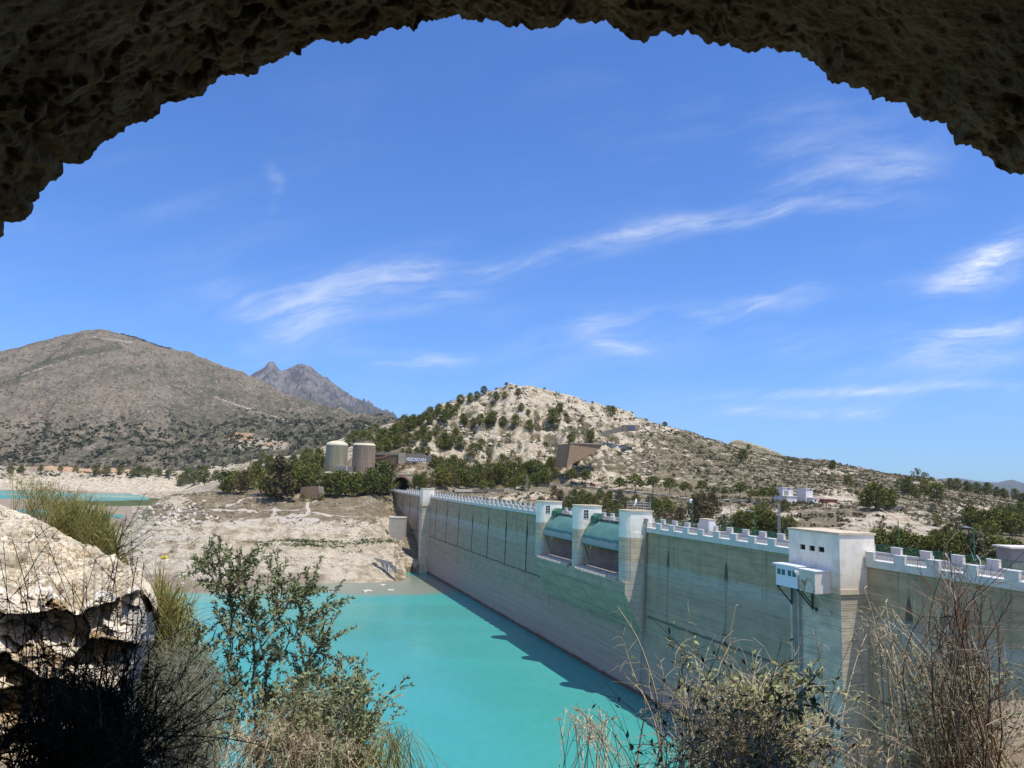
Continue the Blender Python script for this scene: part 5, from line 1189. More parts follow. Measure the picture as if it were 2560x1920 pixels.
# ------------------------------------------------------------------ white houses and sheds on the right bank
material('red_shed', worn((0.27, 0.085, 0.055), (0.17, 0.06, 0.045), 0.8, 0.5), 0.8); material('house_white', worn((0.74, 0.71, 0.70), (0.58, 0.54, 0.52), 0.5, 0.5), 0.85); material('shed_grey', worn((0.30, 0.29, 0.27), (0.2, 0.19, 0.17), 0.4, 0.6), 0.85)
Yh = 348
def two_storey(label, px0, px1, pt, pm, pb, ex0, ex1, wins):
    t, w, h = house(label, 'house', px0, px1, pt, pb, Yh + 4, 6, 'house_white', 'house', roof='pink_render', over=0.3, rz=0.38)
    a = at_depth(ex0, pb, Yh + 1); b2 = at_depth(ex1, pb, Yh + 1); zt = at_depth(ex0, pm, Yh + 1).z
    o = Vector(t.location); m = MB(); m.box(a.x - o.x, b2.x - o.x, -3.0, -0.02, -3, zt - o.z); e = m.build('lower_storey', 'house_white', t)
    m = MB(); m.box(a.x - o.x - 0.3, b2.x - o.x + 0.3, -3.3, -0.02, zt - o.z, zt - o.z + 0.22); m.build('porch_roof', 'pink_render', t)
    for (p0, p1, q0, q1, front, mt) in wins:
        yy = Yh + 1 if front else Yh + 4
        A, B = at_depth(p0, q1, yy), at_depth(p1, q0, yy); m = MB(); yl = -3.03 if front else -0.03
        m.box(A.x - o.x, B.x - o.x, yl - 0.02, yl, A.z - o.z, B.z - o.z); m.build('window', mt, t)
two_storey('two storey white house with a porch, left of the two on the far slope', 1957, 1990, 1219.5, 1241, 1262, 1961, 1993, [(1973, 1978, 1221, 1224, False, 'dark_void'), (1961, 1975, 1227, 1239, False, 'shed_grey'), (1963, 1971, 1244, 1259, True, 'pink_render')])
two_storey('tall narrow white house with small square windows, right of the two on the far slope', 2015, 2038, 1222.5, 1245, 1264, 2027, 2044.5, [(2027, 2032, 1223.5, 1226, False, 'dark_void'), (2034, 2038, 1250, 1254, True, 'dark_void'), (2034, 2038, 1257, 1261, True, 'dark_void')])
t, w, h = house('small rust red shed right of the white houses', 'shed', 2060, 2094, 1249.5, 1266, Yh + 2, 5, 'red_shed', 'shed', roof='brown_wall', over=0.25)
m = MB(); m.box(0.5, 1.8, -0.03, -0.003, 0, h * 0.75); m.build('door', 'brown_wall', t)
t, w, h = house('long low grey shed roof stretching from the red shed to the big pine', 'shed', 2108, 2245, 1264, 1276, Yh - 6, 3, 'shed_grey', 'shed', roof='grey_steel', over=0.3, rz=-0.05)
m = MB(); m.box(0.4, 2.2, -0.04, -0.003, 0.2, h - 0.2); m.build('door', 'brown_wall', t)
t, w, h = house('grey building with a flat pale roof at the right edge behind the dam', 'building', 2530, 2640, 1373, 1400, 112, 3.5, 'shed_grey', 'building', roof='pink_render', over=0.4)
m = MB(); m.box(3.0, 4.6, -0.04, -0.003, -0.6, h - 0.4); m.build('door', 'dark_void', t)

# ------------------------------------------------------------------ hillside road, cars, lattice masts
def ribbon(name, pts, w, mat, lift=0.25):
    P = []
    for (px, py) in pts: P.append(on_ground(px, py))
    P = np.array(P); seg = np.linspace(0, len(P) - 1, len(P) * 8); xs = [np.interp(seg, np.arange(len(P)), P[:, i]) for i in range(3)]
    c = np.stack(xs, -1); d = np.gradient(c[:, :2], axis=0); d /= np.linalg.norm(d, axis=1)[:, None] + 1e-9; nn = np.stack([-d[:, 1], d[:, 0]], -1)
    m = MB(); a = c.copy(); b = c.copy(); a[:, :2] += nn * w / 2; b[:, :2] -= nn * w / 2
    for q in (a, b): q[:, 2] = c[:, 2] + lift
    v = np.concatenate([a, b]); n = len(a); lo = v.copy(); lo[:, 2] -= 1.2
    m.add(np.concatenate([v, lo]), [(i, i + 1, n + i + 1, n + i) for i in range(n - 1)] + [(i, 2 * n + i, 2 * n + i + 1, i + 1) for i in range(n - 1)] + [(n + i, n + i + 1, 3 * n + i + 1, 3 * n + i) for i in range(n - 1)])
    o = m.build(name, mat); structure(o); return c
road_c = ribbon('hillside_road', [(1130, 1226), (1200, 1225), (1280, 1223), (1340, 1211), (1400, 1212), (1460, 1215), (1530, 1224), (1600, 1231), (1660, 1239), (1720, 1246), (1790, 1250), (1860, 1252), (1940, 1262)], 4.5, 'pale_road')
material('car_blue', (0.05, 0.09, 0.22), 0.3, 0.2, 0.5); material('car_orange', (0.36, 0.11, 0.03), 0.35, 0.1, 0.5); material('tyre', (0.02, 0.02, 0.02), 0.9); material('car_glass', (0.02, 0.025, 0.03), 0.08, 0, 0.6); material('car_light', (0.75, 0.75, 0.72), 0.2)
def car(px, py, paint, label):
    x, y, z = on_ground(px, py); i = int(np.argmin(np.hypot(road_c[:, 0] - x, road_c[:, 1] - y))); x, y, z = road_c[i]; d = road_c[min(i + 3, len(road_c) - 1)] - road_c[max(i - 3, 0)]
    t = empty('parked_car', label, 'car', (x, y, z + 0.27), math.atan2(d[1], d[0]), 'cars on the hillside road'); L, w = 2.15, 0.88
    m = MB(); m.prism([(-L, 0.3), (L, 0.3), (L + .03, 0.62), (L * .93, 0.88), (L * 0.42, 0.98), (-L * .9, 1.0), (-L, 0.85)], -w, w, 1); b = bevel(recalc(m.build('body', paint, t)), 0.06, 2)
    m = MB(); lo, hi = [(-L * .88, 1.0), (L * .42, .98)], [(-L * .7, 1.48), (L * .06, 1.5)]
    v = [(lo[0][0], -w * .95, lo[0][1]), (lo[1][0], -w * .95, lo[1][1]), (lo[1][0], w * .95, lo[1][1]), (lo[0][0], w * .95, lo[0][1]), (hi[0][0], -w * .75, hi[0][1]), (hi[1][0], -w * .75, hi[1][1]), (hi[1][0], w * .75, hi[1][1]), (hi[0][0], w * .75, hi[0][1])]
    m.add(v, [(0, 1, 5, 4), (1, 2, 6, 5), (2, 3, 7, 6), (3, 0, 4, 7)]); m.build('window', 'car_glass', t); m = MB(); m.box(hi[0][0] - .1, hi[1][0] + .12, -w * .77, w * .77, 1.48, 1.54); m.build('roof', paint, t)
    for sx in (-1.3, 1.32):
        for sy in (-w + .02, w - .02):
            m = MB(); m.tube([(sx, sy - .1, .33), (sx, sy + .1, .33)], .33, .33, 14, True); wh = m.build('wheel', 'tyre', t); m = MB(); m.tube([(sx, sy - .11, .33), (sx, sy + .11, .33)], .19, .19, 10, True); m.build('rim', 'grey_steel', wh)
    for sy in (-.6, .6): m = MB(); m.box(L - .05, L + .05, sy - .18, sy + .18, .62, .78); m.build('headlight', 'car_light', t)
car(1449, 1211, 'car_blue', 'blue car parked under the pines on the hillside road'); car(1519, 1219, 'car_orange', 'rusty orange car on the hillside road, right of the blue one')
def lattice(px, pyb, pyt, Y, label, w=0.9):
    b = at_depth(px, pyb, Y); h = at_depth(px, pyt, Y).z - b.z; t = empty('lattice_mast', label, 'mast', b); m = MB()
    for sx in (-1, 1):
        for sy in (-1, 1): m.tube([(sx * w / 2, sy * w / 2, -2), (sx * w * .35, sy * w * .35, h)], .07, .05, 4)
    m.build('leg', 'grey_steel', t); m = MB(); k = 0
    for z in np.arange(0, h - 1, 1.0):
        s = 1 if k % 2 else -1; k += 1
        for sy in (-1, 1): m.tube([(s * w * .45, sy * w * .45, z), (-s * w * .45, sy * w * .45, z + 1)], .035, .035, 3); m.tube([(sy * w * .45, s * w * .45, z), (sy * w * .45, -s * w * .45, z + 1)], .035, .035, 3)
    m.build('brace', 'grey_steel', t)
lattice(1948, 1345, 1256, 190, 'grey lattice mast left of the big tower block, behind the fence', 0.55); lattice(1317, 1226, 1186, 372, 'grey lattice mast among the pines above the left gate pier', 0.8)

# ------------------------------------------------------------------ pines
def needle_mat(dark, light, dry=(0.16, 0.115, 0.05)):
    def f(n):
        v = n.obj(); r = n.rand(); a = n.noise(v, 0.9, 3, 0.6)
        c = n.mix(n.rng(a, 0.35, 0.65), dark, light); c = n.mix(n.math('MULTIPLY', n.rng(r, 0.0, 1.0), 0.45), c, (light[0] * 1.25, light[1] * 1.05, light[2] * .9))
        c = n.mix(n.math('MULTIPLY', n.rng(n.noise(v, 2.2, 2), 0.66, 0.72), 0.4), c, dry)
        return c, None, None
    return f
material('pine_needles', needle_mat((0.066, 0.082, 0.018), (0.165, 0.182, 0.044)), 0.8, 0, 0.15); material('dry_needles', needle_mat((0.075, 0.062, 0.028), (0.15, 0.125, 0.06)), 0.85, 0, 0.15); material('grey_needles', needle_mat((0.075, 0.086, 0.05), (0.16, 0.17, 0.105)), 0.85, 0, 0.15)
material('bark', worn((0.12, 0.085, 0.06), (0.06, 0.045, 0.035), 3.0, 0.6), 0.95)
def leaf_quads(m, centres, size, rng, aspect=0.6, up=0.0):
    n = len(centres); d = rng.normal(size=(n, 3)); d[:, 2] += up; d /= np.linalg.norm(d, axis=1)[:, None]
    e = np.cross(d, rng.normal(size=(n, 3))); e /= np.linalg.norm(e, axis=1)[:, None] + 1e-9
    s = size * rng.uniform(0.6, 1.3, n)[:, None]; a, b = d * s, e * s * aspect
    v = np.stack([centres - a, centres + b, centres + a, centres - b], 1).reshape(-1, 3); q = np.arange(4 * n).reshape(-1, 4); m.addq(v, q)
def pine_proto(kind, seed, leaf):
    """unit tree: height 1; crown as clumps of needle tufts on limbs"""
    rng = np.random.default_rng(seed); tr = MB(); cr = MB()
    lean = rng.normal(0, 0.03, 2); top = 0.92
    zz = np.linspace(0, top, 8); tx = lean[0] * zz * 2 + 0.012 * np.sin(zz * 9 + seed); ty = lean[1] * zz * 2 + 0.012 * np.cos(zz * 7 + seed)
    lo = {'umbrella': 0.5, 'round': 0.17, 'tall': 0.12, 'bush': 0.02}[kind]; wid = {'umbrella': 0.46, 'round': 0.45, 'tall': 0.28, 'bush': 0.62}[kind]
    tr.tube(np.stack([tx, ty, zz], -1), 0.028, 0.008, 6)
    nc = {'umbrella': 22, 'round': 32, 'tall': 26, 'bush': 18}[kind]
    for k in range(nc):
        h = lo + (1 - lo) * (k + rng.uniform(0.2, 0.8)) / nc; t = (h - lo) / (1 - lo)
        prof = {'umbrella': math.sin(math.pi * (0.28 + 0.70 * t)), 'round': math.sin(math.pi * (0.20 + 0.74 * t)), 'tall': (1 - t) ** 0.6 * (0.55 + 0.6 * min(1, t * 5)), 'bush': math.sin(math.pi * (0.34 + 0.6 * t))}[kind]
        th = k * 2.399 + rng.uniform(-0.5, 0.5); r = wid * prof * rng.uniform(0.35, 1.0)
        bx, by = np.interp(h * 0.85, zz, tx), np.interp(h * 0.85, zz, ty)
        c = np.array([bx + r * math.cos(th), by + r * math.sin(th), h]); tr.tube([(bx, by, h * 0.85 if h < top else top), ((bx + c[0]) / 2, (by + c[1]) / 2, h * 0.95), tuple(c)], 0.010, 0.004, 4)
        cs = rng.uniform(0.11, 0.17) * (1.25 if kind in ('bush', 'round') else 1.05)
        n = leaf; p = rng.normal(size=(n, 3)); p /= np.linalg.norm(p, axis=1)[:, None]; p *= (rng.uniform(0.25, 1, n) ** 0.5)[:, None]
        p = c + p * np.array([cs, cs, cs * 0.62]); leaf_quads(cr, p, 0.041, rng, 0.6, 0.3)
    return tr, cr
PROTO = {}
def protos(kind, count, leaf, mats):
    for s in range(count):
        tr, cr = pine_proto(kind, 100 * len(PROTO) + s + 5, leaf)
        a = tr.build('trunk', 'bark'); b = cr.build('crown', mats[0]); variants = [b.data]
        for mt in mats[1:]: d = b.data.copy(); d.materials.clear(); d.materials.append(MATS[mt]); variants.append(d)
        PROTO.setdefault(kind, []).append((a.data, variants)); bpy.data.objects.remove(a); bpy.data.objects.remove(b)
MT = ['pine_needles', 'dry_needles', 'grey_needles']
protos('round', 4, 44, MT); protos('umbrella', 3, 44, MT); protos('tall', 3, 44, MT); protos('bush', 3, 46, MT)
def plant_tree(px, py, hpx, kind, tone, label, group, width=1.0, sink=0.0, name=None, ymin=None):
    x, y, z = on_ground(px, py, ymin); h = hpx * math.hypot(x, y) / FPX * 1.03
    tr, cr = random.choice(PROTO[kind])
    nm = name or ('shrub' if kind == 'bush' else 'pine_tree')
    t = empty(nm, label, 'shrub' if kind == 'bush' else 'tree', (x, y, z - 0.2 - sink), random.uniform(0, 6.28), group)
    for part, me in (('trunk', tr), ('crown', cr[tone])):
        o = bpy.data.objects.new(part, me); COL.objects.link(o); o.parent = t; w = width * random.uniform(0.92, 1.1); o.scale = (h * w, h * w, h)
    return t
TREES = []   # zone key, px, base py, height px, kind, tone, width
def T(zone, kind, rows, tone=0, width=1.0):
    for r in rows: TREES.append((zone, r[0], r[1], r[2], r[3] if len(r) > 3 and isinstance(r[3], str) else kind, r[4] if len(r) > 4 else tone, width))
T('shoregrove', 'round', [(453, 1216, 26), (472, 1208, 32), (512, 1213, 42), (487, 1212, 30), (567, 1236, 52), (602, 1234, 50, 'round', 1), (622, 1224, 38), (585, 1216, 36), (632, 1206, 40), (661, 1238, 62), (684, 1240, 52), (716, 1236, 58), (740, 1232, 56), (769, 1230, 54), (650, 1212, 44), (690, 1206, 42), (735, 1204, 44), (786, 1214, 50), (540, 1204, 24), (640, 1186, 30), (672, 1178, 36), (700, 1176, 34), (730, 1176, 36), (760, 1182, 42), (790, 1186, 48), (800, 1170, 44), (655, 1160, 26), (770, 1158, 34)])
T('shoregrove', 'tall', [(700, 1254, 98, 'tall', 1)], 1, 1.25)
T('silofront', 'bush', [(757, 1253, 17), (801, 1251, 19), (778, 1254, 11)])
T('silofront', 'round', [(812, 1240, 50), (838, 1244, 60), (862, 1240, 56), (884, 1242, 52), (911, 1240, 50), (930, 1240, 62), (950, 1240, 80), (964, 1236, 40), (825, 1226, 40), (898, 1228, 44)])
T('wallrow', 'round', [(985, 1172, 26), (1008, 1142, 20), (1024, 1142, 22), (1040, 1141, 22), (1054, 1140, 22), (1068, 1139, 22), (948, 1134, 26), (972, 1133, 22), (1012, 1172, 22, 'bush', 2)])
T('westslope', 'round', [(944, 1122, 34), (925, 1130, 40), (962, 1110, 38), (980, 1106, 42), (996, 1098, 40), (1012, 1082, 42), (1026, 1078, 34), (1034, 1070, 28), (950, 1100, 26), (1000, 1118, 34), (1020, 1114, 32), (985, 1124, 32), (965, 1126, 30), (1040, 1104, 26), (1056, 1092, 28), (910, 1112, 34), (890, 1110, 30), (870, 1118, 30), (880, 1094, 16), (860, 1094, 18), (905, 1094, 18), (925, 1088, 20), (940, 1082, 22)])
T('summit', 'round', [(1058, 1053, 22), (1074, 1051, 32), (1090, 1046, 22), (1107, 1060, 34), (1127, 1046, 34), (1118, 1022, 16), (1150, 1012, 24), (1176, 1008, 24), (1192, 1000, 20), (1208, 986, 20), (1235, 977, 22, 'umbrella'), (1265, 969, 13, 'umbrella'), (1294, 989, 18), (1241, 1002, 22), (1261, 998, 18), (1160, 1064, 28), (1200, 1066, 30), (1218, 1062, 20), (1229, 1064, 32), (1290, 1066, 28), (1322, 1076, 26), (1302, 1029, 20), (1318, 1040, 16), (1369, 1021, 12, 'bush'), (1398, 1035, 26), (1385, 1064, 40), (1428, 1022, 8, 'bush'), (1530, 1040, 24), (1520, 1028, 14), (1558, 1033, 8, 'bush'), (1362, 956, 7, 'bush'), (1345, 1056, 14, 'bush'), (1455, 1052, 14, 'bush'), (1140, 1092, 22), (1090, 1090, 26), (1072, 1104, 24), (1500, 1066, 16, 'bush')])
T('midslope', 'round', [(1115, 1126, 42), (1098, 1122, 26), (1151, 1126, 32), (1180, 1146, 36), (1200, 1124, 26), (1428, 1114, 28), (1479, 1112, 32), (1447, 1120, 16, 'bush'), (1250, 1120, 16, 'bush'), (1350, 1144, 16, 'bush'), (1300, 1122, 14, 'bush'), (1030, 1160, 22, 'bush', 2), (1164, 1186, 22, 'bush'), (1378, 1166, 22), (1440, 1166, 20), (1400, 1166, 18, 'bush')])
T('bridgegrove', 'round', [(1084, 1172, 34), (1100, 1180, 36), (1118, 1182, 34), (1131, 1178, 38), (1148, 1176, 26), (1092, 1216, 44), (1112, 1222, 48), (1128, 1218, 46, 'round', 1), (1146, 1220, 44), (1166, 1222, 42), (1188, 1218, 46), (1205, 1218, 38), (1222, 1216, 38, 'round', 1), (1240, 1212, 40), (1252, 1206, 46), (1257, 1172, 34), (1275, 1182, 30), (1300, 1188, 42), (1318, 1196, 40), (1330, 1192, 40), (1350, 1200, 44), (1367, 1212, 40), (1375, 1176, 30), (1340, 1216, 32), (1310, 1226, 36), (1282, 1224, 30), (1264, 1222, 28), (1232, 1226, 24), (1206, 1226, 24), (1075, 1226, 30, 'bush', 1), (1060, 1212, 28), (1158, 1206, 28), (1200, 1190, 28), (1232, 1184, 26)])
T('tunneltree', 'round', [(1036, 1226, 36), (1054, 1224, 34)], 0, 0.9)
T('roadrow', 'umbrella', [(1427, 1215, 40), (1464, 1216, 40), (1548, 1230, 34), (1589, 1232, 44), (1605, 1226, 24), (1632, 1236, 42), (1674, 1240, 42), (1714, 1242, 34), (1756, 1237, 32), (1849, 1246, 36), (1908, 1258, 34), (1930, 1260, 38), (1785, 1240, 22), (1810, 1246, 24), (1880, 1256, 28)], 0, 1.05)
T('belowroad', 'round', [(1432, 1260, 34), (1452, 1260, 34), (1474, 1264, 30), (1501, 1248, 24), (1522, 1256, 28), (1549, 1258, 30, 'round', 2), (1400, 1250, 24, 'round', 1), (1385, 1236, 22, 'round', 1), (1525, 1284, 28), (1500, 1286, 24), (1545, 1290, 28), (1575, 1280, 22, 'bush', 1), (1605, 1284, 26, 'bush', 1), (1640, 1292, 40), (1677, 1288, 34), (1622, 1266, 26, 'round', 2), (1700, 1304, 34, 'round', 1), (1410, 1280, 26, 'round', 1), (1380, 1262, 22, 'bush', 1), (1355, 1258, 18, 'bush', 1), (1320, 1252, 16, 'bush', 2), (1210, 1250, 12, 'bush', 2), (1660, 1306, 24, 'bush', 1), (1600, 1312, 26, 'bush', 1), (1560, 1318, 30), (1688, 1322, 30, 'bush', 1), (1250, 1256, 14, 'bush', 1), (1280, 1262, 14, 'bush', 1), (1308, 1276, 16, 'bush', 1), (1770, 1326, 34, 'round', 1), (1795, 1320, 26, 'bush', 1)])
T('eucalyptus', 'round', [(1752, 1312, 74, 'round', 1), (1776, 1300, 62, 'round', 1), (1738, 1306, 56, 'round', 1)], 1, 0.85)
T('clump', 'round', [(1835, 1332, 42), (1858, 1334, 50), (1882, 1336, 56), (1905, 1334, 52), (1926, 1336, 50), (1946, 1340, 46), (1912, 1294, 32), (1892, 1286, 22), (1958, 1280, 28), (1975, 1338, 40), (1815, 1326, 34, 'round', 2)])
T('rightslope', 'round', [(1857, 1152, 26), (1662, 1073, 18, 'umbrella'), (1872, 1124, 12), (2081, 1173, 20), (2119, 1212, 22), (2082, 1202, 18, 'bush'), (2130, 1230, 20, 'bush'), (2265, 1236, 36), (2245, 1218, 18, 'bush'), (2315, 1238, 32), (2341, 1254, 38), (2290, 1244, 26), (2293, 1202, 26, 'bush'), (2312, 1206, 22, 'bush'), (2373, 1222, 22), (2395, 1226, 24), (2420, 1230, 22), (2446, 1234, 22), (2468, 1236, 24), (2490, 1242, 20), (2512, 1246, 20), (2540, 1250, 22), (2410, 1246, 18, 'bush'), (2360, 1204, 12, 'bush'), (2240, 1178, 8, 'bush'), (2200, 1176, 7, 'bush'), (2140, 1166, 7, 'bush'), (2556, 1258, 20), (2330, 1216, 20, 'bush'), (1880, 1102, 7, 'bush'), (1830, 1098, 7, 'bush')])
T('bigpine', 'round', [(2190, 1276, 58)], 0, 1.1); T('bigpine', 'round', [(2225, 1276, 44), (2168, 1272, 42)])
T('farright', 'round', [(2320, 1312, 22, 'bush', 2), (2345, 1316, 24), (2290, 1302, 18, 'bush', 2), (2432, 1324, 46), (2460, 1330, 44), (2484, 1330, 46), (2505, 1336, 44), (2530, 1334, 42), (2552, 1340, 44), (2476, 1346, 36), (2440, 1346, 30), (2400, 1318, 24, 'bush', 2), (2366, 1345, 26), (2390, 1350, 22), (2340, 1352, 24), (2330, 1282, 20, 'bush', 2), (2380, 1290, 20, 'bush', 2), (2420, 1300, 20), (2270, 1330, 20, 'bush', 2), (2240, 1336, 20, 'bush', 2), (2556, 1300, 34), (2530, 1296, 26), (2500, 1292, 24)])
T('fencerow', 'round', [(2188, 1388, 52), (2212, 1390, 56), (2238, 1394, 58), (2262, 1396, 56), (2288, 1398, 52), (2312, 1402, 50), (2338, 1406, 54), (2366, 1412, 62), (2394, 1414, 66), (2420, 1412, 60), (2448, 1414, 68, 'round', 2), (2474, 1418, 60), (2500, 1422, 62), (2526, 1424, 60), (2552, 1428, 58)])
T('mountainfoot', 'round', [(24, 1184, 16), (52, 1183, 15), (240, 1190, 22), (262, 1190, 20), (330, 1194, 18), (345, 1192, 24), (368, 1192, 20), (395, 1192, 18), (420, 1194, 16), (100, 1178, 13), (150, 1178, 12), (190, 1180, 13), (300, 1186, 15)], 0, 1.1)
ZT = {'shoregrove': ('in the left shore grove', 'pines of the left shore grove'), 'silofront': ('in front of the silos', 'pines in front of the silos'), 'wallrow': ('along the walls right of the silos', 'pines along the old walls'),
      'westslope': ('on the left flank of the hill', 'pines on the left flank of the hill'), 'summit': ('on the bare hilltop', 'pines on the pale hilltop'), 'midslope': ('halfway up the pale hill', 'pines halfway up the hill'),
      'bridgegrove': ('behind the far dam battlements', 'pines behind the far battlements'), 'tunneltree': ('beside the tunnel mouth', 'trees beside the tunnel'), 'roadrow': ('along the hillside road', 'umbrella pines along the hillside road'),
      'belowroad': ('below the hillside road', 'trees below the hillside road'), 'eucalyptus': ('of the tall trees behind the white cabinet', 'tall brownish trees'), 'clump': ('in the clump left of the tower block', 'clump left of the tower block'),
      'rightslope': ('on the right skyline slope', 'trees of the right skyline slope'), 'bigpine': ('by the end of the long shed', 'big pines by the shed'), 'farright': ('in the far right valley wood', 'trees of the right valley wood'), 'fencerow': ('in the row right behind the green fence', 'pines behind the green fence'), 'mountainfoot': ('on the far bank under the mountain', 'pines of the far bank')}
T('summit', 'round', [(1110, 1110, 22), (1130, 1112, 24), (1060, 1118, 26), (1075, 1062, 24), (1046, 1064, 26), (1036, 1058, 22), (1096, 1032, 22), (1140, 1030, 20), (1255, 1066, 26), (1185, 1068, 22), (1345, 1078, 18, 'bush'), (1420, 1058, 18, 'bush'), (1480, 1090, 18, 'bush'), (1410, 1092, 14, 'bush'), (1270, 1100, 16, 'bush'), (1330, 1108, 16, 'bush'), (1220, 1140, 20, 'bush'), (1280, 1146, 18, 'bush')])
T('bridgegrove', 'round', [(1105, 1200, 36), (1122, 1200, 34), (1140, 1198, 34), (1176, 1204, 34), (1215, 1204, 32), (1268, 1200, 34), (1290, 1208, 32), (1312, 1210, 32), (1362, 1196, 34), (1390, 1196, 24), (1218, 1172, 22), (1190, 1176, 22), (1165, 1168, 20, 'bush')])
T('belowroad', 'round', [(1420, 1270, 30), (1442, 1274, 32), (1465, 1276, 28), (1488, 1266, 26), (1512, 1270, 28), (1536, 1272, 26), (1562, 1268, 24), (1590, 1264, 26), (1640, 1270, 24), (1668, 1270, 26), (1530, 1306, 26), (1510, 1306, 22)])
byz = {}
for tr in TREES: byz.setdefault((tr[0], tr[4] == 'bush'), []).append(tr)
KW = {('round', 0): 'green pine', ('round', 1): 'brownish dry pine', ('round', 2): 'grey green tree', ('umbrella', 0): 'umbrella shaped pine', ('tall', 1): 'tall dark brownish pine', ('bush', 0): 'dark green shrub', ('bush', 1): 'brownish shrub', ('bush', 2): 'grey green shrub'}
for (zone, isb), L in byz.items():
    L.sort(key=lambda q: q[1])
    for i, (zn, px, py, hp, kind, tone, wd) in enumerate(L):
        lab = f"{KW.get((kind, tone), 'pine')}, {NTH[i]} from left {'of the shrubs ' if isb else ''}{ZT[zn][0]}" if len(L) > 1 else f"{KW.get((kind, tone), 'pine')} {ZT[zn][0].replace('of the', 'among the')}"
        plant_tree(px, py, hp, kind, tone, lab, ZT[zn][1], wd)

# ------------------------------------------------------------------ scrub nobody would count
material('scrub_leaf', lambda n: n.mix(n.noise(n.pos(), 0.5, 4), (0.062, 0.066, 0.032), (0.19, 0.17, 0.10)), 0.9, 0, 0.1); material('dark_scrub', lambda n: n.mix(n.noise(n.pos(), 0.05, 4), (0.055, 0.064, 0.03), (0.105, 0.105, 0.06)), 0.9, 0, 0.1)
def scrub(name, pts, sizes, mat, rng, leafy=12):
    m = MB(); n = len(pts)
    for k in range(leafy):
        off = rng.normal(size=(n, 3)) * np.array([0.42, 0.42, 0.26]); off[:, 2] = np.abs(off[:, 2]) + 0.1
        c = pts + off * sizes[:, None]; d = rng.normal(size=(n, 3)); d /= np.linalg.norm(d, axis=1)[:, None]; e = np.cross(d, rng.normal(size=(n, 3))); e /= np.linalg.norm(e, axis=1)[:, None]
        s = sizes[:, None] * rng.uniform(0.3, 0.55, (n, 1)); m.addq(np.stack([c - d * s, c + e * s * .7, c + d * s, c - e * s * .7], 1).reshape(-1, 3), np.arange(4 * n).reshape(-1, 4))
    o = m.build(name, mat); structure(o, 'stuff'); return o
rng = np.random.default_rng(3)
def scatter(n, cond, lo, hi, ylo, yhi, ulo=None, uhi=None):
    u = rng.uniform(ulo if ulo is not None else UU[0], uhi if uhi is not None else UU[-1], n); y = np.sqrt(rng.uniform(ylo ** 2, yhi ** 2, n)); x = u * y; z = ground_z(x, y); px, py = px_of(x, y, z); k = cond(x, y, z, px, py)
    return np.stack([x, y, z], -1)[k], (lo + (hi - lo) * rng.random(n) ** 2.2)[k]
dens = fbm(np.linspace(0, 1, 10), np.linspace(0, 1, 10))
def onright(x, y, z, px, py):
    s, n = dam_sn(x, y); road = (np.abs(z + 6.5) < 1.3) & (y > 370) & (y < 415); return (px > 1430) & (n < -14) & ~road & (fbm(x / 12, y / 12, 3) > -0.25) & ~((px < 1600) & (py < 1060))
p, s = scatter(52000, onright, 0.3, 1.0, 300, 640, 0.05, UU[-1]); scrub('slope_scrub', p, s, 'scrub_leaf', rng, 6)
def onhill(x, y, z, px, py):
    s, n = dam_sn(x, y); d = fbm(x / 25, y / 25, 4)
    pale_zone = (px > 1040) & (px < 1560) & (py < 1150) & (py < 1170 - (px - 1300) * 0.25)
    road = (np.abs(z + 6.5) < 1.3) & (y > 370) & (y < 415)
    cut = np.zeros(len(x), bool)
    for (cx, cy, rx, ry) in ((2240, 1312, 115, 32), (1800, 1292, 100, 22), (2090, 1246, 50, 22)): cut |= ((px - cx) / rx) ** 2 + ((py - cy) / ry) ** 2 < 1
    return (px > 1030) & (n < -14) & ~road & (d > np.where(pale_zone, -0.10, np.where(cut, 0.3, -0.22)))
p, s = scatter(30000, onhill, 0.35, 1.9, 180, 640); scrub('hill_scrub', p, s, 'scrub_leaf', rng, 9)
def onshore(x, y, z, px, py): d = fbm(x / 14, y / 14, 4); return (px < 1000) & (d > np.where(z > -20, -0.02, 0.26)) & (z > -31) & (y < 420)
p, s = scatter(12000, onshore, 0.18, 0.7, 250, 420, UU[0], 0); scrub('shore_scrub', p, s, 'scrub_leaf', rng, 8)
def ongreen(x, y, z, px, py): return (px < 1010) & (px > 560) & (np.abs(z + 25.4 + fbm(x / 12, y / 5, 3) * 1.3) < 0.75 * sstep(560, 760, px) + 0.1) & (rng.random(len(x)) < 0.18 + 0.5 * sstep(-0.1, 0.25, fbm(x / 7, y / 7, 3)))
p, s = scatter(60000, ongreen, 0.22, 0.6, 255, 300, -0.36, -0.12)
material('reed', lambda n: n.mix(n.noise(n.pos(), 0.6, 3), (0.06, 0.10, 0.025), (0.13, 0.155, 0.055)), 0.9); scrub('reeds', p, s, 'reed', rng, 6)
def onfar(x, y, z, px, py): d = fbm(x / 60, y / 60, 4); return (px < 700) & (y > 1000) & (py < 1200) & (d > -0.05)
p, s = scatter(2600, onfar, 1.5, 5.0, 1000, 1480, UU[0], -0.25); scrub('far_bank_scrub', p, s, 'dark_scrub', rng, 9)
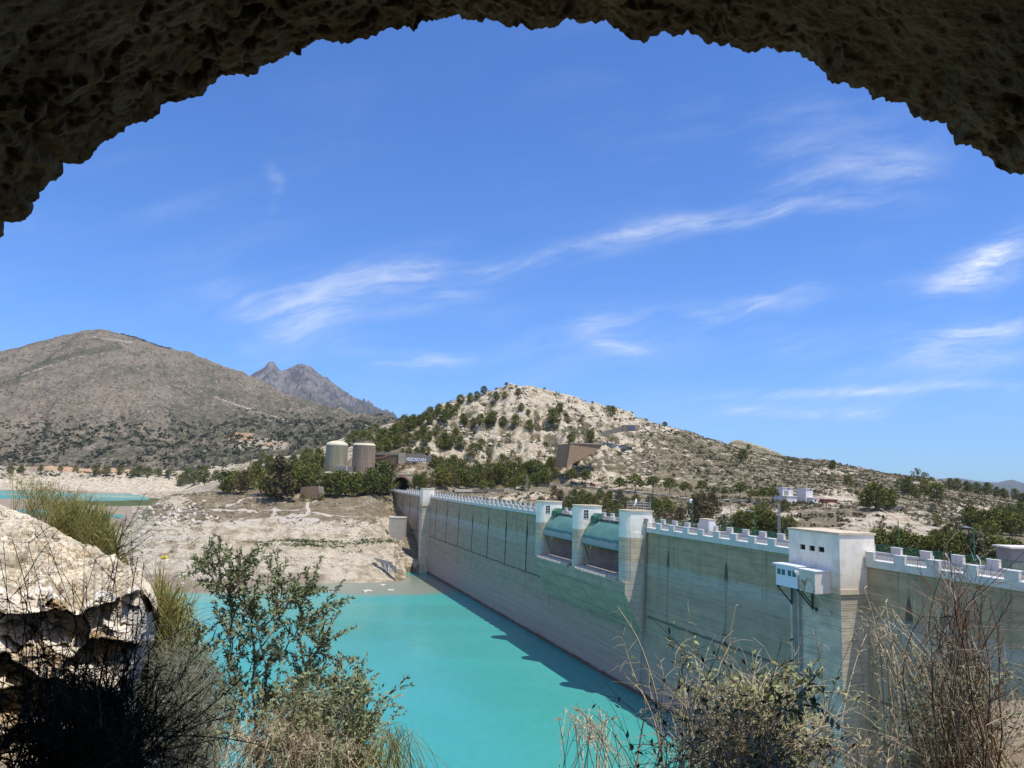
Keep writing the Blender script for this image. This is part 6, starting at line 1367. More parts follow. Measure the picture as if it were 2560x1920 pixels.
def stones(name, p, s, mat, rng):
    base = np.array([(1, 0, 0), (-1, 0, 0), (0, 1, 0), (0, -1, 0), (0, 0, 0.8), (0, 0, -0.5)], float); n = len(p)
    v = p[:, None, :] + (base[None] + rng.normal(0, 0.22, (n, 6, 3))) * (s[:, None] * rng.uniform(0.6, 1.3, (n, 3)))[:, None, :]
    f = np.array([(0, 2, 4), (2, 1, 4), (1, 3, 4), (3, 0, 4), (2, 0, 5), (1, 2, 5), (3, 1, 5), (0, 3, 5)]); m = MB(); m.addq(v.reshape(-1, 3), (np.arange(n)[:, None, None] * 6 + f[None]).reshape(-1, 3))
    o = m.build(name, mat); structure(o, 'stuff'); return o
def onstony(x, y, z, px, py): d = fbm(x / 22, y / 8, 4) + fbm(z / 1.3, x / 40, 3) * 0.8; return (px < 1010) & (z < -18.5) & (z > -34.5) & (d > 0.02)
p, s = scatter(26000, onstony, 0.10, 0.50, 232, 330, -0.48, -0.11); stones('shore_stones', p, s, 'pale_stone', rng)
def onrock(x, y, z, px, py): return (px > 1060) & (px < 1640) & (py < 1190) & (fbm(x / 18, y / 18, 3) > -0.1)
p, s = scatter(2500, onrock, 0.3, 1.5, 410, 560, -0.1, 0.2); stones('hill_stones', p, s, 'rubble', rng)
# mountain: bushes and pines as small dark specks
ii = rng.integers(0, len(MY) - 60, 26000); jj = rng.integers(0, len(MU), 26000); X_, Y_, Z_ = MX[ii, jj], MYY[ii, jj], MZ[ii, jj]; px_, py_ = px_of(X_, Y_, Z_)
d = fbm(X_ / 130, Y_ / 130, 4); low = sstep(1010, 1090, py_ + np.where(px_ > 560, 25, 0)); keep = (d + low * 0.75 > 0.34 + 0.28 * (py_ < 960)) & (Y_ < 2600) & (rng.random(len(d)) < 0.26 + 0.34 * low)
p = np.stack([X_, Y_, Z_], -1)[keep]; p[:, :2] += rng.normal(0, 4, (len(p), 2)); s = (1.8 + 4.4 * rng.random(len(p)) ** 1.5) * (0.75 + 0.5 * low[keep]); scrub('mountain_scrub', p, s, 'dark_scrub', rng, 10)
# pines on the skyline ridge of the mountain
kk = rng.uniform(270, 400, 60); px_s = kk; P = []
for q in px_s:
    j = int(np.argmin(np.abs(MPX - q))); i = int(np.argmax((MZ[:, j]) / MY)); P.append((MX[i, j], MY[i], MZ[i, j]))
scrub('ridge_pines', np.array(P), rng.uniform(3, 6.5, len(P)), 'dark_scrub', rng, 10)
# ------------------------------------------------------------------ the vault the photograph is taken from
def vault_mat(n):
    v = n.pos(); a = n.noise(v, 1.6, 7, 0.66); b = n.noise(v, 9.0, 5, 0.65)
    c = n.mix(n.rng(a, 0.36, 0.66), (0.125, 0.098, 0.055), (0.195, 0.156, 0.092))
    c = n.mix(n.math('MULTIPLY', n.rng(n.noise(v, 0.9, 3), 0.55, 0.7), 0.6), c, (0.27, 0.19, 0.085))
    c = n.mix(n.math('MULTIPLY', n.rng(b, 0.55, 0.7), 0.6), c, (0.10, 0.08, 0.055))
    return c, n.bump(n.math('ADD', b, n.math('MULTIPLY', n.noise(v, 34, 4, 0.7), 0.35)), 0.9, 0.04), None
material('vault_stone', vault_mat, 0.95, 0, 0.1)
CX, CZ, RV, YF = 0.20, -1.21, 3.165, 3.0
vault = empty('stone_vault', 'dark rough stone vault framing the whole view from above', 'vault', (CX, 0, -1.65))
def vault_surface(nth, ny, y0, y1, t0, t1):
    th = np.linspace(t0, t1, nth)[None, :]; yy = np.linspace(y0, y1, ny)[:, None]
    arc = th * RV + 0 * yy; Y = yy + 0 * th
    rough = fbm(arc * 1.1 + 7, Y * 1.1, 4) * 0.045 + fbm(arc * 6, Y * 6, 5, 0.6) * 0.022
    zone = sstep(-0.15, 0.35, fbm(arc * 0.8 + 3, Y * 0.8 + 11, 3) + 0.45 * sstep(2.2, 2.9, Y) - 0.05)
    zone = 0.30 + 0.70 * zone
    wa = worley(arc * 9 + fbm(arc * 6, Y * 6, 3) * 1.2, Y * 9 + fbm(arc * 6 + 5, Y * 6, 3) * 1.2); wb = worley(arc * 24, Y * 24); wc = worley(arc * 5 + fbm(arc * 9, Y * 9, 3) * 0.7, Y * 7)
    pits = sstep(0.42, 0.16, wa[0]) * (wa[2] > 0.45) * 0.042; pits2 = sstep(0.40, 0.2, wb[0]) * (wb[2] > 0.5) * 0.016 + (wc[2] - 0.5) * 0.035 + (wb[3] - 0.5) * 0.012
    lumps = np.clip(fbm(arc * 17 + 5, Y * 17, 2), -0.5, 0.6) * 0.014
    seam = 0.03 * np.exp(-((arc - 7.2 - 0.05 * fbm(Y * 2, Y * 0, 2)) / 0.03) ** 2) + 0.02 * np.exp(-((arc - 2.2) / 0.03) ** 2)
    r = RV + rough + zone * (pits + pits2 - lumps) * (1 - 0.6 * sstep(y1 - 0.3, y1, Y)) + seam - 0.02
    edge = np.clip((Y - (y1 - 0.35)) / 0.35, 0, 1)
    Y = Y + edge * (fbm(arc * 1.3, arc * 0 + 2, 4) * 0.06 + fbm(arc * 6, arc * 0 + 9, 4) * 0.03)
    r = r + edge * (fbm(arc * 2.4, arc * 0 + 4, 3) * 0.04 + fbm(arc * 9.0, Y * 3 + 1, 4) * 0.035 + fbm(arc * 30, Y * 9, 2) * 0.016 + fbm(arc * 75, Y * 20, 2) * 0.011)
    return np.stack([CX + r * np.cos(th) - CX, Y, CZ + r * np.sin(th) + 1.65], -1), r, Y, th
P, r, Y, th = vault_surface(1300, 430, 0.3, YF, -0.15, math.pi + 0.15)
o = grid_mesh('intrados', P[:, ::-1], 'vault_stone', True); o.parent = vault
# front rim turning up and back over the crown
rim = []
last = P[-1]; thl = th[-1] if th.ndim == 2 else th
for k, (dr, dy) in enumerate(((0.0, 0.0), (0.05, 0.045), (0.14, 0.06), (0.30, 0.05), (0.55, 0.03), (0.9, 0.0))):
    q = last.copy(); q[:, 0] += np.cos(th[0]) * dr; q[:, 2] += np.sin(th[0]) * dr; q[:, 1] += dy + fbm(th[0] * 30, th[0] * 0 + k, 3) * 0.03 * (k > 0); rim.append(q)
o = grid_mesh('front_rim', np.array(rim)[:, ::-1], 'vault_stone', True); o.parent = vault
P2_, *_x = vault_surface(140, 60, -6.0, 0.3, -0.15, math.pi + 0.15); P2_[-1] = np.stack([np.interp(np.linspace(0, 1, 140), np.linspace(0, 1, 1300), P[0][:, i]) for i in range(3)], -1)
o = grid_mesh('rear_intrados', P2_[:, ::-1], 'vault_stone', True); o.parent = vault
m = MB(); t2 = np.linspace(-0.15, math.pi + 0.15, 50); v = [((RV + 0.9) * math.cos(t), y, CZ + (RV + .9) * math.sin(t) + 1.65) for y in (-6, YF - 0.02) for t in t2]
m.add(v, [(i, i + 1, 50 + i + 1, 50 + i) for i in range(49)]); m.build('extrados', 'vault_stone', vault)
m = MB(); m.box(-4.2, 4.2, -6.3, -6.0, -0.6, 4.0); m.build('back_wall', 'vault_stone', vault)

# ------------------------------------------------------------------ ground at the lip of the slope
def dirt(n):
    v = n.pos(); a = n.noise(v, 1.2, 6, 0.62); b = n.noise(v, 9, 5, 0.65)
    c = n.mix(n.rng(a, 0.35, 0.65), (0.25, 0.20, 0.14), (0.40, 0.335, 0.25)); c = n.mix(n.math('MULTIPLY', n.rng(b, 0.5, 0.65), 0.5), c, (0.16, 0.125, 0.09))
    return c, n.bump(n.math('ADD', a, n.math('MULTIPLY', b, 0.4)), 0.8, 0.08), None
material('dirt', dirt, 0.95, 0, 0.1)
gx = np.concatenate([np.linspace(-60, -8, 30)[:-1], np.linspace(-8, 8, 200), np.linspace(8, 62, 34)[1:]]); gy = np.concatenate([np.linspace(-8, 2, 14)[:-1], np.linspace(2, 9, 130), np.linspace(9, 62, 50)[1:]])
XX, YY = np.meshgrid(gx, gy)
def lip(x): return 3.5 + 1.7 * sstep(1.5, 3.2, x) + 0.9 * sstep(-1.6, -3.2, x)
def fg_z(x, y):
    x = np.asarray(x, float); y = np.asarray(y, float)
    base = -1.65 + 0.30 * sstep(2.1, 3.4, x) * sstep(3.2, 4.6, y) + 0.2 * sstep(-1.8, -3.2, x) * sstep(3.0, 4.5, y)
    d = np.maximum(y - lip(x), 0)
    return base - 0.62 * d - 0.25 * np.minimum(d, 1.2) + 0.05 * fbm(x * 1.1, y * 1.1, 4) + 0.02 * fbm(x * 6, y * 6, 3)
ZZ = fg_z(XX, YY); ZZ = np.maximum(ZZ, -37)
o = grid_mesh('near_ground', np.stack([XX, YY, ZZ], -1), 'dirt', True); structure(o)

# ------------------------------------------------------------------ pale layered rock on the left
def pale_rock(n):
    v = n.obj(); a = n.noise(v, 2.2, 6, 0.62); b = n.noise(n.scale(v, (6, 6, 16)), 1.0, 5, 0.7); f = n.noise(v, 38.0, 4, 0.7)
    face, tone, grey = (n.attr(k, 'Fac') for k in ('face', 'tone', 'grey'))
    slab = n.mix(n.rng(tone, 0.15, 0.85), (0.48, 0.405, 0.29), (0.72, 0.635, 0.48))
    slab = n.mix(n.math('MULTIPLY', n.rng(a, 0.55, 0.68), 0.55), slab, (0.52, 0.37, 0.18))
    slab = n.mix(n.math('MULTIPLY', n.rng(f, 0.52, 0.60), 0.75), slab, (0.20, 0.17, 0.125))
    brk = n.mix(n.rng(tone, 0.30, 0.62), (0.44, 0.33, 0.195), (0.76, 0.69, 0.57))
    brk = n.mix(n.math('MULTIPLY', n.rng(b, 0.52, 0.64), 0.5), brk, (0.20, 0.15, 0.10))
    brk = n.mix(n.math('MULTIPLY', grey, 0.85), brk, n.mix(n.rng(b, 0.4, 0.6), (0.24, 0.23, 0.215), (0.46, 0.445, 0.41)))
    c = n.mix(face, slab, brk)
    h = n.math('ADD', n.math('MULTIPLY', b, 0.8), n.math('MULTIPLY', f, 0.5))
    return c, n.bump(h, 0.8, 0.03), None
material('pale_rock', pale_rock, 0.92, 0, 0.15)
def big_rock():
    nx, nt, nf = 380, 190, 300
    # ridge (silhouette) and lip of the slab as they stand in the photograph, each at its own depth
    px = np.linspace(-260, 392, nx)
    ridge = np.interp(px, [-260, -100, 0, 40, 100, 180, 240, 300, 345, 375, 392], [1235, 1250, 1262, 1276, 1302, 1345, 1375, 1403, 1432, 1468, 1512])
    lipy = np.interp(px, [-260, 0, 60, 100, 160, 205, 240, 290, 320, 345, 375, 392], [1470, 1478, 1490, 1462, 1500, 1530, 1500, 1498, 1470, 1480, 1500, 1524])
    lipy = lipy + fbm(px / 34, px * 0 + 3, 4) * 26 * sstep(392, 340, px) + (worley(px / 30, px * 0 + 2.5)[2] - 0.5) * 16 * sstep(392, 340, px)
    ry = np.interp(px, [-260, 0, 392], [7.6, 7.2, 5.95]); ly = np.interp(px, [-260, 0, 392], [5.25, 5.3, 5.75])
    A = np.array([at_depth(a, b, c)[:] for a, b, c in zip(px, ridge, ry)]); B = np.array([at_depth(a, b, c)[:] for a, b, c in zip(px, lipy, ly)])
    k = np.linspace(1, 0, 14)[:-1, None, None]; back = A[None] + np.concatenate([0 * k + (-0.9) * k, 2.4 * k, -1.9 * k ** 1.4], -1)
    k = np.linspace(0, 1, nt)[:, None, None]; top = A[None] * (1 - k) + B[None] * k
    x, y = top[..., 0], top[..., 1]; kk = k[..., 0]
    w = worley(x * 9 + fbm(x * 4, y * 4, 3) * 0.8, y * 5.5 + fbm(x * 4 + 9, y * 4, 3) * 0.8); w2 = worley(x * 26, y * 17)
    flake = (w[2] - 0.5) * 0.05 + w[4] * (w[3] - 0.5) * 0.08 + w[5] * (w[2] - 0.5) * 0.07 + (w2[2] - 0.5) * 0.024 + w2[5] * (w2[3] - 0.5) * 0.03; edge = np.exp(-((w[1] - w[0]) / 0.06) ** 2) * 0.016
    smooth_rim = sstep(0.0, 0.10, kk)
    top[..., 2] += (flake - edge) * (0.25 + 0.75 * smooth_rim) * sstep(1.0, 0.97, kk) + fbm(x * 1.3, y * 1.3, 4) * 0.05 * smooth_rim + 0.04 * np.sin(np.pi * kk)
    # broken face below the lip
    kf = np.linspace(0, 1, nf)[1:, None]; c = np.linspace(0, 1, nx)[None, :]
    py = lipy[None] + (2050 - lipy[None]) * kf
    pr = np.interp(py, [1500, 1524, 1560, 1600, 1650, 1700, 1800, 2050], [390, 392, 391, 386, 366, 348, 332, 300]); fx = -260 + c * (pr + 260)
    sx, sy = fx + fbm(fx / 60, py / 60, 3) * 26, py + fbm(fx / 60 + 7, py / 60, 3) * 22
    b1 = worley(sx / 125 + 3.3 + sy / 400, sy / 105 + 0.7); b2 = worley(sx / 52 + 11 + sy / 150, sy / 30 + 5 - sx / 210); b3 = worley(sx / 17 + sy / 40, sy / 9 - sx / 60)
    dep = ly[None] + (b1[2] - 0.50) * 0.50 + b1[4] * (b1[3] - 0.55) * 0.75 - b1[5] * (0.25 + b1[2] * 0.5)
    dep = ly[None] + np.clip(dep - ly[None], -0.30, 0.13)
    dep = dep + (b2[2] - 0.5) * 0.10 + b2[4] * (b2[3] - 0.5) * 0.22 + b2[5] * (b2[2] - 0.6) * 0.16 + (b3[2] - 0.5) * 0.028 + b3[5] * (b3[3] - 0.6) * 0.03
    dep = dep + np.exp(-((b1[1] - b1[0]) / 0.035) ** 2) * 0.16 * (b1[2] > 0.4) + np.exp(-((b2[1] - b2[0]) / 0.04) ** 2) * 0.04 * (b2[3] > 0.6) + fbm(fx / 9, py / 5, 3) * 0.03
    dep = ly[None] + np.where(dep > ly[None], (dep - ly[None]) * (0.25 + 0.75 * sstep(0.0, 0.3, kf)), dep - ly[None]) * sstep(0.0, 0.03, kf) - 1.15 * kf ** 1.2 + 0.75 * sstep(0.93, 1.0, c) ** 2
    xx = (fx - 1280.0); yy = (py - 960.0); a_, b_ = (xx * _c + yy * _s) / FPX, -(-xx * _s + yy * _c) / FPX; ryy = _cp - b_ * _sp
    face = np.stack([a_ / ryy * dep, dep, (_sp + b_ * _cp) / ryy * dep], -1)
    V = np.concatenate([back, top, face], 0); n0 = len(back) + nt
    F = np.zeros(V.shape[:2]); F[n0:] = 1; T = np.zeros(V.shape[:2]); T[n0:] = b1[3] * 0.6 + b2[3] * 0.4; T[len(back):n0] = w[3]
    G = np.zeros(V.shape[:2]); G[n0:] = sstep(250, 345, fx + (b2[2] - 0.5) * 120)
    e = []
    for q in (0.5, 1.4): r = V[:, -1:].copy(); s_ = (r[..., 1] + q) / r[..., 1]; r[..., 0] = r[..., 0] * s_ - 0.3 * q; r[..., 1] += q; r[..., 2] -= 0.25 * q; e.append(r)
    V = np.concatenate([V] + e, 1); ext = lambda M: np.concatenate([M, M[:, -1:], M[:, -1:]], 1)
    o = grid_mesh('rock', V, 'pale_rock', False, dict(face=ext(F), tone=ext(T), grey=ext(G))); tag(o, 'big pale layered rock with a sunlit slab top in the left foreground', 'rock')
    return o
big_rock()

# ------------------------------------------------------------------ foreground plants
material('olive_leaf', lambda n: n.mix(n.math('ADD', n.math('MULTIPLY', n.noise(n.obj(), 6.0, 3), 0.6), n.math('MULTIPLY', n.noise(n.obj(), 40.0, 1), 0.4)), (0.13, 0.16, 0.068), (0.33, 0.36, 0.19)), 0.6, 0, 0.3)
material('olive_bright', lambda n: n.mix(n.noise(n.obj(), 25.0, 2), (0.22, 0.245, 0.10), (0.45, 0.47, 0.26)), 0.6, 0, 0.3)
material('broom_stem', lambda n: n.mix(n.noise(n.obj(), 14.0, 3), (0.17, 0.165, 0.05), (0.40, 0.36, 0.13)), 0.8, 0, 0.15)
material('twig_grey', lambda n: n.mix(n.noise(n.obj(), 11.0, 3), (0.25, 0.215, 0.17), (0.46, 0.41, 0.335)), 0.9, 0, 0.1)
material('twig_red', lambda n: n.mix(n.noise(n.obj(), 9.0, 3), (0.11, 0.06, 0.038), (0.26, 0.165, 0.10)), 0.9, 0, 0.1)
material('straw', lambda n: n.mix(n.noise(n.obj(), 12.0, 3), (0.46, 0.37, 0.24), (0.66, 0.57, 0.42)), 0.85, 0, 0.15)
material('spine_dark', lambda n: n.mix(n.noise(n.obj(), 9.0, 3), (0.040, 0.044, 0.030), (0.105, 0.105, 0.072)), 0.9, 0, 0.1)
material('spine_grey', lambda n: n.mix(n.noise(n.obj(), 9.0, 3), (0.16, 0.165, 0.115), (0.33, 0.33, 0.25)), 0.9, 0, 0.1)
def nrm(v): return v / (np.linalg.norm(v) + 1e-9)
def arc_pts(p, d, L, rng, n=5, curl=0.25, grav=0.0):
    pts = [np.array(p, float)]; d = nrm(np.array(d, float)); w = rng.normal(0, curl, 3) / n
    for i in range(n):
        d = nrm(d + w + np.array([0, 0, -grav / n]) + rng.normal(0, curl * 0.35, 3) / n); pts.append(pts[-1] + d * L / n)
    return np.array(pts), d
def leaves_on(m, pts, rng, count, size, width=0.22, spread=0.9, lo=0.15):
    n = len(pts) - 1; t = rng.uniform(lo, 1, count) * n; i = np.minimum(t.astype(int), n - 1); f = (t - i)[:, None]; c = pts[i] * (1 - f) + pts[i + 1] * f
    ax = pts[i + 1] - pts[i]; ax /= np.linalg.norm(ax, axis=1)[:, None] + 1e-9
    d = ax * 0.75 + rng.normal(0, spread, (count, 3)); d /= np.linalg.norm(d, axis=1)[:, None]; e = np.cross(d, rng.normal(size=(count, 3))); e /= np.linalg.norm(e, axis=1)[:, None] + 1e-9
    s = size * rng.uniform(0.6, 1.25, (count, 1)); a = c; b = c + d * s
    mid = c + d * s * 0.45; v = np.stack([a, mid + e * s * width, b, mid - e * s * width], 1).reshape(-1, 3); m.addq(v, np.arange(4 * count).reshape(-1, 4))
def local(o_loc, p): return np.array(p, float) - np.array(o_loc, float)

# wild olive sapling in the middle left
def sapling():
    rng = np.random.default_rng(21); base = at_depth(660, 1985, 5.3); t = empty('olive_sapling', 'tall slender grey green olive sapling standing against the turquoise water', 'sapling', base)
    st = MB(); lf = MB(); b0 = np.array(base[:])
    def W(px, py, dy=0.0): return np.array(at_depth(px, py, 5.3 + dy)[:]) - b0
    stems = [[(660, 1985), (642, 1840), (628, 1700), (634, 1590), (625, 1540), (590, 1480), (556, 1412), (540, 1385)], [(660, 1985), (652, 1820), (668, 1690), (640, 1560), (628, 1530)], [(634, 1590), (700, 1525), (735, 1490), (780, 1482)], [(640, 1700), (700, 1640), (755, 1560), (795, 1530)], [(650, 1820), (560, 1720), (510, 1640), (485, 1590)],
             [(645, 1780), (740, 1720), (790, 1640), (800, 1610)], [(655, 1900), (760, 1800), (830, 1740), (880, 1760)], [(648, 1800), (590, 1700), (575, 1590), (560, 1520)], [(655, 1880), (545, 1780), (500, 1720), (480, 1690)], [(625, 1545), (575, 1500), (520, 1432), (490, 1420)], [(640, 1640), (690, 1560), (705, 1470), (690, 1445)], [(656, 1900), (700, 1780), (770, 1700), (785, 1690)], [(590, 1480), (600, 1440), (612, 1412)], [(660, 1950), (600, 1830), (560, 1770), (520, 1780)]]
    for k, s in enumerate(stems):
        dy = rng.uniform(-0.22, 0.22); P = np.array([W(x, y, dy * min(1, i / 2)) for i, (x, y) in enumerate(s)])
        tt = np.linspace(0, len(P) - 1, 16); Q = np.stack([np.interp(tt, np.arange(len(P)), P[:, i]) for i in range(3)], -1); Q = blur(Q, 3, 0) + rng.normal(0, 0.006, Q.shape)
        st.tube(Q, 0.011 if k < 2 else 0.007, 0.0025, 5)
        nb = 34 if k < 2 else 27
        for _ in range(nb):
            i = rng.integers(4 if k < 2 else 3, 15); d = nrm(Q[i] - Q[i - 1]) * 0.6 + rng.normal(0, 0.55, 3) + np.array([0, 0, 0.25]); L = rng.uniform(0.08, 0.30)
            B, _d = arc_pts(Q[i], d, L, rng, 4, 0.5); st.tube(B, 0.0028, 0.0012, 3); leaves_on(lf, B, rng, int(18 + 52 * L / 0.3), 0.033, 0.16, 0.75)
        leaves_on(lf, Q[6:], rng, 26, 0.036, 0.17, 0.8)
    st.build('stem', 'twig_grey', t); lf.build('foliage', 'olive_leaf', t)
sapling()

# broom: fans of thin olive green rods
def broom(label, base, boxpx, Y, n, rng, mat='broom_stem', r=0.0032, tipsway=0.35, seed=0, name='broom_bush'):
    """boxpx: list of tip positions (px, py) sampled inside polygons"""
    t = empty(name, label, 'bush', base); m = MB(); b0 = np.array(base[:])
    for k in range(n):
        (px, py) = boxpx(rng); tip = np.array(at_depth(px, py, Y + rng.normal(0, 0.4))[:]) - b0
        st = rng.normal(0, 0.16, 3) * np.array([1, 1, 0.2]) + tip * np.array([0.45, 0.3, 0]) ; mid = (st + tip) * 0.5 + rng.normal(0, 0.10, 3) + np.array([0, 0, 0.12])
        q = np.linspace(0, 1, 6)[:, None]; C = (1 - q) ** 2 * st + 2 * q * (1 - q) * mid + q ** 2 * tip; m.tube(C, r * 1.3, r * 0.4, 3)
        for _ in range(3):
            i = rng.integers(2, 6); B, _d = arc_pts(C[i], nrm(C[min(i + 1, 5)] - C[i - 1]) + rng.normal(0, 0.32, 3), rng.uniform(0.12, 0.38), rng, 3, 0.3, 0.1); m.tube(B, r * 0.8, r * 0.35, 3)
    m.build('stem', mat, t); return t
rng = np.random.default_rng(5)
def tri(pts):
    pts = np.array(pts, float)
    def f(r):
        w = r.dirichlet(np.ones(len(pts)) * 0.55); return tuple(w @ pts)
    return f
broom('olive green broom bush hugging the right flank of the pale rock, above the water', at_depth(400, 1850, 7.2), tri([(345, 1400), (420, 1460), (482, 1535), (495, 1610), (470, 1700), (440, 1790), (380, 1560), (390, 1480), (400, 1640)]), 7.2, 950, rng, r=0.0052)
broom('olive green broom bush showing over the crest of the pale rock', at_depth(215, 1560, 9.0), tri([(120, 1262), (180, 1265), (240, 1290), (300, 1325), (345, 1390), (345, 1450), (200, 1330), (100, 1290), (260, 1360), (60, 1255)]), 9.0, 1150, rng, r=0.0062)
# wispy pale grass over the rock crest
def grass_tuft(label, base, Y, n, tipf, mat, r=0.0025, heads=True, seed=1, name='grass_tuft', spread=0.12):
    rng = np.random.default_rng(seed); t = empty(name, label, 'grass', base); m = MB(); b0 = np.array(base[:])
    for k in range(n):
        px, py = tipf(rng); tip = np.array(at_depth(px, py, Y + rng.normal(0, 0.25))[:]) - b0; st = rng.normal(0, min(spread, 0.25), 3) * np.array([1, 1, 0.1]) + (np.array([tip[0] * 0.88, tip[1] * 0.5, 0]) if spread > 0.5 else 0); mid = st * 0.6 + np.array([tip[0] * (0.38 if spread > 0.5 else 0.35), tip[1] * 0.4, tip[2] * 0.75]) + rng.normal(0, 0.03, 3)
        q = np.linspace(0, 1, 8)[:, None]; C = (1 - q) ** 2 * st + 2 * q * (1 - q) * mid + q ** 2 * tip; m.tube(C, r, r * 0.35, 3)
        if heads and rng.random() < 0.7:
            for _ in range(9):
                i = rng.integers(5, 8); B, _d = arc_pts(C[i], nrm(C[7] - C[5]) + rng.normal(0, 0.5, 3), rng.uniform(0.02, 0.06), rng, 2, 0.3, 0.4); m.tube(B, r * 0.8, r * 0.3, 3)
    m.build('blade', mat, t); return t
grass_tuft('wispy pale green grass arching over the left end of the pale rock', at_depth(70, 1420, 8.2), 8.2, 190, tri([(0, 1180), (60, 1190), (150, 1205), (250, 1230), (300, 1270), (20, 1240), (180, 1250), (-40, 1160)]), 'broom_stem', 0.0028, True, 31)

# dark spiny bush in the shade, lower left
def spiny(label, base, Y, tips, mat, seed, r=0.0032, nspine=15, sl=0.055, sub=5, name='spiny_bush'):
    rng = np.random.default_rng(seed); t = empty(name, label, 'bush', base); m = MB(); b0 = np.array(base[:])
    def thorn(C, n, L):
        for _ in range(n):
            i = rng.integers(1, len(C)); p = C[i - 1] + (C[i] - C[i - 1]) * rng.random(); d = nrm(C[i] - C[i - 1]) * 0.55 + rng.normal(0, 0.75, 3); q = p + nrm(d) * L * rng.uniform(0.5, 1.2); m.tube([p, q], r * 0.38, r * 0.12, 3)
    for (px, py) in tips:
        tip = np.array(at_depth(px, py, Y + rng.normal(0, 0.28))[:]) - b0; st = np.array([tip[0] * 0.7, tip[1] * 0.5, 0]) + rng.normal(0, 0.12, 3) * np.array([1, 1, 0]); mid = (st + tip) / 2 + rng.normal(0, 0.08, 3)
        q = np.linspace(0, 1, 9)[:, None]; C = (1 - q) ** 2 * st + 2 * q * (1 - q) * mid + q ** 2 * tip; m.tube(C, r, r * 0.4, 4); thorn(C, nspine * 2, sl)
        for _ in range(sub):
            i = rng.integers(3, 9); B, _d = arc_pts(C[i], nrm(C[i] - C[i - 1]) * 0.8 + rng.normal(0, 0.5, 3), rng.uniform(0.12, 0.34), rng, 4, 0.4); m.tube(B, r * 0.6, r * 0.25, 3); thorn(B, nspine, sl * 0.8)
    m.build('stem', mat, t); return t
rng = np.random.default_rng(8)
f1 = tri([(-40, 1660), (60, 1690), (130, 1740), (230, 1730), (330, 1740), (420, 1750), (480, 1800), (500, 1840), (400, 1790), (100, 1800), (0, 1740), (260, 1780)])
tips = [f1(rng) for _ in range(58)]
spiny('dark spiny bush filling the shaded lower left corner', at_depth(170, 2160, 2.6), 2.6, tips, 'spine_dark', 41)
f3 = tri([(-60, 1800), (100, 1790), (250, 1810), (420, 1830), (540, 1880), (300, 1900), (0, 1860)])
spiny('low dark thorny undergrowth at the very bottom left', at_depth(170, 2230, 2.2), 2.2, [f3(rng) for _ in range(70)], 'spine_dark', 43, sub=6)
spiny('dark bare spiny shoots rising before the rock at the left edge', at_depth(20, 2050, 2.7), 2.7, [(8, 1352), (30, 1345), (70, 1360), (72, 1430), (0, 1400), (45, 1440), (20, 1500), (60, 1480), (-10, 1330)], 'spine_dark', 44, r=0.0024, nspine=11, sub=2)
spiny('tall dark spiny spray standing before the right end of the rock', at_depth(250, 2050, 2.75), 2.75, [(308, 1305), (300, 1345), (275, 1380), (345, 1392), (360, 1405), (240, 1395), (255, 1410), (330, 1360), (150, 1440), (180, 1450), (215, 1440)], 'spine_dark', 45, r=0.0024, nspine=13, sub=3)
f4 = tri([(330, 1620), (420, 1600), (480, 1650), (540, 1720), (600, 1800), (520, 1860), (420, 1760), (380, 1690)])
spiny('grey green spiny bush in half sun between the dark bush and the sapling', at_depth(470, 2060, 4.6), 4.6, [f4(rng) for _ in range(130)], 'spine_grey', 46, r=0.0036, nspine=14, sl=0.05, sub=6)

# twiggy brush along the bottom
def twiggy(label, base, Y, tipf, n, mats, seed, leaves=0, leafsize=0.045, r=0.0045, sub=5, curl=0.35, grav=0.1, width=0.2, name='twiggy_shrub', leafmat='olive_leaf', subL=(0.15, 0.5), spread=0.3):
    rng = np.random.default_rng(seed); t = empty(name, label, 'shrub', base); st = MB(); lf = MB(); b0 = np.array(base[:])
    for k in range(n):
        px, py = tipf(rng); tip = np.array(at_depth(px, py, Y + rng.normal(0, spread))[:]) - b0; s0 = np.array([tip[0] * 0.55, tip[1] * 0.4, 0]) + rng.normal(0, 0.12, 3) * np.array([1, 1, 0.1]); mid = (s0 + tip) / 2 + rng.normal(0, 0.12, 3)
        q = np.linspace(0, 1, 9)[:, None]; C = (1 - q) ** 2 * s0 + 2 * q * (1 - q) * mid + q ** 2 * tip; C[1:-1] += rng.normal(0, 0.008, (7, 3)); mi = k % len(mats); st.tube(C, r * rng.uniform(0.7, 1.3), r * 0.35, 4, mat=mi)
        for _ in range(sub):
            i = rng.integers(2, 9); L = rng.uniform(*subL); B, d = arc_pts(C[i], nrm(C[i] - C[i - 1]) + rng.normal(0, 0.45, 3), L, rng, 5, curl, grav); st.tube(B, r * 0.5, r * 0.2, 3, mat=mi)
            if leaves: leaves_on(lf, B, rng, leaves, leafsize, width)
            for _ in range(2):
                j = rng.integers(1, 6); B2, _d = arc_pts(B[j], nrm(B[j] - B[j - 1]) + rng.normal(0, 0.5, 3), L * 0.5, rng, 3, curl, grav); st.tube(B2, r * 0.32, r * 0.16, 3, mat=mi)
                if leaves: leaves_on(lf, B2, rng, leaves // 2, leafsize, width)
    st.build('stem', mats, t)
    if leaves: lf.build('foliage', leafmat, t)
    return t
twiggy('grey twiggy brush with fine leaves at the bottom, right below the sapling', at_depth(700, 2080, 4.9), 4.9, tri([(520, 1760), (620, 1740), (760, 1720), (850, 1760), (920, 1800), (980, 1840), (700, 1820), (560, 1860), (860, 1900)]), 60, ['twig_grey', 'twig_red', 'straw'], 51, 12, 0.032, 0.0036, 6, subL=(0.12, 0.36))
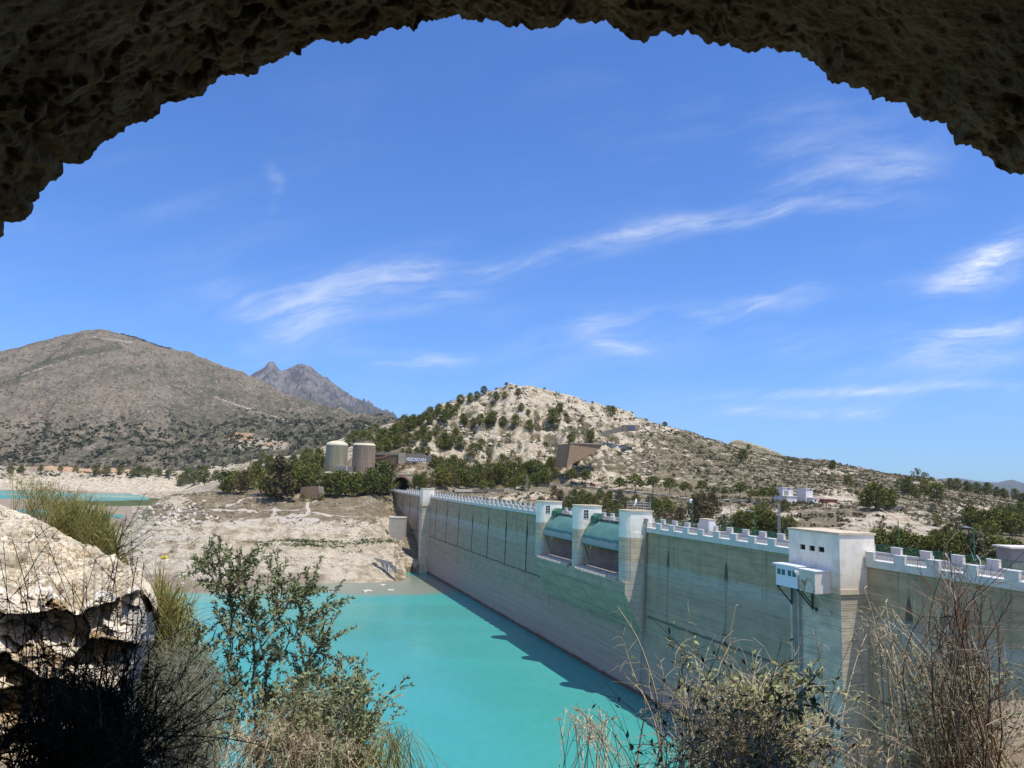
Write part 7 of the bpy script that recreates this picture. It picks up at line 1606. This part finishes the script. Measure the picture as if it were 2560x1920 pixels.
twiggy('low olive leaved shrub reaching right over the water beside the grey brush', at_depth(830, 2060, 5.1), 5.1, tri([(760, 1700), (840, 1715), (900, 1760), (940, 1790), (1000, 1800), (800, 1790), (880, 1850)]), 34, ['twig_grey'], 52, 22, 0.034, 0.004, 5, subL=(0.1, 0.3), leafmat='olive_leaf')
grass_tuft('thin green rush stems at the bottom, right end of the left brush', at_depth(960, 2060, 4.8), 4.8, 150, tri([(860, 1800), (930, 1790), (1000, 1790), (1060, 1810), (1070, 1870), (900, 1860), (1000, 1880)]), 'broom_stem', 0.0028, False, 53, 'rush_tuft', 0.22)
grass_tuft('pale dry grass among the grey brush below the sapling', at_depth(620, 2060, 4.6), 4.6, 80, tri([(470, 1780), (560, 1740), (700, 1760), (800, 1760), (860, 1700), (640, 1860), (900, 1860)]), 'straw', 0.0022, False, 54, 'dry_grass', 0.25)
# right hand side
grass_tuft('pale dry grass tuft with feathery heads at the bottom centre over the water', at_depth(1500, 2080, 4.3), 4.3, 46, tri([(1320, 1775), (1370, 1760), (1425, 1790), (1470, 1780), (1500, 1770), (1560, 1770), (1600, 1800), (1440, 1880), (1540, 1860)]), 'straw', 0.0032, True, 61, 'dry_grass', 0.16)
def tall_stalks():
    t = empty('dry_stalks', 'few tall bare dry stalks standing before the dam wall', 'grass', at_depth(1700, 2080, 4.3)); m = MB(); b0 = np.array(t.location[:]); rng = np.random.default_rng(62)
    for s in ([(1660, 2000), (1650, 1760), (1600, 1600), (1538, 1508)], [(1700, 2000), (1699, 1760), (1700, 1640), (1728, 1530)], [(1790, 2000), (1806, 1760), (1815, 1640), (1842, 1502)], [(1800, 2000), (1818, 1740), (1838, 1640), (1830, 1595)], [(1672, 2000), (1640, 1800), (1580, 1680), (1555, 1590)], [(1910, 2000), (1960, 1740), (1990, 1640), (1972, 1600)],
              [(2060, 2000), (2068, 1800), (2050, 1640), (2037, 1575)], [(2140, 2000), (2145, 1850), (2160, 1790), (2174, 1735)], [(2180, 2000), (2192, 1840), (2200, 1760), (2194, 1700)], [(2200, 2000), (2250, 1830), (2285, 1780)], [(1640, 2000), (1650, 1830), (1662, 1700), (1650, 1650)], [(1580, 2000), (1600, 1850), (1620, 1740), (1560, 1690)]):
        P = np.array([np.array(at_depth(x, y, 4.3 + rng.normal(0, .02))[:]) - b0 for x, y in s]); tt = np.linspace(0, len(P) - 1, 14); Q = blur(np.stack([np.interp(tt, np.arange(len(P)), P[:, i]) for i in range(3)], -1), 5, 0); m.tube(Q, 0.006, 0.002, 4)
        for _ in range(5):
            i = rng.integers(9, 14); B, _d = arc_pts(Q[i], nrm(Q[i] - Q[i - 1]) + rng.normal(0, 0.6, 3), rng.uniform(0.03, 0.12), rng, 4, 0.8, 0.3); m.tube(B, 0.0016, 0.0007, 3)
    m.build('stalk', 'straw', t)
tall_stalks()
grass_tuft('pale dry grass fringe along the very bottom right, under the twig bushes', at_depth(2050, 2100, 4.0), 4.0, 150, tri([(1500, 1850), (1700, 1830), (1900, 1840), (2100, 1840), (2300, 1830), (2480, 1840), (1600, 1900), (2200, 1900)]), 'straw', 0.0026, True, 71, 'dry_grass', 0.9)
grass_tuft('pale dry grass fringe along the very bottom left of centre', at_depth(760, 2100, 4.4), 4.4, 150, tri([(440, 1830), (560, 1790), (700, 1800), (850, 1800), (1000, 1850), (620, 1890), (900, 1890)]), 'straw', 0.0024, True, 72, 'dry_grass', 0.7)
twiggy('bright olive leaved shrub with grey stems at the bottom, before the dam', at_depth(1850, 2060, 4.2), 4.2, tri([(1640, 1780), (1700, 1730), (1780, 1720), (1885, 1640), (1940, 1760), (2040, 1720), (2090, 1770), (2130, 1820), (1900, 1800), (1760, 1820), (2000, 1860)]), 46, ['twig_grey', 'straw'], 63, 13, 0.042, 0.0045, 5, subL=(0.1, 0.32), leafmat='olive_bright', width=0.19)
twiggy('tangle of bare pale twigs at the bottom between dry grass and leafy shrub', at_depth(1760, 2060, 3.9), 3.9, tri([(1560, 1810), (1620, 1730), (1700, 1740), (1790, 1790), (1900, 1800), (2050, 1820), (2150, 1840), (2230, 1860), (1650, 1860), (1950, 1890)]), 84, ['twig_grey', 'straw', 'straw'], 64, 2, 0.035, 0.0042, 7, 0.8, 0.5, subL=(0.15, 0.45), leafmat='olive_leaf')
twiggy('tall reddish brown bare twig bush at the right edge', at_depth(2440, 2080, 4.1), 4.1, tri([(2270, 1500), (2330, 1480), (2400, 1500), (2440, 1430), (2480, 1420), (2540, 1440), (2580, 1490), (2220, 1560), (2190, 1640), (2350, 1620), (2500, 1560), (2600, 1600), (2280, 1720)]), 54, ['twig_red', 'twig_grey', 'twig_red'], 65, 0, 0.03, 0.0048, 6, 0.45, 0.05, subL=(0.12, 0.36), leafmat='olive_leaf')
twiggy('dense grey undergrowth below the reddish twig bush in the lower right', at_depth(2400, 2080, 4.5), 4.5, tri([(2220, 1760), (2290, 1690), (2370, 1660), (2450, 1690), (2560, 1680), (2590, 1780), (2300, 1820), (2420, 1860), (2200, 1860)]), 60, ['twig_grey', 'straw', 'twig_grey'], 66, 6, 0.03, 0.0042, 8, 0.7, 0.3, subL=(0.12, 0.42), leafmat='olive_leaf')
grass_tuft('thin straw coloured stems leaning left out of the reddish twig bush', at_depth(2300, 2060, 4.2), 4.2, 34, tri([(2120, 1480), (2170, 1530), (2200, 1560), (2240, 1500), (2180, 1440), (2300, 1560), (2220, 1640), (2120, 1650)]), 'straw', 0.003, True, 67, 'dry_grass', 0.2)

# ------------------------------------------------------------------ the air
def haze():
    m = MB(); m.box(-15800, 15800, -60, 15800, -132, 1420); mat = bpy.data.materials.new('haze'); mat.use_nodes = True; t = mat.node_tree
    for k in list(t.nodes):
        if k.type == 'BSDF_PRINCIPLED': t.nodes.remove(k)
    pv = t.nodes.new('ShaderNodeVolumePrincipled'); pv.inputs['Color'].default_value = (0.68, 0.82, 1.0, 1); pv.inputs['Density'].default_value = 2.9e-5; pv.inputs['Anisotropy'].default_value = 0.0
    t.links.new(pv.outputs[0], t.nodes['Material Output'].inputs['Volume']); MATS['haze'] = mat
    structure(m.build('haze', 'haze'), 'stuff')
haze()
